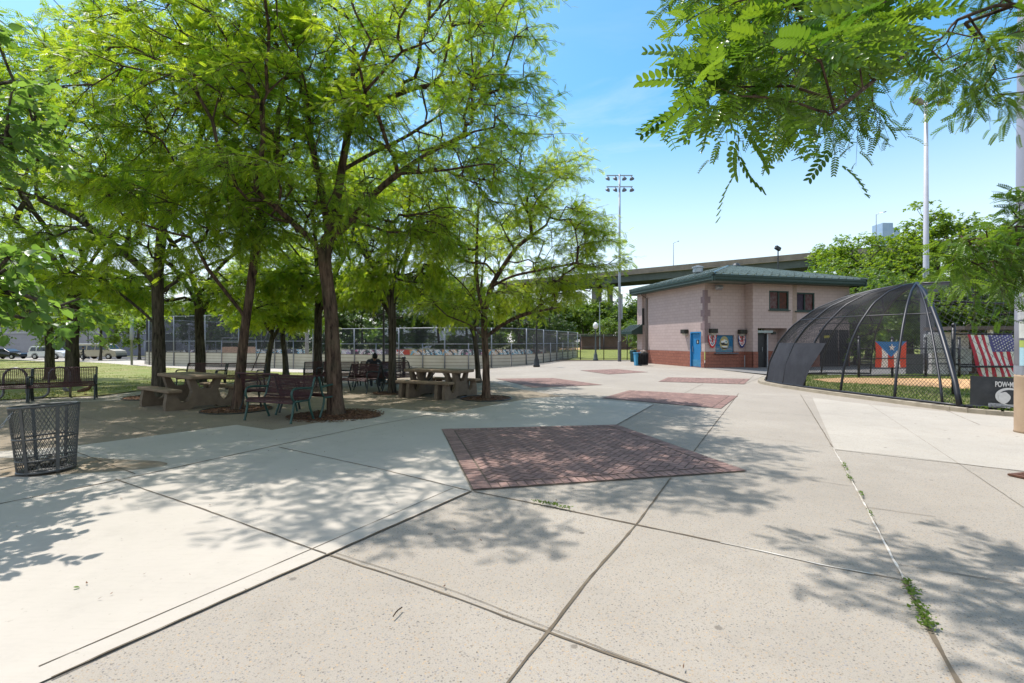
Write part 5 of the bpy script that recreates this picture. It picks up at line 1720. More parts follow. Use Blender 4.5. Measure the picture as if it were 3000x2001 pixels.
fd_ = fence('dugout_fence', 'tall black chain link fence carrying the striped flag by the right pole', (13.1, 14.35), (17.5, 14.35), (.92, 1.82), 1.95, 2)
m = MB(); m.tube([(-.05, -.30, .87), (4.4, -.30, .87)], .034, 6); m.build('rail', M_vinyl, fd_, True)
m = MB(); m.tube([(0, -.16, .86), (4.4, -.16, .86)], .022, 6); m.build('rail', M_vinyl, fi_, True)
# star flag hung with stripes upright
M_pr_red = M('star_flag_red', (.55, .07, .03), (.48, .06, .03), 9, .8); M_pr_blue = M('star_flag_blue', (.03, .17, .42), (.025, .14, .36), 9, .8)
def cloth(cols, W_, H_, nx, ny, color, wave, skew=0.0, taper=0.0):
    """hanging cloth: u across, v down; color(u,v) -> material index"""
    b = MB(); id_ = {}
    for j in range(ny + 1):
        for i in range(nx + 1):
            u, v = i / nx, j / ny
            x = (u - .5) * W_ * (1 - taper * (1 - abs(2 * v - 1)) * .3) + skew * v
            b.v.append((x, wave * (math.sin(u * 17 + v * 3) * .5 + math.sin(u * 7 - v * 6)) * (.25 + v), -v * H_ - .02 * math.sin(u * PI) * (1 - v)))
            id_[i, j] = len(b.v) - 1
    for j in range(ny):
        for i in range(nx):
            b.f.append((id_[i, j], id_[i + 1, j], id_[i + 1, j + 1], id_[i, j + 1])); b.m.append(color((i + .5) / nx, (j + .5) / ny))
    return b
def prc(u, v):
    if v < .60 and abs(u - .5) < .5 * (1 - v / .60) - .0: return 2
    return 0 if int(u * 5) % 2 == 0 else 1
fl = thing('flag', 'red and white striped flag with blue triangle and white star on the fence', 'flag', (at(2610, 1000, 21.1).x, 21.1, at(2610, 1000, 21.1).z))
cl = cloth(None, 1.36, 1.14, 60, 60, prc, .012, taper=.12).build('flag_cloth', [M_pr_red, M_fwhite, M_pr_blue], fl)
m = MB(); st = []
for k in range(10):
    a = PI / 2 + 2 * PI * k / 10; r_ = .17 if k % 2 == 0 else .066
    st.append((r_ * math.cos(a) + .02, -.27 + r_ * math.sin(a)))
m.add([(x, -.035, z) for x, z in st] + [(0.02, -.045, -.27)], [(k, (k + 1) % 10, 10) for k in range(10)]); m.build('star', M_fwhite, fl)
# striped flag with star field, hung upright, gathered at the bottom left
Wd, Hd = 1.30, 1.24
M_fl_blue = M('canton_blue', (.12, .11, .30), (.09, .085, .24), 9, .8)
def usc(u, v):
    k = int(u * 13)
    if u > 6 / 13 and v < .40: return 2
    return 0 if k % 2 == 0 else 1
px_, pz_ = at(2834, 980, 14.2).x, at(2834, 980, 14.2).z
fl = thing('flag', 'large flag with red and white stripes and starred blue field hanging by the pole', 'flag', (px_ + Wd / 2, 14.2, pz_))
bmx = cloth(None, Wd, Hd, 78, 40, usc, .028, skew=.38)
bmx.v = [((x if x > 0 else x), y, z) for x, y, z in bmx.v]
bmx.build('flag_cloth', [M('stripe_red', (.46, .04, .07), (.40, .035, .06), 9, .8), M_fwhite, M_fl_blue], fl)
m = MB()
for r_ in range(9):
    for c_ in range(6 if r_ % 2 == 0 else 5):
        u = 6 / 13 + (7 / 13) * ((r_ + .6) / 9.2); v = .40 * ((c_ + (.5 if r_ % 2 == 0 else 1.0)) / 6)
        x, z = (u - .5) * Wd + .38 * v, -v * Hd
        pts = []
        for k in range(10):
            a = PI / 2 + 2 * PI * k / 10; q_ = .030 if k % 2 == 0 else .012
            pts.append((x + q_ * math.cos(a), -.055, z + q_ * math.sin(a)))
        m.add(pts + [(x, -.055, z)], [(k, (k + 1) % 10, 10) for k in range(10)])
m.build('stars', M_fwhite, fl)
# black banner POW MIA on the low front of the cage
ba, bb = FR[0] + Vector((.02, -.12, 0)), FR[2] + Vector((-.05, .05, 0))
bd_ = (bb - ba).normalized(); bang = math.atan2(bd_.y, bd_.x)
bn_ = thing('banner', 'black banner with white letters POW MIA and round emblem at the cage foot', 'banner', ba + Vector((0, .0, .83)), bang)
M_bblack = M('banner_black', (.040, .042, .046), (.06, .062, .066), 5, .8)
BL = 1.55
b = cloth(None, BL, .66, 40, 16, lambda u, v: 0, .010); b.v = [(x + BL / 2 - .02, y, z) for x, y, z in b.v]; bo = b.build('banner_cloth', M_bblack, bn_)
cu = bpy.data.curves.new('banner_letters', 'FONT'); cu.body = 'POW\u2022MIA'; cu.size = .165; cu.extrude = .002; cu.align_x = 'CENTER'; cu.offset = .004
to = bpy.data.objects.new('t', cu); C.objects.link(to); bpy.context.view_layer.update()
me = bpy.data.meshes.new_from_object(to.evaluated_get(bpy.context.evaluated_depsgraph_get())); bpy.data.objects.remove(to)
t_ = link_mesh('letters', me, M_fwhite, bo); t_.rotation_euler = (R(90), 0, 0); t_.location = (.56, -.035, -.225); t_.scale = (.50, 1.0, 1)
def disc2(cx, cz, rx, rz, y, n=26, seed=None):
    pts = oval(cx, cz, rx, rz, n) if seed is None else irregular((cx, cz), rx, rz, n, seed, .1)
    m = MB(); m.add([(x, y, z) for x, z in pts], [tuple(range(n))]); return m
em = disc2(.60, -.43, .22, .19, -.034).build('emblem', M_fwhite, bo)
m = disc2(.615, -.445, .19, .16, -.038)
m.build('emblem_field', M_bblack, em)
m = disc2(.52, -.46, .085, .14, -.042, seed=4); m.v += []; m.build('emblem_profile', M_fwhite, em)
m = MB(); m.box((.77, -.031, -.62), (1.0, .004, .06)); m.build('banner_footer', M('banner_grey', (.50, .51, .54), (.2, .2, .22), 22, .8), bo)

# ---------------------------------------------------------------- block walls and dugout roof behind
M_wblock = mat_block('white_block', (.50, .48, .47), (.44, .42, .42), .4, .2, (.30, .29, .29))
M_ddoor = M('dark_grey_door', (.07, .075, .085), None, 3, .6)
dg_ = thing('dugout', 'low white block dugout hut with brown opening and dark roof beam behind the cage', 'dugout', (19.9, 22.9, 0))
m = MB(); m.box((.95, .2, 1.02), (1.75, .2, 2.04)); m.build('wall', M_wblock, dg_)
m = MB(); m.box((.08, .0, 1.5), (.9, .12, .9), bev=.01); m.build('electric_box', M('box_pale', (.42, .43, .45), None, 5, .6), dg_)
m = MB(); m.box((-.6, .3, .5), (.8, .06, 1.0)); m.build('door', M_ddoor, dg_)
m = MB(); m.box((1.35, -.03, .72), (.9, .08, 1.05)); m.build('panel', M('panel_grey', (.30, .32, .32), None, 5, .7), dg_)
m = MB(); m.box((3.4, 1.2, 1.0), (3.2, .1, 2.0)); m.build('back_wall', M('dugout_brown', (.10, .055, .035), (.07, .04, .028), 3, .8), dg_)
m = MB(); m.box((3.2, .1, 2.22), (5.2, 2.2, .16)); m.build('roof', M('roof_rust', (.10, .08, .07), (.06, .05, .05), 4, .7), dg_)
m = MB(); m.bar((2.0, -.2, 1.42), (3.1, -.2, 1.42), .10, .12); m.build('pad', M('yellow_pad', (.55, .33, .03)), dg_)
for x in (1.95, 4.6):
    m = MB(); m.box((x, -.8, 1.07), (.14, .14, 2.14)); m.build('post', M_white, dg_)
pi_ = thing('bridge_pier', 'grey concrete pier standing among trees behind the star flag', 'bridge pier', (23.7, 27.6, 0))
# pier behind the cage, seen through the netting
m = MB(); m.prism([(-.24, -.2), (.24, -.2), (.24, .2), (-.24, .2)], 0, 4.4, lambda p, q, t: Vector((p, q, t))); m.build('column', M('pier_concrete', (.13, .135, .15), (.10, .10, .11), 1, .85), pi_)
m = MB(); m.box((0, 0, 4.48), (.7, .6, .16)); m.build('cap', M('pier_cap', (.14, .14, .15), None, 2, .85), pi_)
# ---------------------------------------------------------------- elevated highway
M_parapet = M('parapet_concrete', (.24, .21, .185), (.17, .15, .13), .5, .9)
M_girder = M('girder_green', (.075, .095, .095), (.05, .065, .065), .4, .6)
M_pier = M('pier_grey', (.22, .21, .20), (.16, .155, .15), .4, .9)
def viaduct(name, label, a, b, dep, par_h, gird, width, piers):
    a, b = Vector(a), Vector(b)
    t = thing(name, label, 'bridge', (a.x, a.y, 0))
    o = Vector((a.x, a.y, 0)); a, b = a - o, b - o
    d = (b - a).normalized(); nn = Vector((d.y, -d.x, 0)).normalized()
    def pr(poly, nm, mat):
        m = MB(); m.prism(poly, 0, (b - a).length, lambda p, q, tt: a + d * tt + nn * p + Vector((0, 0, q))); return m.build(nm, mat, t)
    w = width / 2
    for s in (-1, 1):
        pr([(s * w, 0), (s * (w - .4), 0), (s * (w - .4), -par_h), (s * w, -par_h)], 'parapet', M_parapet)
    pr([(-w - .2, -par_h), (w + .2, -par_h), (w + .2, -par_h - .35), (-w - .2, -par_h - .35)], 'deck', M_parapet)
    for k in range(5):
        x = -w + .8 + (width - 1.6) * k / 4
        pr([(x - .2, -par_h - .35), (x + .2, -par_h - .35), (x + .2, -par_h - .35 - gird), (x - .2, -par_h - .35 - gird)], 'girder', M_girder)
    for (f, off) in piers:
        c_ = a.lerp(b, f)
        for s in off:
            m = MB(); p = c_ + nn * s; top = p.z - par_h - .4 - gird
            m.box((p.x, p.y, top / 2), (1.5, 1.5, top)); m.build('pier', M_pier, t)
        m = MB(); top = c_.z - par_h - .4 - gird
        m.bar(Vector((c_.x, c_.y, top - .6)) - nn * (w - 1), Vector((c_.x, c_.y, top - .6)) + nn * (w - 1), 1.3, 1.2); m.build('pier_cap', M_pier, t)
    return t, o, a, b
a, b = at(1480, 831, 172), at(2780, 713, 121)
vd, vo, va, vb = viaduct('viaduct', 'high elevated highway with green girders sweeping behind the park building', a, b, 0, 1.3, 2.0, 12, [(.055, (-3, 3)), (.27, (-3, 3)), (.30, (-3,)), (.97, (-3, 3))])
a2, b2 = at(1500, 925, 215), at(2300, 925, 200)
viaduct('viaduct', 'lower elevated road crossing behind the field trees left of the building', a2, b2, 0, 1.2, 1.3, 10, [(.1, (-3, 3)), (.36, (-3, 3)), (.7, (-3, 3))])
def mast(px, ytop, D, z0, label):
    p = at(px, ytop, D)
    t = thing('highway_light', label, 'highway light', (p.x, p.y, z0), 0, 'light masts of the elevated highway')
    h = p.z - z0
    m = MB(); m.tube([(0, 0, 0), (0, 0, h)], [.13, .07], 8); m.build('shaft', M_mast, t)
    m = MB(); m.tube([(0, 0, h - .1), (.3, -.8, h + .1), (.7, -1.6, h + .15)], .06, 6); m.box((.8, -1.9, h + .15), (.35, .8, .14)); m.build('lamp', M_steel, t)
f = lambda px, D: None
mast(1973, 712, 148, 22.3, 'thin light mast rising from the highway above the roof of the park building')
mast(2567, 628, 128, 24.0, 'thin light mast rising beside the far blue tower')
mast(1757, 885, 95, 0, 'thin pale mast among the far field trees beside the globe lamp')
# far towers
M_tower = mat_block('tower_glass', (.30, .42, .58), (.36, .47, .62), 3.5, 3.2, (.50, .55, .62))
p = at(2592, 651, 420)
tw = thing('tower_block', 'pale blue stepped high rise showing above the trees at the right', 'tower', (p.x, p.y, 0))
m = MB(); m.box((-2, 0, p.z / 2 - 1), (9, 12, p.z - 2)); m.build('tower', M_tower, tw)
m = MB(); m.box((5.5, 0, p.z / 2 - 3), (6, 12, p.z - 6)); m.build('lower_block', M_tower, tw)
p = at(2745, 615, 420)
# warehouse on the street at the left
M_ware = mat_block('warehouse_block', (.40, .37, .40), (.36, .33, .36), 1.2, .6, (.46, .43, .45))
M_ware2 = mat_block('blue_grey_block', (.24, .24, .30), (.21, .21, .27), 1.2, .6, (.28, .28, .33))
def bldg(name, label, x0, x1, y, h, mat, depth=14, extra=None):
    z = zg(x0, y)
    t = thing(name, label, 'building', ((x0 + x1) / 2, y + depth / 2, z - .1))
    m = MB(); m.box((0, 0, h / 2), (x1 - x0, depth, h)); m.build('wall', mat, t)
    m = MB(); m.box((0, 0, h + .12), (x1 - x0 + .3, depth + .3, .3)); m.build('parapet', M_parapet, t)
    w = x1 - x0
    for k in range(int(w / 5)):
        m = MB(); m.box((-w / 2 + 2.5 + k * 5, -depth / 2 - .05, h * .62), (1.7, .08, 1.9)); o = m.build('window', M_steel, t)
        m = MB(); m.box((-w / 2 + 2.5 + k * 5, -depth / 2 - .10, h * .62), (1.45, .04, 1.65)); m.build('pane', M_glass, o)
        if k % 3 == 1:
            m = MB(); m.box((-w / 2 + 4.9 + k * 5, -depth / 2 - .05, 2.0), (1.9, .08, 4.0)); m.build('roller_door', M_ddoor, t)
    m = MB(); m.box((0, -depth / 2 - .1, 4.1), (w, .12, .12)); m.build('pipe', M_white, t)
    return t
bldg('warehouse', 'long pale mauve block warehouse behind the parked black and white cars', -135, -73, 86, 12, M_ware)
bldg('warehouse', 'blue grey block building behind the beige van', -72, -52, 88, 9, M_ware2)
bldg('apartment_block', 'distant pale building glimpsed through the trees behind the rink', -40, -12, 150, 22, mat_block('pale_block', (.45, .46, .50), (.40, .41, .46), 3, 3, (.3, .31, .35)))
# dugout shed across the field
p = G(1775, 1024)
sh = thing('field_shed', 'brown low dugout shed at the far edge of the playing field', 'shed', (p.x, p.y, 0))
m = MB(); m.box((0, 0, 1.3), (10, 3, 2.6)); m.build('wall', M('shed_brown', (.12, .07, .055), (.08, .05, .04), .8, .9), sh)
m = MB(); m.box((0, 0, 2.7), (10.6, 3.8, .2)); m.build('roof', M_ddoor, sh)

# ---------------------------------------------------------------- vehicles on the street
M_tyre = M('tyre', (.015, .015, .015), None, 9, .85); M_rim = M('alloy_rim', (.45, .45, .46), None, 9, .35, .7); M_cglass = M('car_glass', (.018, .022, .026), None, 4, .08, spec=.8)
M_tail = M('tail_lamp', (.40, .02, .02), None, 9, .3); M_head = M('head_lamp', (.65, .65, .62), None, 9, .2)
def vehicle(name, label, loc, rz, paint, prof, glassf, L, Wd, wheels, wr, roofrack=False, glass_rows=None, cat='car'):
    """prof: side outline (x along the length, z); front at +x; glassf: list of side windows as polygons"""
    t = thing(name, label, cat, loc, rz)
    m = MB()
    n = len(prof)
    zb = max(z for _, z in prof); belt = min(z for g_ in glassf for _, z in g_)
    def yw(z): return Wd / 2 * (1 - .16 * max(0, (z - belt)) / max(.1, zb - belt)) - (.04 if z < .35 else 0)
    V = [(x, -yw(z), z) for x, z in prof] + [(x, yw(z), z) for x, z in prof]
    m.add(V, [tuple(range(n)), tuple(range(n, 2 * n))[::-1]] + [(i, (i + 1) % n, n + (i + 1) % n, n + i) for i in range(n)])
    bo = m.build('body', paint, t)
    bv = bo.modifiers.new('bevel', 'BEVEL'); bv.width = .05; bv.segments = 2; bv.limit_method = 'ANGLE'; bv.angle_limit = R(25)
    for g_ in glassf:
        for s in (-1, 1):
            m = MB(); k = len(g_)
            m.add([(x, s * (yw(z) + .012), z) for x, z in g_] + [(x, s * (yw(z) - .02), z) for x, z in g_], [tuple(range(k)), tuple(range(k, 2 * k))[::-1]] + [(i, (i + 1) % k, k + (i + 1) % k, k + i) for i in range(k)])
            m.build('window', M_cglass, t)
    for (xa, za, xb, zb_) in glass_rows or []:       # windscreen, rear window
        m = MB(); d = Vector((xb - xa, 0, zb_ - za)).normalized(); nn = Vector((-d.z, 0, d.x)) * (.015 if xa < 0 else -.015)
        if (nn.x > 0) != (xa + xb > 0): nn = -nn
        m.add([Vector((xa, -yw(za) + .12, za)) + nn, Vector((xa, yw(za) - .12, za)) + nn, Vector((xb, yw(zb_) - .12, zb_)) + nn, Vector((xb, -yw(zb_) + .12, zb_)) + nn], [(0, 1, 2, 3)]); m.build('windscreen', M_cglass, t)
    for x in wheels:
        for s in (-1, 1):
            m = MB(); m.lathe([(wr * .62, -.11), (wr * .95, -.11), (wr, -.07), (wr, .07), (wr * .95, .11), (wr * .62, .11)], 20); Mx = Matrix.Rotation(R(90), 3, 'X')
            m.v = [tuple(Mx @ Vector(v) + Vector((x, s * (Wd / 2 - .10), wr))) for v in m.v]; w = m.build('wheel', M_tyre, t, False)
            m = MB(); m.lathe([(wr * .60, -.02), (wr * .55, .02), (wr * .2, .03), (.02, .04)], 14); m.v = [tuple(Matrix.Rotation(R(90 if s < 0 else -90), 3, 'X') @ Vector(v) + Vector((x, s * (Wd / 2 + .005), wr))) for v in m.v]; m.build('rim', M_rim, w)
            m = MB(); arc = [(x + (wr + .07) * math.cos(a), wr + (wr + .07) * math.sin(a)) for a in [PI * k / 10 for k in range(11)]]; m.tube([(x_, s * (Wd / 2 - .015), z_) for x_, z_ in arc], .035, 6); m.build('wheel_arch', M_black, t)
    for s in (-1, 1):
        m = MB(); m.box((-L / 2 + .06, s * (Wd / 2 - .14), .95), (.14, .20, .32), bev=.02); m.build('tail_light', M_tail, t)
        m = MB(); m.box((L / 2 - .10, s * (Wd / 2 - .22), .75), (.16, .32, .16), bev=.02); m.build('headlight', M_head, t)
        m = MB(); m.box((L * .17, s * (Wd / 2 + .08), 1.05), (.14, .18, .14), bev=.03); m.build('mirror', paint, t)
    m = MB(); m.box((-L / 2 + .03, 0, .42), (.16, Wd - .1, .22), bev=.03); m.box((L / 2 - .03, 0, .42), (.16, Wd - .1, .22), bev=.03); m.build('bumper', M_black if not roofrack else paint, t)
    if roofrack:
        m = MB()
        for s in (-1, 1): m.bar((-1.7, s * .62, zb + .05), (.5, s * .62, zb + .05), .05)
        m.build('roof_rail', M_steel, t)
    return t
sp_ = G(140, 1049.8); D_ = 69.0; zc = zg(-66, 69) + .01
M_wpaint = M('white_car_paint', (.72, .73, .75), (.68, .69, .71), 2, .25, spec=.6); M_bpaint = M('black_car_paint', (.012, .013, .016), None, 2, .18, spec=.7); M_beige = M('beige_van_paint', (.44, .40, .31), (.40, .36, .28), 1, .4)
suv = [(-2.38, .38), (-2.42, .75), (-2.36, 1.05), (-2.20, 1.72), (-2.0, 1.80), (.35, 1.80), (.55, 1.74), (1.20, 1.18), (2.15, 1.05), (2.38, .85), (2.40, .38)]
vehicle('parked_suv', 'white sport utility wagon parked on the street behind the left lawn', ((150 - 1500) / F * 69, 69, zc), R(2), M_wpaint, suv,
        [[(-2.05, 1.14), (-1.95, 1.66), (-1.35, 1.68), (-1.30, 1.14)], [(-1.15, 1.14), (-1.12, 1.68), (-.05, 1.68), (-.02, 1.14)], [(.08, 1.14), (.08, 1.68), (.42, 1.66), (1.0, 1.16)]], 4.8, 1.95, (-1.40, 1.42), .38, True, [(-2.36, 1.1, -2.24, 1.66), (1.16, 1.21, .60, 1.70)])
sed = [(-2.4, .32), (-2.44, .70), (-2.36, .98), (-1.75, 1.06), (-1.0, 1.42), (-.55, 1.49), (.25, 1.46), (1.10, 1.02), (2.10, .88), (2.40, .70), (2.42, .32)]
vehicle('parked_sedan', 'black sedan parked on the street at the far left edge', ((22 - 1500) / F * 69.5, 69.5, zc), R(2), M_bpaint, sed, [[(-1.42, 1.05), (-.92, 1.38), (-.30, 1.42), (-.28, 1.05)], [(-.18, 1.05), (-.18, 1.42), (.22, 1.40), (.82, 1.05)]], 4.86, 1.85, (-1.45, 1.42), .34, False, [(-1.7, 1.1, -1.03, 1.43), (1.06, 1.06, .30, 1.44)])
van = [(-2.75, .40), (-2.80, .9), (-2.74, 1.5), (-2.62, 2.05), (-2.45, 2.13), (1.15, 2.13), (1.40, 2.05), (1.95, 1.38), (2.65, 1.18), (2.80, .85), (2.80, .40)]
vehicle('parked_van', 'beige passenger van with white roof and dark window band at the rink corner', ((296 - 1500) / F * 67.5, 67.5, zg(-57, 67.5) + .01), R(2), M_beige, van,
        [[(-2.45, 1.32), (-2.38, 1.88), (-1.25, 1.90), (-1.25, 1.32)], [(-1.1, 1.32), (-1.1, 1.90), (-.1, 1.90), (-.1, 1.32)], [(.0, 1.32), (.0, 1.90), (.75, 1.90), (.75, 1.32)], [(.85, 1.32), (.85, 1.90), (1.3, 1.88), (1.72, 1.34)]], 5.6, 2.0, (-1.65, 1.75), .38, False, [(-2.74, 1.4, -2.64, 1.98), (1.92, 1.42, 1.46, 1.98)], cat='van')
m = MB(); m.box(((296 - 1500) / F * 67.5 - .65, 67.5, zg(-57, 67.5) + 2.16), (3.6, 1.66, .06), bev=.02)
vr = m.build('roof_panel', M_wpaint); vt = [o for o in C.objects if o.name == 'parked_van'][0]
vr.parent = vt; bpy.context.view_layer.update(); vr.matrix_parent_inverse = vt.matrix_world.inverted()
# bollard and street bin
q = at(155, 1052, 62)
m = MB(); m.tube([(0, 0, 0), (0, 0, 1.25)], .07, 8); o = m.build('bollard', M('bollard_rust', (.22, .13, .09), (.3, .28, .26), 3, .8), None, True); o.location = (q.x, q.y, zg(q.x, q.y)); tag(o, 'short rusty bollard on the sidewalk before the white wagon', 'bollard')

# ---------------------------------------------------------------- people
M_skin = M('skin', (.30, .17, .11), (.26, .145, .095), 9, .6); M_hood = M('dark_hoodie', (.050, .052, .060), (.032, .033, .040), 6, .9); M_jean = M('dark_jeans', (.035, .038, .055), (.025, .027, .04), 8, .9); M_hair = M('black_hair', (.010, .009, .009), None, 20, .7)
def skin_body(pts, edges, mat, parent, name='body'):
    me = bpy.data.meshes.new(name)
    me.from_pydata([p[:3] for p in pts], edges, [])
    o = link_mesh(name, me, mat, parent)
    md = o.modifiers.new('skin', 'SKIN')
    for i, p in enumerate(pts):
        v = me.skin_vertices[0].data[i]; v.radius = (p[3], p[4] if len(p) > 4 else p[3]); v.use_root = (i == 0)
    s_ = o.modifiers.new('sub', 'SUBSURF'); s_.levels = 2; s_.render_levels = 2
    return o
def head(parent, loc, tilt, mat, r=.105, hair=True, hood=None):
    m = MB(); n = 14
    prof = [(.02, -.13), (.055, -.12), (.072, -.08), (.085, -.03), (.092, .02), (.090, .07), (.072, .11), (.04, .135), (.01, .14)]
    m.lathe(prof, n)
    m.v = [(x * .86 + (0), y * 1.08 - (.022 if (z < 0 and y < 0) else 0), z) for x, y, z in m.v]
    Mx = Matrix.Rotation(tilt, 3, 'X')
    def add(mm): mm.v = [tuple(Mx @ Vector(v) + Vector(loc)) for v in mm.v]; return mm
    h = add(m).build('head', mat, parent, True)
    m = MB(); m.add([(-.016, -.10, -.02), (.016, -.10, -.02), (0, -.135, -.025), (0, -.098, .03)], [(0, 1, 2), (0, 2, 3), (1, 3, 2)]); add(m).build('nose', mat, h)
    for s in (-1, 1):
        m = MB(); m.lathe([(.012, -.006), (.014, 0), (.005, .008)], 8); m.v = [(x + s * .035, -.094 + y * .3, z + .012) for x, y, z in m.v]; add(m).build('eye', M_hair, h)
        m = MB(); m.box((s * .082, .005, -.005), (.018, .035, .06), bev=.007); add(m).build('ear', mat, h)
    m = MB(); m.box((0, -.096, -.065), (.045, .012, .010), bev=.004); add(m).build('mouth', M('lips', (.20, .08, .06)), h)
    m = MB(); m.lathe([(.099, -.02), (.104, .03), (.100, .08), (.078, .125), (.04, .15), (.01, .155)], n); m.v = [(x * .9, y * 1.1 + .012 + (.03 if z < .03 and y < 0 else 0), z) for x, y, z in m.v]; add(m).build('hair', M_hair, h, True)
    return h
def hand(parent, wrist, d, mat):
    """palm with four curled fingers and a thumb"""
    d = Vector(d).normalized(); side = d.cross(Vector((0, 0, 1))).normalized(); up = side.cross(d)
    pts, ed_ = [], []
    w = Vector(wrist)
    def v(p, r): pts.append((p.x, p.y, p.z, r, r * .8)); return len(pts) - 1
    a = v(w, .026); b_ = v(w + d * .05, .034); ed_.append((a, b_))
    for k, (off, L) in enumerate(((-.027, .065), (-.009, .078), (.009, .072), (.027, .055))):
        p = w + d * .085 + side * off; i = v(p, .009); ed_.append((b_, i))
        j = v(p + d * L * .55 - up * .010, .008); k2 = v(p + d * L * .85 - up * .035, .007); ed_ += [(i, j), (j, k2)]
    i = v(w + d * .04 - side * .040, .010); j = v(w + d * .075 - side * .058 - up * .01, .008); ed_ += [(b_, i), (i, j)]
    return skin_body(pts, ed_, mat, parent, 'hand')
# seated, hunched person on a bench
ps = thing('person', 'person in dark hooded jacket sitting hunched forward on a mesh bench', 'person', (-5.12, 17.72, zg(-5.1, 17.7) + .012), R(28))
bd = [(0, -.06, .50, .155, .13), (0, -.07, .68, .145, .115), (0, -.17, .84, .165, .115), (0, -.28, .94, .13, .10), (0, -.36, .99, .06, .06),
      (-.10, -.10, .50, .095), (-.14, -.50, .50, .075), (-.14, -.48, .10, .052), (-.14, -.60, .05, .045, .035),
      (.10, -.10, .50, .095), (.14, -.50, .50, .075), (.14, -.48, .10, .052), (.14, -.60, .05, .045, .035),
      (-.20, -.22, .93, .062), (-.29, -.33, .70, .050), (-.12, -.50, .62, .036), (.20, -.22, .93, .062), (.29, -.33, .70, .050), (.12, -.50, .62, .036)]
skin_body(bd, [(0, 1), (1, 2), (2, 3), (3, 4), (0, 5), (5, 6), (6, 7), (7, 8), (0, 9), (9, 10), (10, 11), (11, 12), (3, 13), (13, 14), (14, 15), (3, 16), (16, 17), (17, 18)], M_hood, ps)
head(ps, (0, -.43, 1.06), R(48), M_skin)
hand(ps, (-.12, -.50, .62), (.5, -.8, -.25), M_skin); hand(ps, (.12, -.50, .62), (-.5, -.8, -.25), M_skin)
# person standing by the bin at the van
q = Vector(((244 - 1500) / F * 62, 62, 0)); q.z = zg(q.x, q.y)
p2_ = thing('person', 'person in dark top standing behind a dark bin beside the beige van', 'person', q, R(-40))
bd = [(0, 0, .95, .15, .11), (0, 0, 1.15, .14, .10), (0, -.01, 1.34, .17, .11), (0, -.01, 1.47, .07, .06), (0, -.02, 1.53, .055), (-.10, 0, .88, .09), (-.11, -.02, .50, .065), (-.11, .02, .09, .05), (-.11, -.10, .05, .045, .035),
      (.10, 0, .88, .09), (.11, .03, .50, .065), (.11, .06, .09, .05), (.11, -.06, .05, .045, .035), (-.21, 0, 1.38, .06), (-.26, -.06, 1.10, .048), (-.22, -.28, 1.0, .034), (.21, 0, 1.38, .06), (.26, -.06, 1.10, .048), (.22, -.28, 1.0, .034)]
skin_body(bd, [(0, 1), (1, 2), (2, 3), (3, 4), (0, 5), (5, 6), (6, 7), (7, 8), (0, 9), (9, 10), (10, 11), (11, 12), (2, 13), (13, 14), (14, 15), (2, 16), (16, 17), (17, 18)], M_hood, p2_)
head(p2_, (0, -.03, 1.66), R(5), M('skin_light', (.45, .28, .21), None, 9, .6))
hand(p2_, (-.22, -.28, 1.0), (.1, -1, -.1), M_skin); hand(p2_, (.22, -.28, 1.0), (-.1, -1, -.1), M_skin)
q = q + Vector((-.25, -.75, 0))
m = MB(); m.lathe([(.30, 0), (.34, .75), (.36, .8), (.36, .86), (.33, .86), (.30, .7)], 14); o = m.build('street_bin', M_black, None, True); o.location = (q.x, q.y, zg(q.x, q.y)); tag(o, 'dark round bin on the sidewalk in front of the standing person', 'bin')

# ---------------------------------------------------------------- birds
M_pig = M('pigeon_grey', (.12, .115, .12), (.06, .06, .065), 14, .7); M_pigb = M('bird_brown', (.16, .085, .05), (.06, .045, .04), 12, .7)
def bird(label, loc, rz, mat, fly=None, sc=1.0, tilt=0):
    t = thing('pigeon' if fly is None else 'flying_bird', label, 'bird', loc, rz)
    t.scale = (sc,) * 3
    bd = [(0, 0, .13, .055, .055), (.07, 0, .15, .05), (.11, 0, .20, .030), (.135, 0, .245, .030), (.165, 0, .24, .012), (-.08, 0, .11, .040), (-.19, 0, .085, .018, .028)]
    e = [(0, 1), (1, 2), (2, 3), (3, 4), (0, 5), (5, 6)]
    if fly is not None: bd = [(x, y, z * .4 + .1, *r) for x, y, z, *r in bd]
    skin_body(bd, e, mat, t)
    if fly is None:
        for s in (-1, 1):
            m = MB(); m.tube([(0, s * .022, .09), (.005, s * .024, .0)], .005, 5); m.tube([(-.01, s * .024, .004), (.035, s * .026, .004)], .005, 5); m.build('leg', M('pigeon_leg', (.30, .08, .07)), t)
            m = MB(); m.add([(.06, s * .052, .17), (.0, s * .062, .16), (-.16, s * .025, .10), (-.08, s * .058, .09), (.04, s * .055, .11), (0, s * .045, .13)], [(0, 1, 5), (1, 2, 5), (2, 3, 5), (3, 4, 5), (4, 0, 5)]); m.build('wing', mat, t)
    else:
        for s in (-1, 1):
            m = MB(); ups = fly
            pts = [(.07, s * .03, .16), (.08, s * .16, .16 + ups * .13), (.0, s * .30, .16 + ups * .28), (-.06, s * .27, .16 + ups * .24), (-.08, s * .16, .15 + ups * .11), (-.07, s * .03, .145)]
            m.add(pts + [(x, y, z - .008) for x, y, z in pts], [tuple(range(6)), tuple(range(6, 12))[::-1]] + [(i, (i + 1) % 6, 6 + (i + 1) % 6, 6 + i) for i in range(6)]); m.build('wing', mat, t)
        m = MB(); m.add([(-.15, -.03, .13), (-.15, .03, .13), (-.27, .06, .125), (-.27, -.06, .125)], [(0, 1, 2, 3)]); m.build('tail', mat, t)
    m = MB(); m.tube([(.165, 0, .24 if fly is None else .197), (.19, 0, .235 if fly is None else .19)], [.008, .002], 5); m.build('beak', M_black, t)
    return t
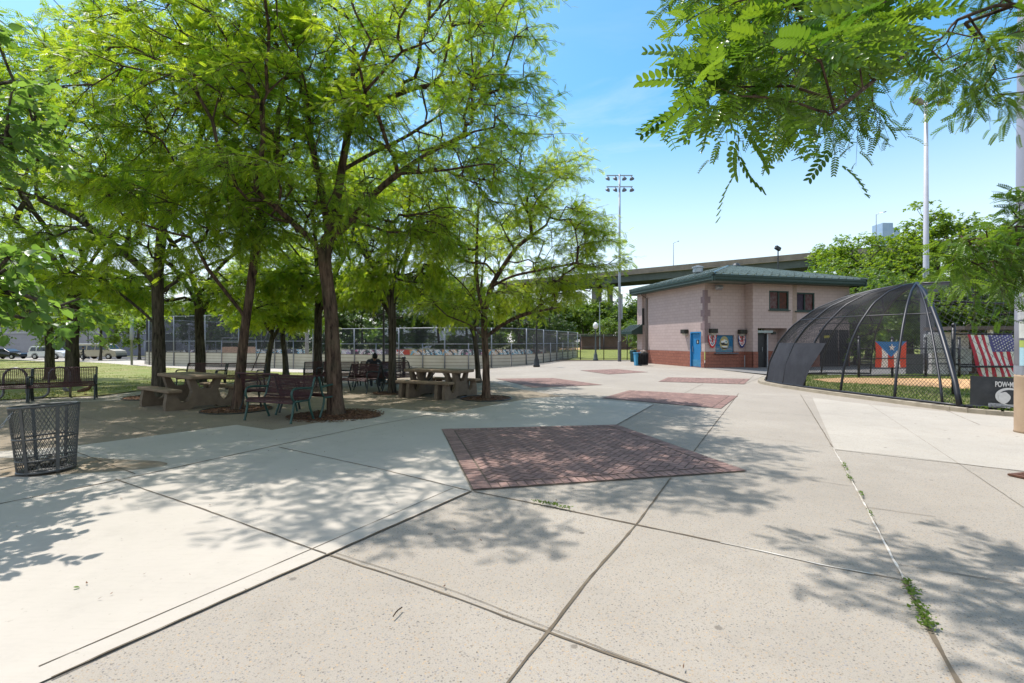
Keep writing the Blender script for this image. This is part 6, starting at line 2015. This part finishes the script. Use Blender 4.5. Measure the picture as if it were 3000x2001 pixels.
q = G(194, 1157); bird('grey pigeon standing under the mesh bench beside the rack post', (q.x, q.y, zg(q.x, q.y) + .03), R(160), M_pig)
q = G(250, 1159); bird('reddish pigeon pecking on the kerb under the mesh bench', (q.x, q.y, zg(q.x, q.y) + .03), R(10), M_pigb, sc=1.15)
q = at(1693, 625, 15); bird('small dark bird flying above the forked tree, wings raised', q, R(150), M_pig, .9, sc=.85)
q = at(1490, 16, 12.5); b_ = bird('brown bird flying high at the top border above the big tree', q, R(250), M_pigb, -.5, sc=.95); b_.rotation_euler = (R(40), R(-25), R(250))
# ---------------------------------------------------------------- the honeylocust grove
GT = 'honeylocust trees of the picnic grove'
def rel(pts, o): return [(p[0] - o[0], p[1] - o[1], p[2] - o[2]) for p in pts]
def locust(name, label, base, trunk, limbs, blobs, n, base_r, fork, seed, mleaf=None, bark=None, place=True, **kw):
    rng = np.random.default_rng(seed)
    A = blob_points(rng, blobs, n)
    A = A[A[:, 2] > fork * .72]
    wood, leaves = grow(seed, trunk, limbs, A, base_r, fork, **kw)
    return make_tree(name, label, base, wood, leaves, bark or M_bark, mleaf or M_leaf, GT)
# the big tree in front (limbs read off the photograph at its distance)
D1 = 10.55
B1 = at(985, 1215, D1); B1.z = 0
q = lambda px, py, dd=0.0: tuple(at(px, py, D1 + dd) - B1)
trunk = [(0, 0, 0), q(980, 1120), q(976, 1020), q(970, 920, .05), q(958, 820, .05), q(952, 760, .05), q(962, 690, .1)]
limbs = [[q(952, 760, .05), q(915, 705, -.2), q(860, 655, -.5), q(800, 600, -.8), q(735, 545, -1.0)],
         [q(962, 690, .1), q(948, 590, .2), q(925, 480, .3), q(905, 360, .5), q(880, 220, .6)],
         [q(962, 690, .1), q(985, 600, .3), q(1000, 500, .3), q(1020, 380, .3), q(1032, 250, .3), q(1040, 90, .2)],
         [q(964, 700, .1), q(1010, 665, 0), q(1090, 575, -.2), q(1165, 510, -.4), q(1270, 440, -.6), q(1390, 385, -.8)],
         [q(1020, 380, .3), q(1100, 310, .2), q(1210, 260, .1), q(1330, 240, -.2)],
         [q(1165, 510, -.4), q(1290, 500, -1.0), q(1420, 480, -1.4)],
         [q(1000, 500, .3), q(1090, 450, .9), q(1190, 400, 1.5), q(1300, 330, 2.0)],
         [q(860, 655, -.5), q(810, 640, -1.2), q(740, 600, -1.8)]]
blobs = [(0.2, -.1, 7.6, 4.2, 3.6, 2.3, 1.25), (2.3, -.5, 6.3, 2.2, 2.4, 1.2, .55), (2.4, -.4, 8.2, 2.1, 2.2, 1.2, .40), (-2.2, -1.0, 5.9, 2.3, 2.4, 1.3, .55), (2.6, -.3, 4.7, 1.9, 1.8, .9, .38), (-.4, -1.3, 4.6, 2.1, 1.5, .8, .26), (.8, .8, 9.6, 3.0, 3, 1.0, .3), (.75, -4.1, 7.0, .95, .8, .6, .055)]
locust('honeylocust_tree', 'largest honeylocust with thick furrowed leaning trunk in a mulch circle beside the plaza', B1, trunk, limbs, blobs, 980, .158, 2.75, 21, rtip=.009, leaf=.205, lpt=8, twigs=3, twig_len=.58, tmpl=T_FINE, flare=1.30, taper=.82)
# thinner leaning tree beside the picnic table
B2 = Vector((-6.42, 11.3, 0)); q2 = lambda px, py, dd=0.0: tuple(at(px, py, 11.3 + dd) - B2)
trunk = [(0, 0, 0), q2(705, 1090), q2(718, 960), q2(733, 850), q2(748, 740), q2(757, 640)]
limbs = [[q2(748, 740), q2(725, 640, .2), q2(705, 540, .3), q2(690, 430, .4)], [q2(757, 640), q2(790, 560, -.2), q2(810, 470, -.3), q2(815, 330, -.3)], [q2(720, 930), q2(665, 860, -.3), q2(610, 790, -.7)], [q2(757, 640), q2(755, 540, .3), q2(750, 440, .6)]]
blobs = [(0, 0, 6.8, 3.0, 2.8, 2.4, 1), (-1.0, -.9, 4.6, 2.0, 1.6, 1.0, .42), (.8, .5, 4.7, 1.8, 1.7, .9, .3), (.3, 0, 8.6, 2.3, 2.2, 1.2, .3)]
locust('honeylocust_tree', 'thin dark honeylocust slanting right between the picnic table and the nearest bench', B2, trunk, limbs, blobs, 560, .112, 2.2, 22, rtip=.008, leaf=.235, lpt=7, tmpl=T_MID, taper=.8, flare=1.25)
# the tall left tree standing behind the left picnic table
B3 = Vector((-10.15, 13.9, 0))
trunk = [(0, 0, 0), (0, 0, 1.6), (-.03, 0, 3.2), (.05, .05, 4.8), (.1, .1, 6.2)]
limbs = [[(0, 0, 2.0), (-.7, .1, 2.6), (-1.6, .2, 3.2), (-2.6, .1, 3.8)], [(-.03, 0, 3.3), (-.9, -.3, 4.2), (-1.9, -.5, 5.0), (-3.0, -.7, 5.6)], [(.05, .05, 4.8), (.8, -.3, 5.8), (1.5, -.5, 7.2), (1.9, -.6, 8.4)], [(.1, .1, 6.2), (-.4, .3, 7.4), (-.7, .4, 8.8), (-.8, .4, 10.0)], [(0, 0, 3.0), (.8, .4, 3.7), (1.7, .8, 4.2)]]
blobs = [(-.3, 0, 8.2, 4.1, 3.8, 2.8, 1.2), (-2.4, -.6, 5.9, 2.4, 2.4, 1.3, .5), (1.6, -.2, 6.0, 2.0, 2.2, 1.4, .42), (-1.0, -.8, 4.0, 2.3, 1.8, .8, .35), (0, 0, 10.6, 2.6, 2.6, 1.0, .25)]
locust('honeylocust_tree', 'tall straight dark honeylocust rising behind the left end of the left picnic table', B3, trunk, limbs, blobs, 800, .178, 2.3, 23, rtip=.008, leaf=.235, lpt=7, tmpl=T_MID, flare=1.2, bark=M_bark2)
# right tree with low spreading yellow green crown
B12 = G(1424, 1168); D12 = B12.y; q12 = lambda px, py, dd=0.0: tuple(at(px, py, D12 + dd) - B12)
trunk = [(0, 0, 0), q12(1424, 1080), q12(1420, 990), q12(1418, 920)]
limbs = [[q12(1418, 920), q12(1400, 840), q12(1396, 760, .2), q12(1400, 640, .3), q12(1405, 520, .3)], [q12(1418, 920), q12(1440, 840, -.1), q12(1475, 780, -.2), q12(1520, 720, -.3), q12(1600, 660, -.5)], [q12(1426, 985), q12(1475, 950, -.3), q12(1540, 920, -.6), q12(1640, 900, -1.0)], [q12(1440, 840, -.1), q12(1500, 810, -.8), q12(1590, 790, -1.1), q12(1690, 770, -1.2)], [q12(1416, 930), q12(1370, 850, .6), q12(1320, 800, 1.0)], [q12(1424, 1000), q12(1380, 955, -.5), q12(1310, 925, -1.0)]]
blobs = [(.2, 0, 5.3, 2.6, 2.5, 1.9, 1), (1.9, -.5, 4.3, 1.75, 1.9, 1.0, .55), (1.7, -.4, 5.6, 1.4, 1.6, .8, .25), (2.9, -.4, 3.9, .95, 1.2, .65, .2), (2.2, -.2, 3.3, 1.4, 1.2, .55, .28), (2.7, -.2, 4.9, .8, 1, .5, .1), (1.2, -.6, 2.9, 1.8, 1.3, .45, .30), (-1.5, -.2, 3.9, 1.7, 1.8, 1.1, .4), (-.9, -.5, 2.6, 1.2, 1.0, .35, .14)]
locust('honeylocust_tree', 'forked honeylocust with low spreading yellow green crown at the right end of the grove', B12, trunk, limbs, blobs, 660, .112, 1.75, 24, rtip=.007, mleaf=M_leaf_y, leaf=.20, lpt=7, twig_len=.5, tmpl=T_FINE, flare=1.3, spread=.5)
# two generic forms, copied for the trees further back
def generic(seed, name, label, base, H_, wide, r, fork, low, n, mleaf=M_leaf, lean=0.0, leaf=.26):
    rr_ = random.Random(seed)
    trunk = [(0, 0, 0), (lean * .2, 0, fork * .5), (lean * .5, .05, fork), (lean, 0, fork * 1.5)]
    limbs = []
    for k in range(4):
        a = k * PI / 2 + rr_.uniform(-.4, .4); z = fork * (1 + .12 * k); x0 = lean * .5
        limbs.append([(x0, 0, z), (x0 + .6 * math.cos(a), .6 * math.sin(a), z + 1.0), (x0 + 1.3 * math.cos(a), 1.3 * math.sin(a), z + 1.8), (x0 + wide * .55 * math.cos(a), wide * .55 * math.sin(a), z + 2.4)])
    blobs = [(lean, 0, H_ * .68, wide, wide, H_ * .27, 1)]
    for k in range(5):
        a = k * 1.26 + rr_.uniform(-.3, .3)
        blobs.append((lean + wide * .55 * math.cos(a), wide * .55 * math.sin(a), low + rr_.uniform(.5, 1.3), wide * .5, wide * .5, rr_.uniform(.5, .9), .2))
    return locust(name, label, base, trunk, limbs, blobs, n, r, fork, seed, mleaf=mleaf, leaf=leaf, lpt=6, twigs=3, tmpl=T_MID, bark=M_bark2)
def gz(x, y): return (x, y, zg(x, y))
gA = generic(31, 'honeylocust_tree', 'honeylocust with broad dark trunk on the lawn behind the left pair of benches', gz(-16.0, 17.6), 11.5, 3.9, .21, 2.8, 3.2, 520)
gB = generic(32, 'honeylocust_tree', 'honeylocust with two tight dark trunks just left of the largest trunk', gz(-8.35, 20.8), 10.0, 3.4, .18, 2.8, 3.2, 460)
gC = generic(33, 'honeylocust_tree', 'small slanting honeylocust at the lawn corner in front of the blue graffiti', gz(-13.1, 25.8), 7.6, 2.8, .15, 1.9, 2.3, 380, lean=.5, mleaf=M_leaf_y)
def cp(src, x, y, rz, sc, label):
    o = dup(src, gz(x, y), rz, label, sc)
    return o
cp(gA, -12.7, 19.7, 1.7, .95, 'honeylocust trunk rising behind the bench in the middle of the lawn edge')
cp(gB, -3.72, 15.0, 2.2, (.62, .62, .85), 'slim honeylocust standing left of the right picnic table beside the litter bin')
cp(gB, -4.75, 19.2, 4.0, (.85, .85, .9), 'honeylocust with straight dark trunk behind the left end of the right picnic table')
cp(gC, -1.32, 19.2, 3.4, (.7, .7, .95), 'thin curved honeylocust right behind the forked tree')
cp(gC, -12.1, 25.9, 2.4, 1.05, 'small upright honeylocust on the lawn corner next to the slanting one')
cp(gB, -7.6, 20.0, .8, (.8, .8, .95), 'second dark trunk of a honeylocust half hidden behind the largest trunk')
cp(gA, -21.5, 22.5, 3.0, .9, 'honeylocust at the far left of the lawn with branches over the street')
cp(gA, -20.3, 15.2, 5.2, .92, 'honeylocust outside the left border whose branches hang over the benches')
# mulch and soil circles
def mulch(c, rx, ry, label, seed, rim=False, n=46):
    o = irregular(c, rx, ry, n, seed, .08 if not rim else .0)
    drape('mulch_bed', o, .0135, M_mulch, grid=False)
    if rim:
        b = MB(); b.tube([Vector((c[0] + rx * math.cos(2 * PI * k / 48), c[1] + ry * math.sin(2 * PI * k / 48), .018)) for k in range(48)], .012, 5, closed=True)
        tag(b.build('tree_ring', M_bframe), label, 'tree ring', 'round tree pit edgings')
mulch((B1.x + .02, B1.y - .08), .92, .80, '', 3)
mulch((B2.x, B2.y), .75, .75, 'round iron edging of the mulch pit around the thin slanting tree', 4, True)
mulch((B12.x, B12.y), .72, .72, 'round edging of the mulch pit around the forked right tree', 5, True)
mulch((B3.x, B3.y), .85, .85, 'round edging of the mulch pit behind the left picnic table', 6, True)
mulch((-3.72, 15.0), .6, .6, '', 7); mulch((-4.75, 19.2), .7, .7, 'round edging of the pit behind the right picnic table', 8, True)
# wood chips strewn over and around the mulch
rng = np.random.default_rng(5)
def chips(c, r, n, z=.03):
    a = rng.uniform(0, 2 * PI, n); q_ = r * rng.uniform(0, 1, n) ** .55
    P = np.stack([c[0] + q_ * np.cos(a), c[1] + q_ * np.sin(a), np.full(n, z) - .018 * (q_ / r)], -1)
    d = rng.normal(0, 1, (n, 3)) * np.array([1, 1, .35]); d = nrm(d) * rng.uniform(.012, .035, (n, 1))
    w = np.cross(d, rng.normal(0, 1, (n, 3))); w = nrm(w) * rng.uniform(.004, .009, (n, 1))
    V = np.stack([P - d - w, P + d - w, P + d + w, P - d + w], 1).reshape(-1, 3)
    V[:, 2] = np.maximum(V[:, 2], .015)
    return V, np.arange(n * 4).reshape(-1, 4)
g = Geo()
for c_, r_, n_ in (((B1.x + .05, B1.y - .1), 1.0, 2600), ((B2.x, B2.y), .72, 700), ((B12.x, B12.y), .7, 700), ((B3.x, B3.y), .8, 500), ((-3.72, 15), .6, 350)):
    V, Q = chips(c_, r_, n_); g.add(V, Q, rng.uniform(0, 1, len(V) // 4).repeat(4))
m_, n_, l_, p_ = newmat('wood_chip'); a_ = n_.new('ShaderNodeAttribute'); a_.attribute_name = 'var'
l_.new(ramp(n_, l_, a_.outputs['Fac'], [(0, (.04, .020, .012)), (.6, (.13, .062, .032)), (1, (.22, .12, .065))]), p_.inputs['Base Color']); p_.inputs['Roughness'].default_value = .9
tag(g.build('wood_chips', m_), kind='stuff')
# leaf litter, seeds and twigs on the pavement
g = Geo()
n = 2600
xy = np.stack([rng.uniform(-11, 5, n), rng.uniform(2.3, 16, n)], -1); xy = xy[rng.uniform(0, 1, n) < np.clip((2.5 - xy[:, 0]) / 7, .05, 1) * np.where(xy[:, 1] > 8, 1, .3)]
P = np.concatenate([xy, np.full((len(xy), 1), .0225)], 1)
k = len(P); d = nrm(rng.normal(0, 1, (k, 3)) * np.array([1, 1, .12])) * rng.uniform(.005, .020, (k, 1)); w = np.cross(d, np.array([0, 0, 1.])) * rng.uniform(.2, .5, (k, 1))
V = np.stack([P - d, P - w, P + d + np.array([0, 0, .004]), P + w], 1).reshape(-1, 3)
g.add(V, np.arange(k * 4).reshape(-1, 4), rng.uniform(0, .8, k).repeat(4)); tag(g.build('leaf_litter', m_), kind='stuff')
b = MB(); q = G(1163, 1805); b.tube(spline([(q.x - .012, q.y - .045, .024), (q.x, q.y, .03), (q.x + .018, q.y + .05, .024)], 3), .004, 5); tag(b.build('twig', M_bark), 'small brown twig lying on the speckled pavement in front', 'twig')
g = Geo(); q = G(215, 1730); V, Q, A = place_leaves(rng, np.array([[q.x, q.y, .022]]), np.array([[1, .2, 0.]]), .055, T_BROAD, .05); g.add(V, Q, A); tag(g.build('fallen_leaf', M_leaf_big), 'single green fallen leaf on the bright concrete slab at the left', 'leaf')

# ---------------------------------------------------------------- overhanging tree at the right (trunk outside the picture)
BT = Vector((6.6, 2.2, 0))
rng = np.random.default_rng(77)
att = []
def spray(px0, px1, py0, py1, d0, d1, n, keep=None):
    c = 0
    while c < n:
        px, py, d = rng.uniform(px0, px1), rng.uniform(py0, py1), rng.uniform(d0, d1)
        if keep and not keep(px, py): continue
        p = at(px, py, d); att.append(tuple(p - BT)); c += 1
edge = lambda px, py: py < 60 + 400 * min(1, max(0, (px - 1980) / 240)) and py < 500 - 420 * max(0, (px - 2330) / 330)
spray(2130, 2540, -160, 190, 2.4, 3.4, 40, edge)
spray(2050, 2500, -160, 330, 3.4, 4.8, 52, edge)
spray(2460, 2560, 180, 330, 3.5, 4.2, 10)
spray(2800, 3100, -120, 200, 4.6, 5.8, 28)
spray(2690, 2800, 120, 260, 4.6, 5.4, 7)
spray(2880, 3150, 190, 290, 4.8, 5.6, 12)
spray(2790, 3200, 600, 800, 4.6, 5.8, 62, lambda px, py: py > 690 - (px - 2740) * .25 and py < 835 - (px - 2750) * .06)
spray(2950, 3200, 540, 640, 4.8, 5.6, 10)
att += [tuple(Vector((x, y, z)) - BT) for x, y, z in zip(rng.uniform(-.2, 1.9, 34), rng.uniform(4.6, 6.0, 34), rng.uniform(6.45, 7.3, 34))]
att += [tuple(Vector((x, y, z)) - BT) for x, y, z in zip(rng.uniform(2.0, 6.5, 50), rng.uniform(.8, 3.5, 50), rng.uniform(5.2, 6.8, 50))]
b_ = lambda px, py, d: tuple(at(px, py, d) - BT)
limbs = [[(0, 0, 3.0), (-.8, .7, 4.0), (-2.4, 1.3, 4.9), b_(2700, -170, 3.7), b_(2620, -20, 3.6), b_(2535, 40, 3.5), b_(2433, 107, 3.4), b_(2372, 155, 3.3), b_(2300, 230, 3.3)],
         [(0, 0, 2.4), (-.2, 1.6, 2.9), b_(3060, 40, 5.0), b_(2836, 46, 5.0), b_(2760, 110, 4.9), b_(2690, 175, 4.8)], [b_(2836, 46, 5.0), b_(2890, 130, 5.1), b_(2918, 205, 5.1)],
         [(0, 0, 2.0), (-.4, 1.9, 1.9), b_(3050, 700, 5.3), b_(2900, 715, 5.2), b_(2790, 740, 5.1)], [(0, 0, 3.0), (-1.0, .8, 5.2), (-3.2, 2.0, 6.6), (-5.2, 3.1, 7.0)]]
wood, leaves = grow(78, [(0, 0, 0), (.02, 0, 1.2), (0, .05, 2.4), (0, .1, 4.2)], limbs, att, .085, 1.9, leaf=.155, lpt=7, twigs=3, twig_len=.34, tmpl=T_NEAR, spread=.5, droop=.5, rtip=.0045, maxlink=2.5)
ov = make_tree('honeylocust_tree', 'honeylocust branch with long drooping compound leaves hanging in at the upper right', BT, wood, leaves, M_bark, M_leaf_near, GT)
# the closest spray of leaves, hanging in front of the lens
att = []
spray(2060, 2480, 90, 270, 1.75, 2.15, 12, lambda px, py: True)
spray(2010, 2200, 240, 330, 1.9, 2.3, 5); spray(2380, 2470, 270, 330, 1.8, 2.1, 2); spray(2440, 2600, 20, 180, 1.9, 2.3, 7)
wood, leaves = grow(79, [b_(2700, 120, 3.3), b_(2479, 301, 1.95), b_(2418, 327, 1.85), b_(2330, 300, 1.83), b_(2259, 286, 1.82), b_(2157, 281, 1.85)], [], att, .011, 0, leaf=.180, lpt=5, twigs=2, twig_len=.22, tmpl=T_CLOSE, spread=.55, droop=.5, rtip=.0022, flare=1, step=.15)
np_mesh('branch', wood[0], wood[1], M_bark, ov, smooth=True); np_mesh('leaf_spray', *leaves[:2], M_leaf_near, ov, var=leaves[2])

# ---------------------------------------------------------------- broad leaved tree entering at the left border
BL_ = Vector((-8.6, 5.6, 0))
att = []
def sprayL(px0, px1, py0, py1, d0, d1, n):
    for _ in range(n): att.append(tuple(at(rng.uniform(px0, px1), rng.uniform(py0, py1), rng.uniform(d0, d1)) - BL_))
sprayL(-260, 40, 720, 880, 4.2, 5.2, 34); sprayL(-300, 110, 230, 480, 5.6, 7.0, 52); sprayL(40, 250, 870, 940, 6.3, 7.2, 8); sprayL(-300, 0, 60, 200, 5.6, 7.0, 14)
att += [tuple(Vector((x, y, z)) - BL_) for x, y, z in zip(rng.uniform(-10, -6.2, 120), rng.uniform(3.8, 5.4, 120), rng.uniform(5.9, 7.6, 120))]
wood, leaves = grow(80, [(0, 0, 0), (.05, 0, 1.3), (0, 0, 2.6), (.1, 0, 4.5)], [[(0, 0, 1.9), (1.0, .2, 2.1), (2.4, -.2, 2.3), tuple(at(0, 800, 4.7) - BL_)], [(0, 0, 2.6), (1.1, .5, 3.6), tuple(at(60, 380, 6.2) - BL_)]], att, .16, 1.7, leaf=.125, lpt=9, twigs=3, twig_len=.45, tmpl=T_BROAD, spread=.6, droop=.3)
make_tree('broadleaf_tree', 'broad leaved tree whose glossy leaves hang in at the left border', BL_, wood, leaves, M_bark2, M_leaf_big)

# ---------------------------------------------------------------- trees further away
def bgtree(seed, name, label, loc, H_, wide, n, mleaf, leaf, low=.22, r=.25, group=None, lpt=5):
    rng_ = np.random.default_rng(seed); rr_ = random.Random(seed)
    blobs = [(0, 0, H_ * .62, wide, wide, H_ * .36, 1)]
    for k in range(7):
        a = k * .9 + rr_.uniform(-.3, .3); d_ = rr_.uniform(.45, .75) * wide
        blobs.append((d_ * math.cos(a), d_ * math.sin(a), H_ * rr_.uniform(low + .1, .8), wide * .42, wide * .42, H_ * .12, .22))
    A = blob_points(rng_, blobs, n); A = A[A[:, 2] > H_ * low * .7]
    wood, leaves = grow(seed, [(0, 0, 0), (.1, 0, H_ * .2), (0, .1, H_ * .4), (.1, 0, H_ * .62)], [], A, r, H_ * low * .7, leaf=leaf, lpt=lpt, twigs=3, twig_len=leaf * 2.6, tmpl=T_SPRAY, step=.9, rtip=.012, spread=.6)
    t = make_tree(name, label, loc, wood, leaves, M_bark2, mleaf, group)
    return t
GR = 'trees behind the batting cage'
m1 = bgtree(51, 'maple_tree', 'tall bright green maple right of the tall pale street light', (40.5, 46, 0), 14.6, 5.2, 480, M_leaf_maple, .46, .16, group=GR)
m2 = bgtree(52, 'maple_tree', 'rounded maple touching the end of the elevated highway', (33.8, 46, 0), 11.8, 4.8, 440, M_leaf_maple, .44, .12, group=GR)
def dcp(src, x, y, rz, sc, label, group=None, z=None):
    o = dup(src, (x, y, zg(x, y) if z is None else z), rz, label, sc)
    if group: o['group'] = group
    return o
dcp(m1, 48.5, 47, 2.0, .95, 'bright maple at the right border behind the grey pole'); dcp(m2, 38.0, 54, 1.2, 1.1, 'maple behind the gap between the two front maples')
f1 = bgtree(61, 'background_tree', 'dark tree behind the star flag', (23.5, 33.0, 0), 6.4, 3.2, 300, M_leaf_far, .34, .06, group='trees behind the dugout')
for x, y, rz, s_, lb in ((28.0, 32, 1, 1.0, 'dark green tree above the dugout roof'), (32.5, 33, 2, 1.05, 'dark green tree above the striped flag'), (19.3, 38, 3, .9, 'tree behind the right corner of the park building'), (37, 36, 4, 1.1, 'dark tree behind the grey pole'), (26, 39, 5, 1.25, 'taller dark tree behind the tree row of the dugout'), (33, 40, 2.6, 1.25, 'taller dark tree right behind the dugout row')):
    dcp(f1, x, y, rz, s_, lb)
GRK = 'trees beyond the rink'
f2 = bgtree(62, 'background_tree', 'dark leafy tree beyond the left end of the rink', (-50, 80, 0), 11, 5.0, 360, M_leaf_dark, .55, .03, group=GRK)
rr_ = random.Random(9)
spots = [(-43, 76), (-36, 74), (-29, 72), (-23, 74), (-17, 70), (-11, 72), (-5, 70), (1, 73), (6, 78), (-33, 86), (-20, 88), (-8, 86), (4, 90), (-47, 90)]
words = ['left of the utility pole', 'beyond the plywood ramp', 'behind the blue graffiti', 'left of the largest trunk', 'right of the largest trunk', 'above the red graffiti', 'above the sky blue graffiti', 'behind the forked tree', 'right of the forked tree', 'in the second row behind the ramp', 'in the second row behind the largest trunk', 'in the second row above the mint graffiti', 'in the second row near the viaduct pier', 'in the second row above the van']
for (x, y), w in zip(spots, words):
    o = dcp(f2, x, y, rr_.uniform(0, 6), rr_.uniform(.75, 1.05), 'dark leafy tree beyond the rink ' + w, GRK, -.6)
GST = 'street trees by the warehouse'
f3 = bgtree(63, 'street_tree', 'light green street tree in front of the beige van', (-51.5, 60.5, zg(-51, 60)), 7.5, 3.0, 230, M_leaf_maple, .40, .25, .16, GST)
dcp(f3, -47.0, 61.0, 2, (1, 1, .95), 'light green street tree at the front of the van by the rink corner'); dcp(f3, -68.5, 64, 4, 1.15, 'street tree between the black sedan and the white wagon'); dcp(f3, -57, 60, 1, 1.05, 'thin street tree behind the person at the bin')
dcp(f3, -80, 63, 3, 1.25, 'street tree at the far left border over the sedan')
GFW = 'trees beyond the playing field'
f4 = bgtree(64, 'field_tree', 'tree beyond the field left of the round viaduct pier', (22, 150, 0), 13, 7.0, 300, M_leaf_far, 1.0, .05, .3, GFW)
for x, y, s_, lb in ((31, 152, 1.05, 'tree beyond the field under the lower road'), (40, 150, 1.0, 'tree beyond the field right of the viaduct pier'), (27, 175, 1.25, 'pale tree on the rise behind the lower road'), (48, 172, 1.3, 'tree on the rise beside the building edge'), (38, 190, 1.3, 'pale tree on the rise above the lower road'), (14, 150, 1.0, 'tree beyond the field behind the rink end')):
    dcp(f4, x, y, rr_.uniform(0, 6), s_, lb)
sh_ = bgtree(65, 'shrub', 'low shrub beyond the fence beside the floodlight mast', (13.2, 47, 0), 3.6, 1.9, 150, M_leaf_far, .28, .02, .06)
dcp(sh_, 21, 100, 1, 1.8, 'round shrub at the far edge of the field'); dcp(sh_, 26, 98, 2, 1.7, 'second shrub at the far edge of the field by the shed')
# a far wooded rise closing the horizon
g = Geo(); rng = np.random.default_rng(12)
n = 5200
x = rng.uniform(-260, 330, n); y = rng.uniform(215, 290, n)
hh = 9 + 5 * np.sin(x * .045) + 3 * np.sin(x * .13 + 1) + (y - 215) * .06
P = np.stack([x, y, hh * rng.uniform(0, 1, n) ** .6], -1)
V, Q, A = place_leaves(rng, P, rng.normal(0, 1, (n, 3)), 4.2, tmpl_spray(7, 9), 1.0, rng.uniform(.3, .9, n)); g.add(V, Q, A)
tag(g.build('far_wood', M_leaf_far), kind='stuff')

# ---------------------------------------------------------------- grass blades and weeds
M_blade = leafmat('grass_blade', (.085, .120, .016), (.17, .205, .035), (.16, .22, .015), (.34, .38, .04), .35, .6)
M_blade2 = leafmat('deep_grass_blade', (.055, .105, .014), (.12, .18, .026), (.12, .22, .014), (.28, .38, .035), .35, .6)
def inside(poly, X, Y):
    c = np.zeros(len(X), bool); j = len(poly) - 1
    for i in range(len(poly)):
        xi, yi, xj, yj = poly[i][0], poly[i][1], poly[j][0], poly[j][1]
        c ^= ((yi > Y) != (yj > Y)) & (X < (xj - xi) * (Y - yi) / (yj - yi + 1e-12) + xi)
        j = i
    return c
def blades(name, poly, n, h, w, mat, hole=None, seed=0, bias=None, fy=None):
    rng = np.random.default_rng(seed)
    x0, x1 = min(p[0] for p in poly), max(p[0] for p in poly); y0, y1 = min(p[1] for p in poly), max(p[1] for p in poly)
    X, Y = rng.uniform(x0, x1, n * 3), rng.uniform(y0, y1, n * 3) if fy is None else y0 + (y1 - y0) * rng.uniform(0, 1, n * 3) ** fy
    k = inside(poly, X, Y)
    if hole: k &= ~inside(hole, X, Y)
    X, Y = X[k][:n], Y[k][:n]
    Z = np.array([zg(a, b) for a, b in zip(X, Y)]) + .02
    m = len(X); P = np.stack([X, Y, Z], -1)
    keepf = np.sin(X * .55 + 1.5 * np.sin(Y * .5)) * np.sin(Y * .8 + np.sin(X * .7)) > -.30
    if not hole: X, Y, Z, P = X[keepf], Y[keepf], Z[keepf], P[keepf]; m = len(X)
    pat = np.sin(X * .9 + 2 * np.sin(Y * .7)) * np.sin(Y * 1.1 + np.sin(X * 1.3)) * .3 + .5
    hh = h * rng.uniform(.5, 1.3, m) * (.7 + .6 * pat)
    a = rng.uniform(0, 2 * PI, m); sx = np.stack([np.cos(a), np.sin(a), 0 * a], -1) * (w * rng.uniform(.7, 1.4, m))[:, None]
    lean = rng.normal(0, .45, (m, 3)); lean[:, 2] = 1; lean *= hh[:, None]
    V = np.stack([P - sx, P + sx, P + lean * .6 + sx * .5, P + lean * .6 - sx * .5 + 1e-4], 1)
    tip = P + lean + rng.normal(0, .2, (m, 3)) * hh[:, None] * np.array([1, 1, .2])
    V[:, 2] = tip + sx * .12; V[:, 3] = tip - sx * .12
    g = Geo(); g.add(V.reshape(-1, 3), np.arange(m * 4).reshape(-1, 4), np.clip(pat * .8 + rng.normal(.1, .2, m), 0, 1).repeat(4))
    return tag(g.build(name, mat), kind='stuff')
blades('grass', [(p[0], p[1]) for p in LAWN], 60000, .055, .010, M_blade, seed=1, fy=2.2)
blades('cage_grass', [(p[0], p[1]) for p in ins], 46000, .075, .009, M_blade2, hole=[(p[0], p[1]) for p in clay], seed=2)
# creeping weeds along the front kerb of the cage and in the joints
g = Geo(); rng = np.random.default_rng(14)
def weeds(pts, n, sp, size, h):
    L = resample([Vector((p[0], p[1], 0)) for p in pts], .02)
    i = rng.integers(0, len(L), n)
    P = np.array([[L[k].x, L[k].y, .018] for k in i]) + rng.normal(0, sp, (n, 3)) * np.array([1, 1, 0]); P[:, 2] += rng.uniform(0, h, n)
    D = rng.normal(0, 1, (n, 3)); D[:, 2] = np.abs(D[:, 2]) * .6
    V, Q, A = place_leaves(rng, P, D, size, T_BROAD, .6, rng.uniform(.2, .9, n)); g.add(V, Q, A)
weeds([(10.5, 10.85), (11.4, 10.0), (12.6, 9.1)], 900, .07, .05, .13)
weeds([(10.2, 11.5), (10.5, 10.9)], 120, .05, .04, .08)
tag(g.build('kerb_weeds', M_blade2), kind='stuff')
g = Geo()
for pp, n, sp in ((((2655, 1712), (2680, 1755)), 90, .022), (((2690, 1782), (2722, 1850)), 170, .028), (((2470, 1362), (2482, 1384)), 40, .012), (((2486, 1398), (2494, 1412)), 50, .016), (((2520, 1448), (2528, 1462)), 30, .012), (((1565, 1476), (1672, 1497)), 150, .014), (((2545, 1505), (2556, 1520)), 14, .01)):
    weeds(GP(*pp), n, sp * .75, .022, .022)
tag(g.build('joint_weeds', M_blade2), kind='stuff')
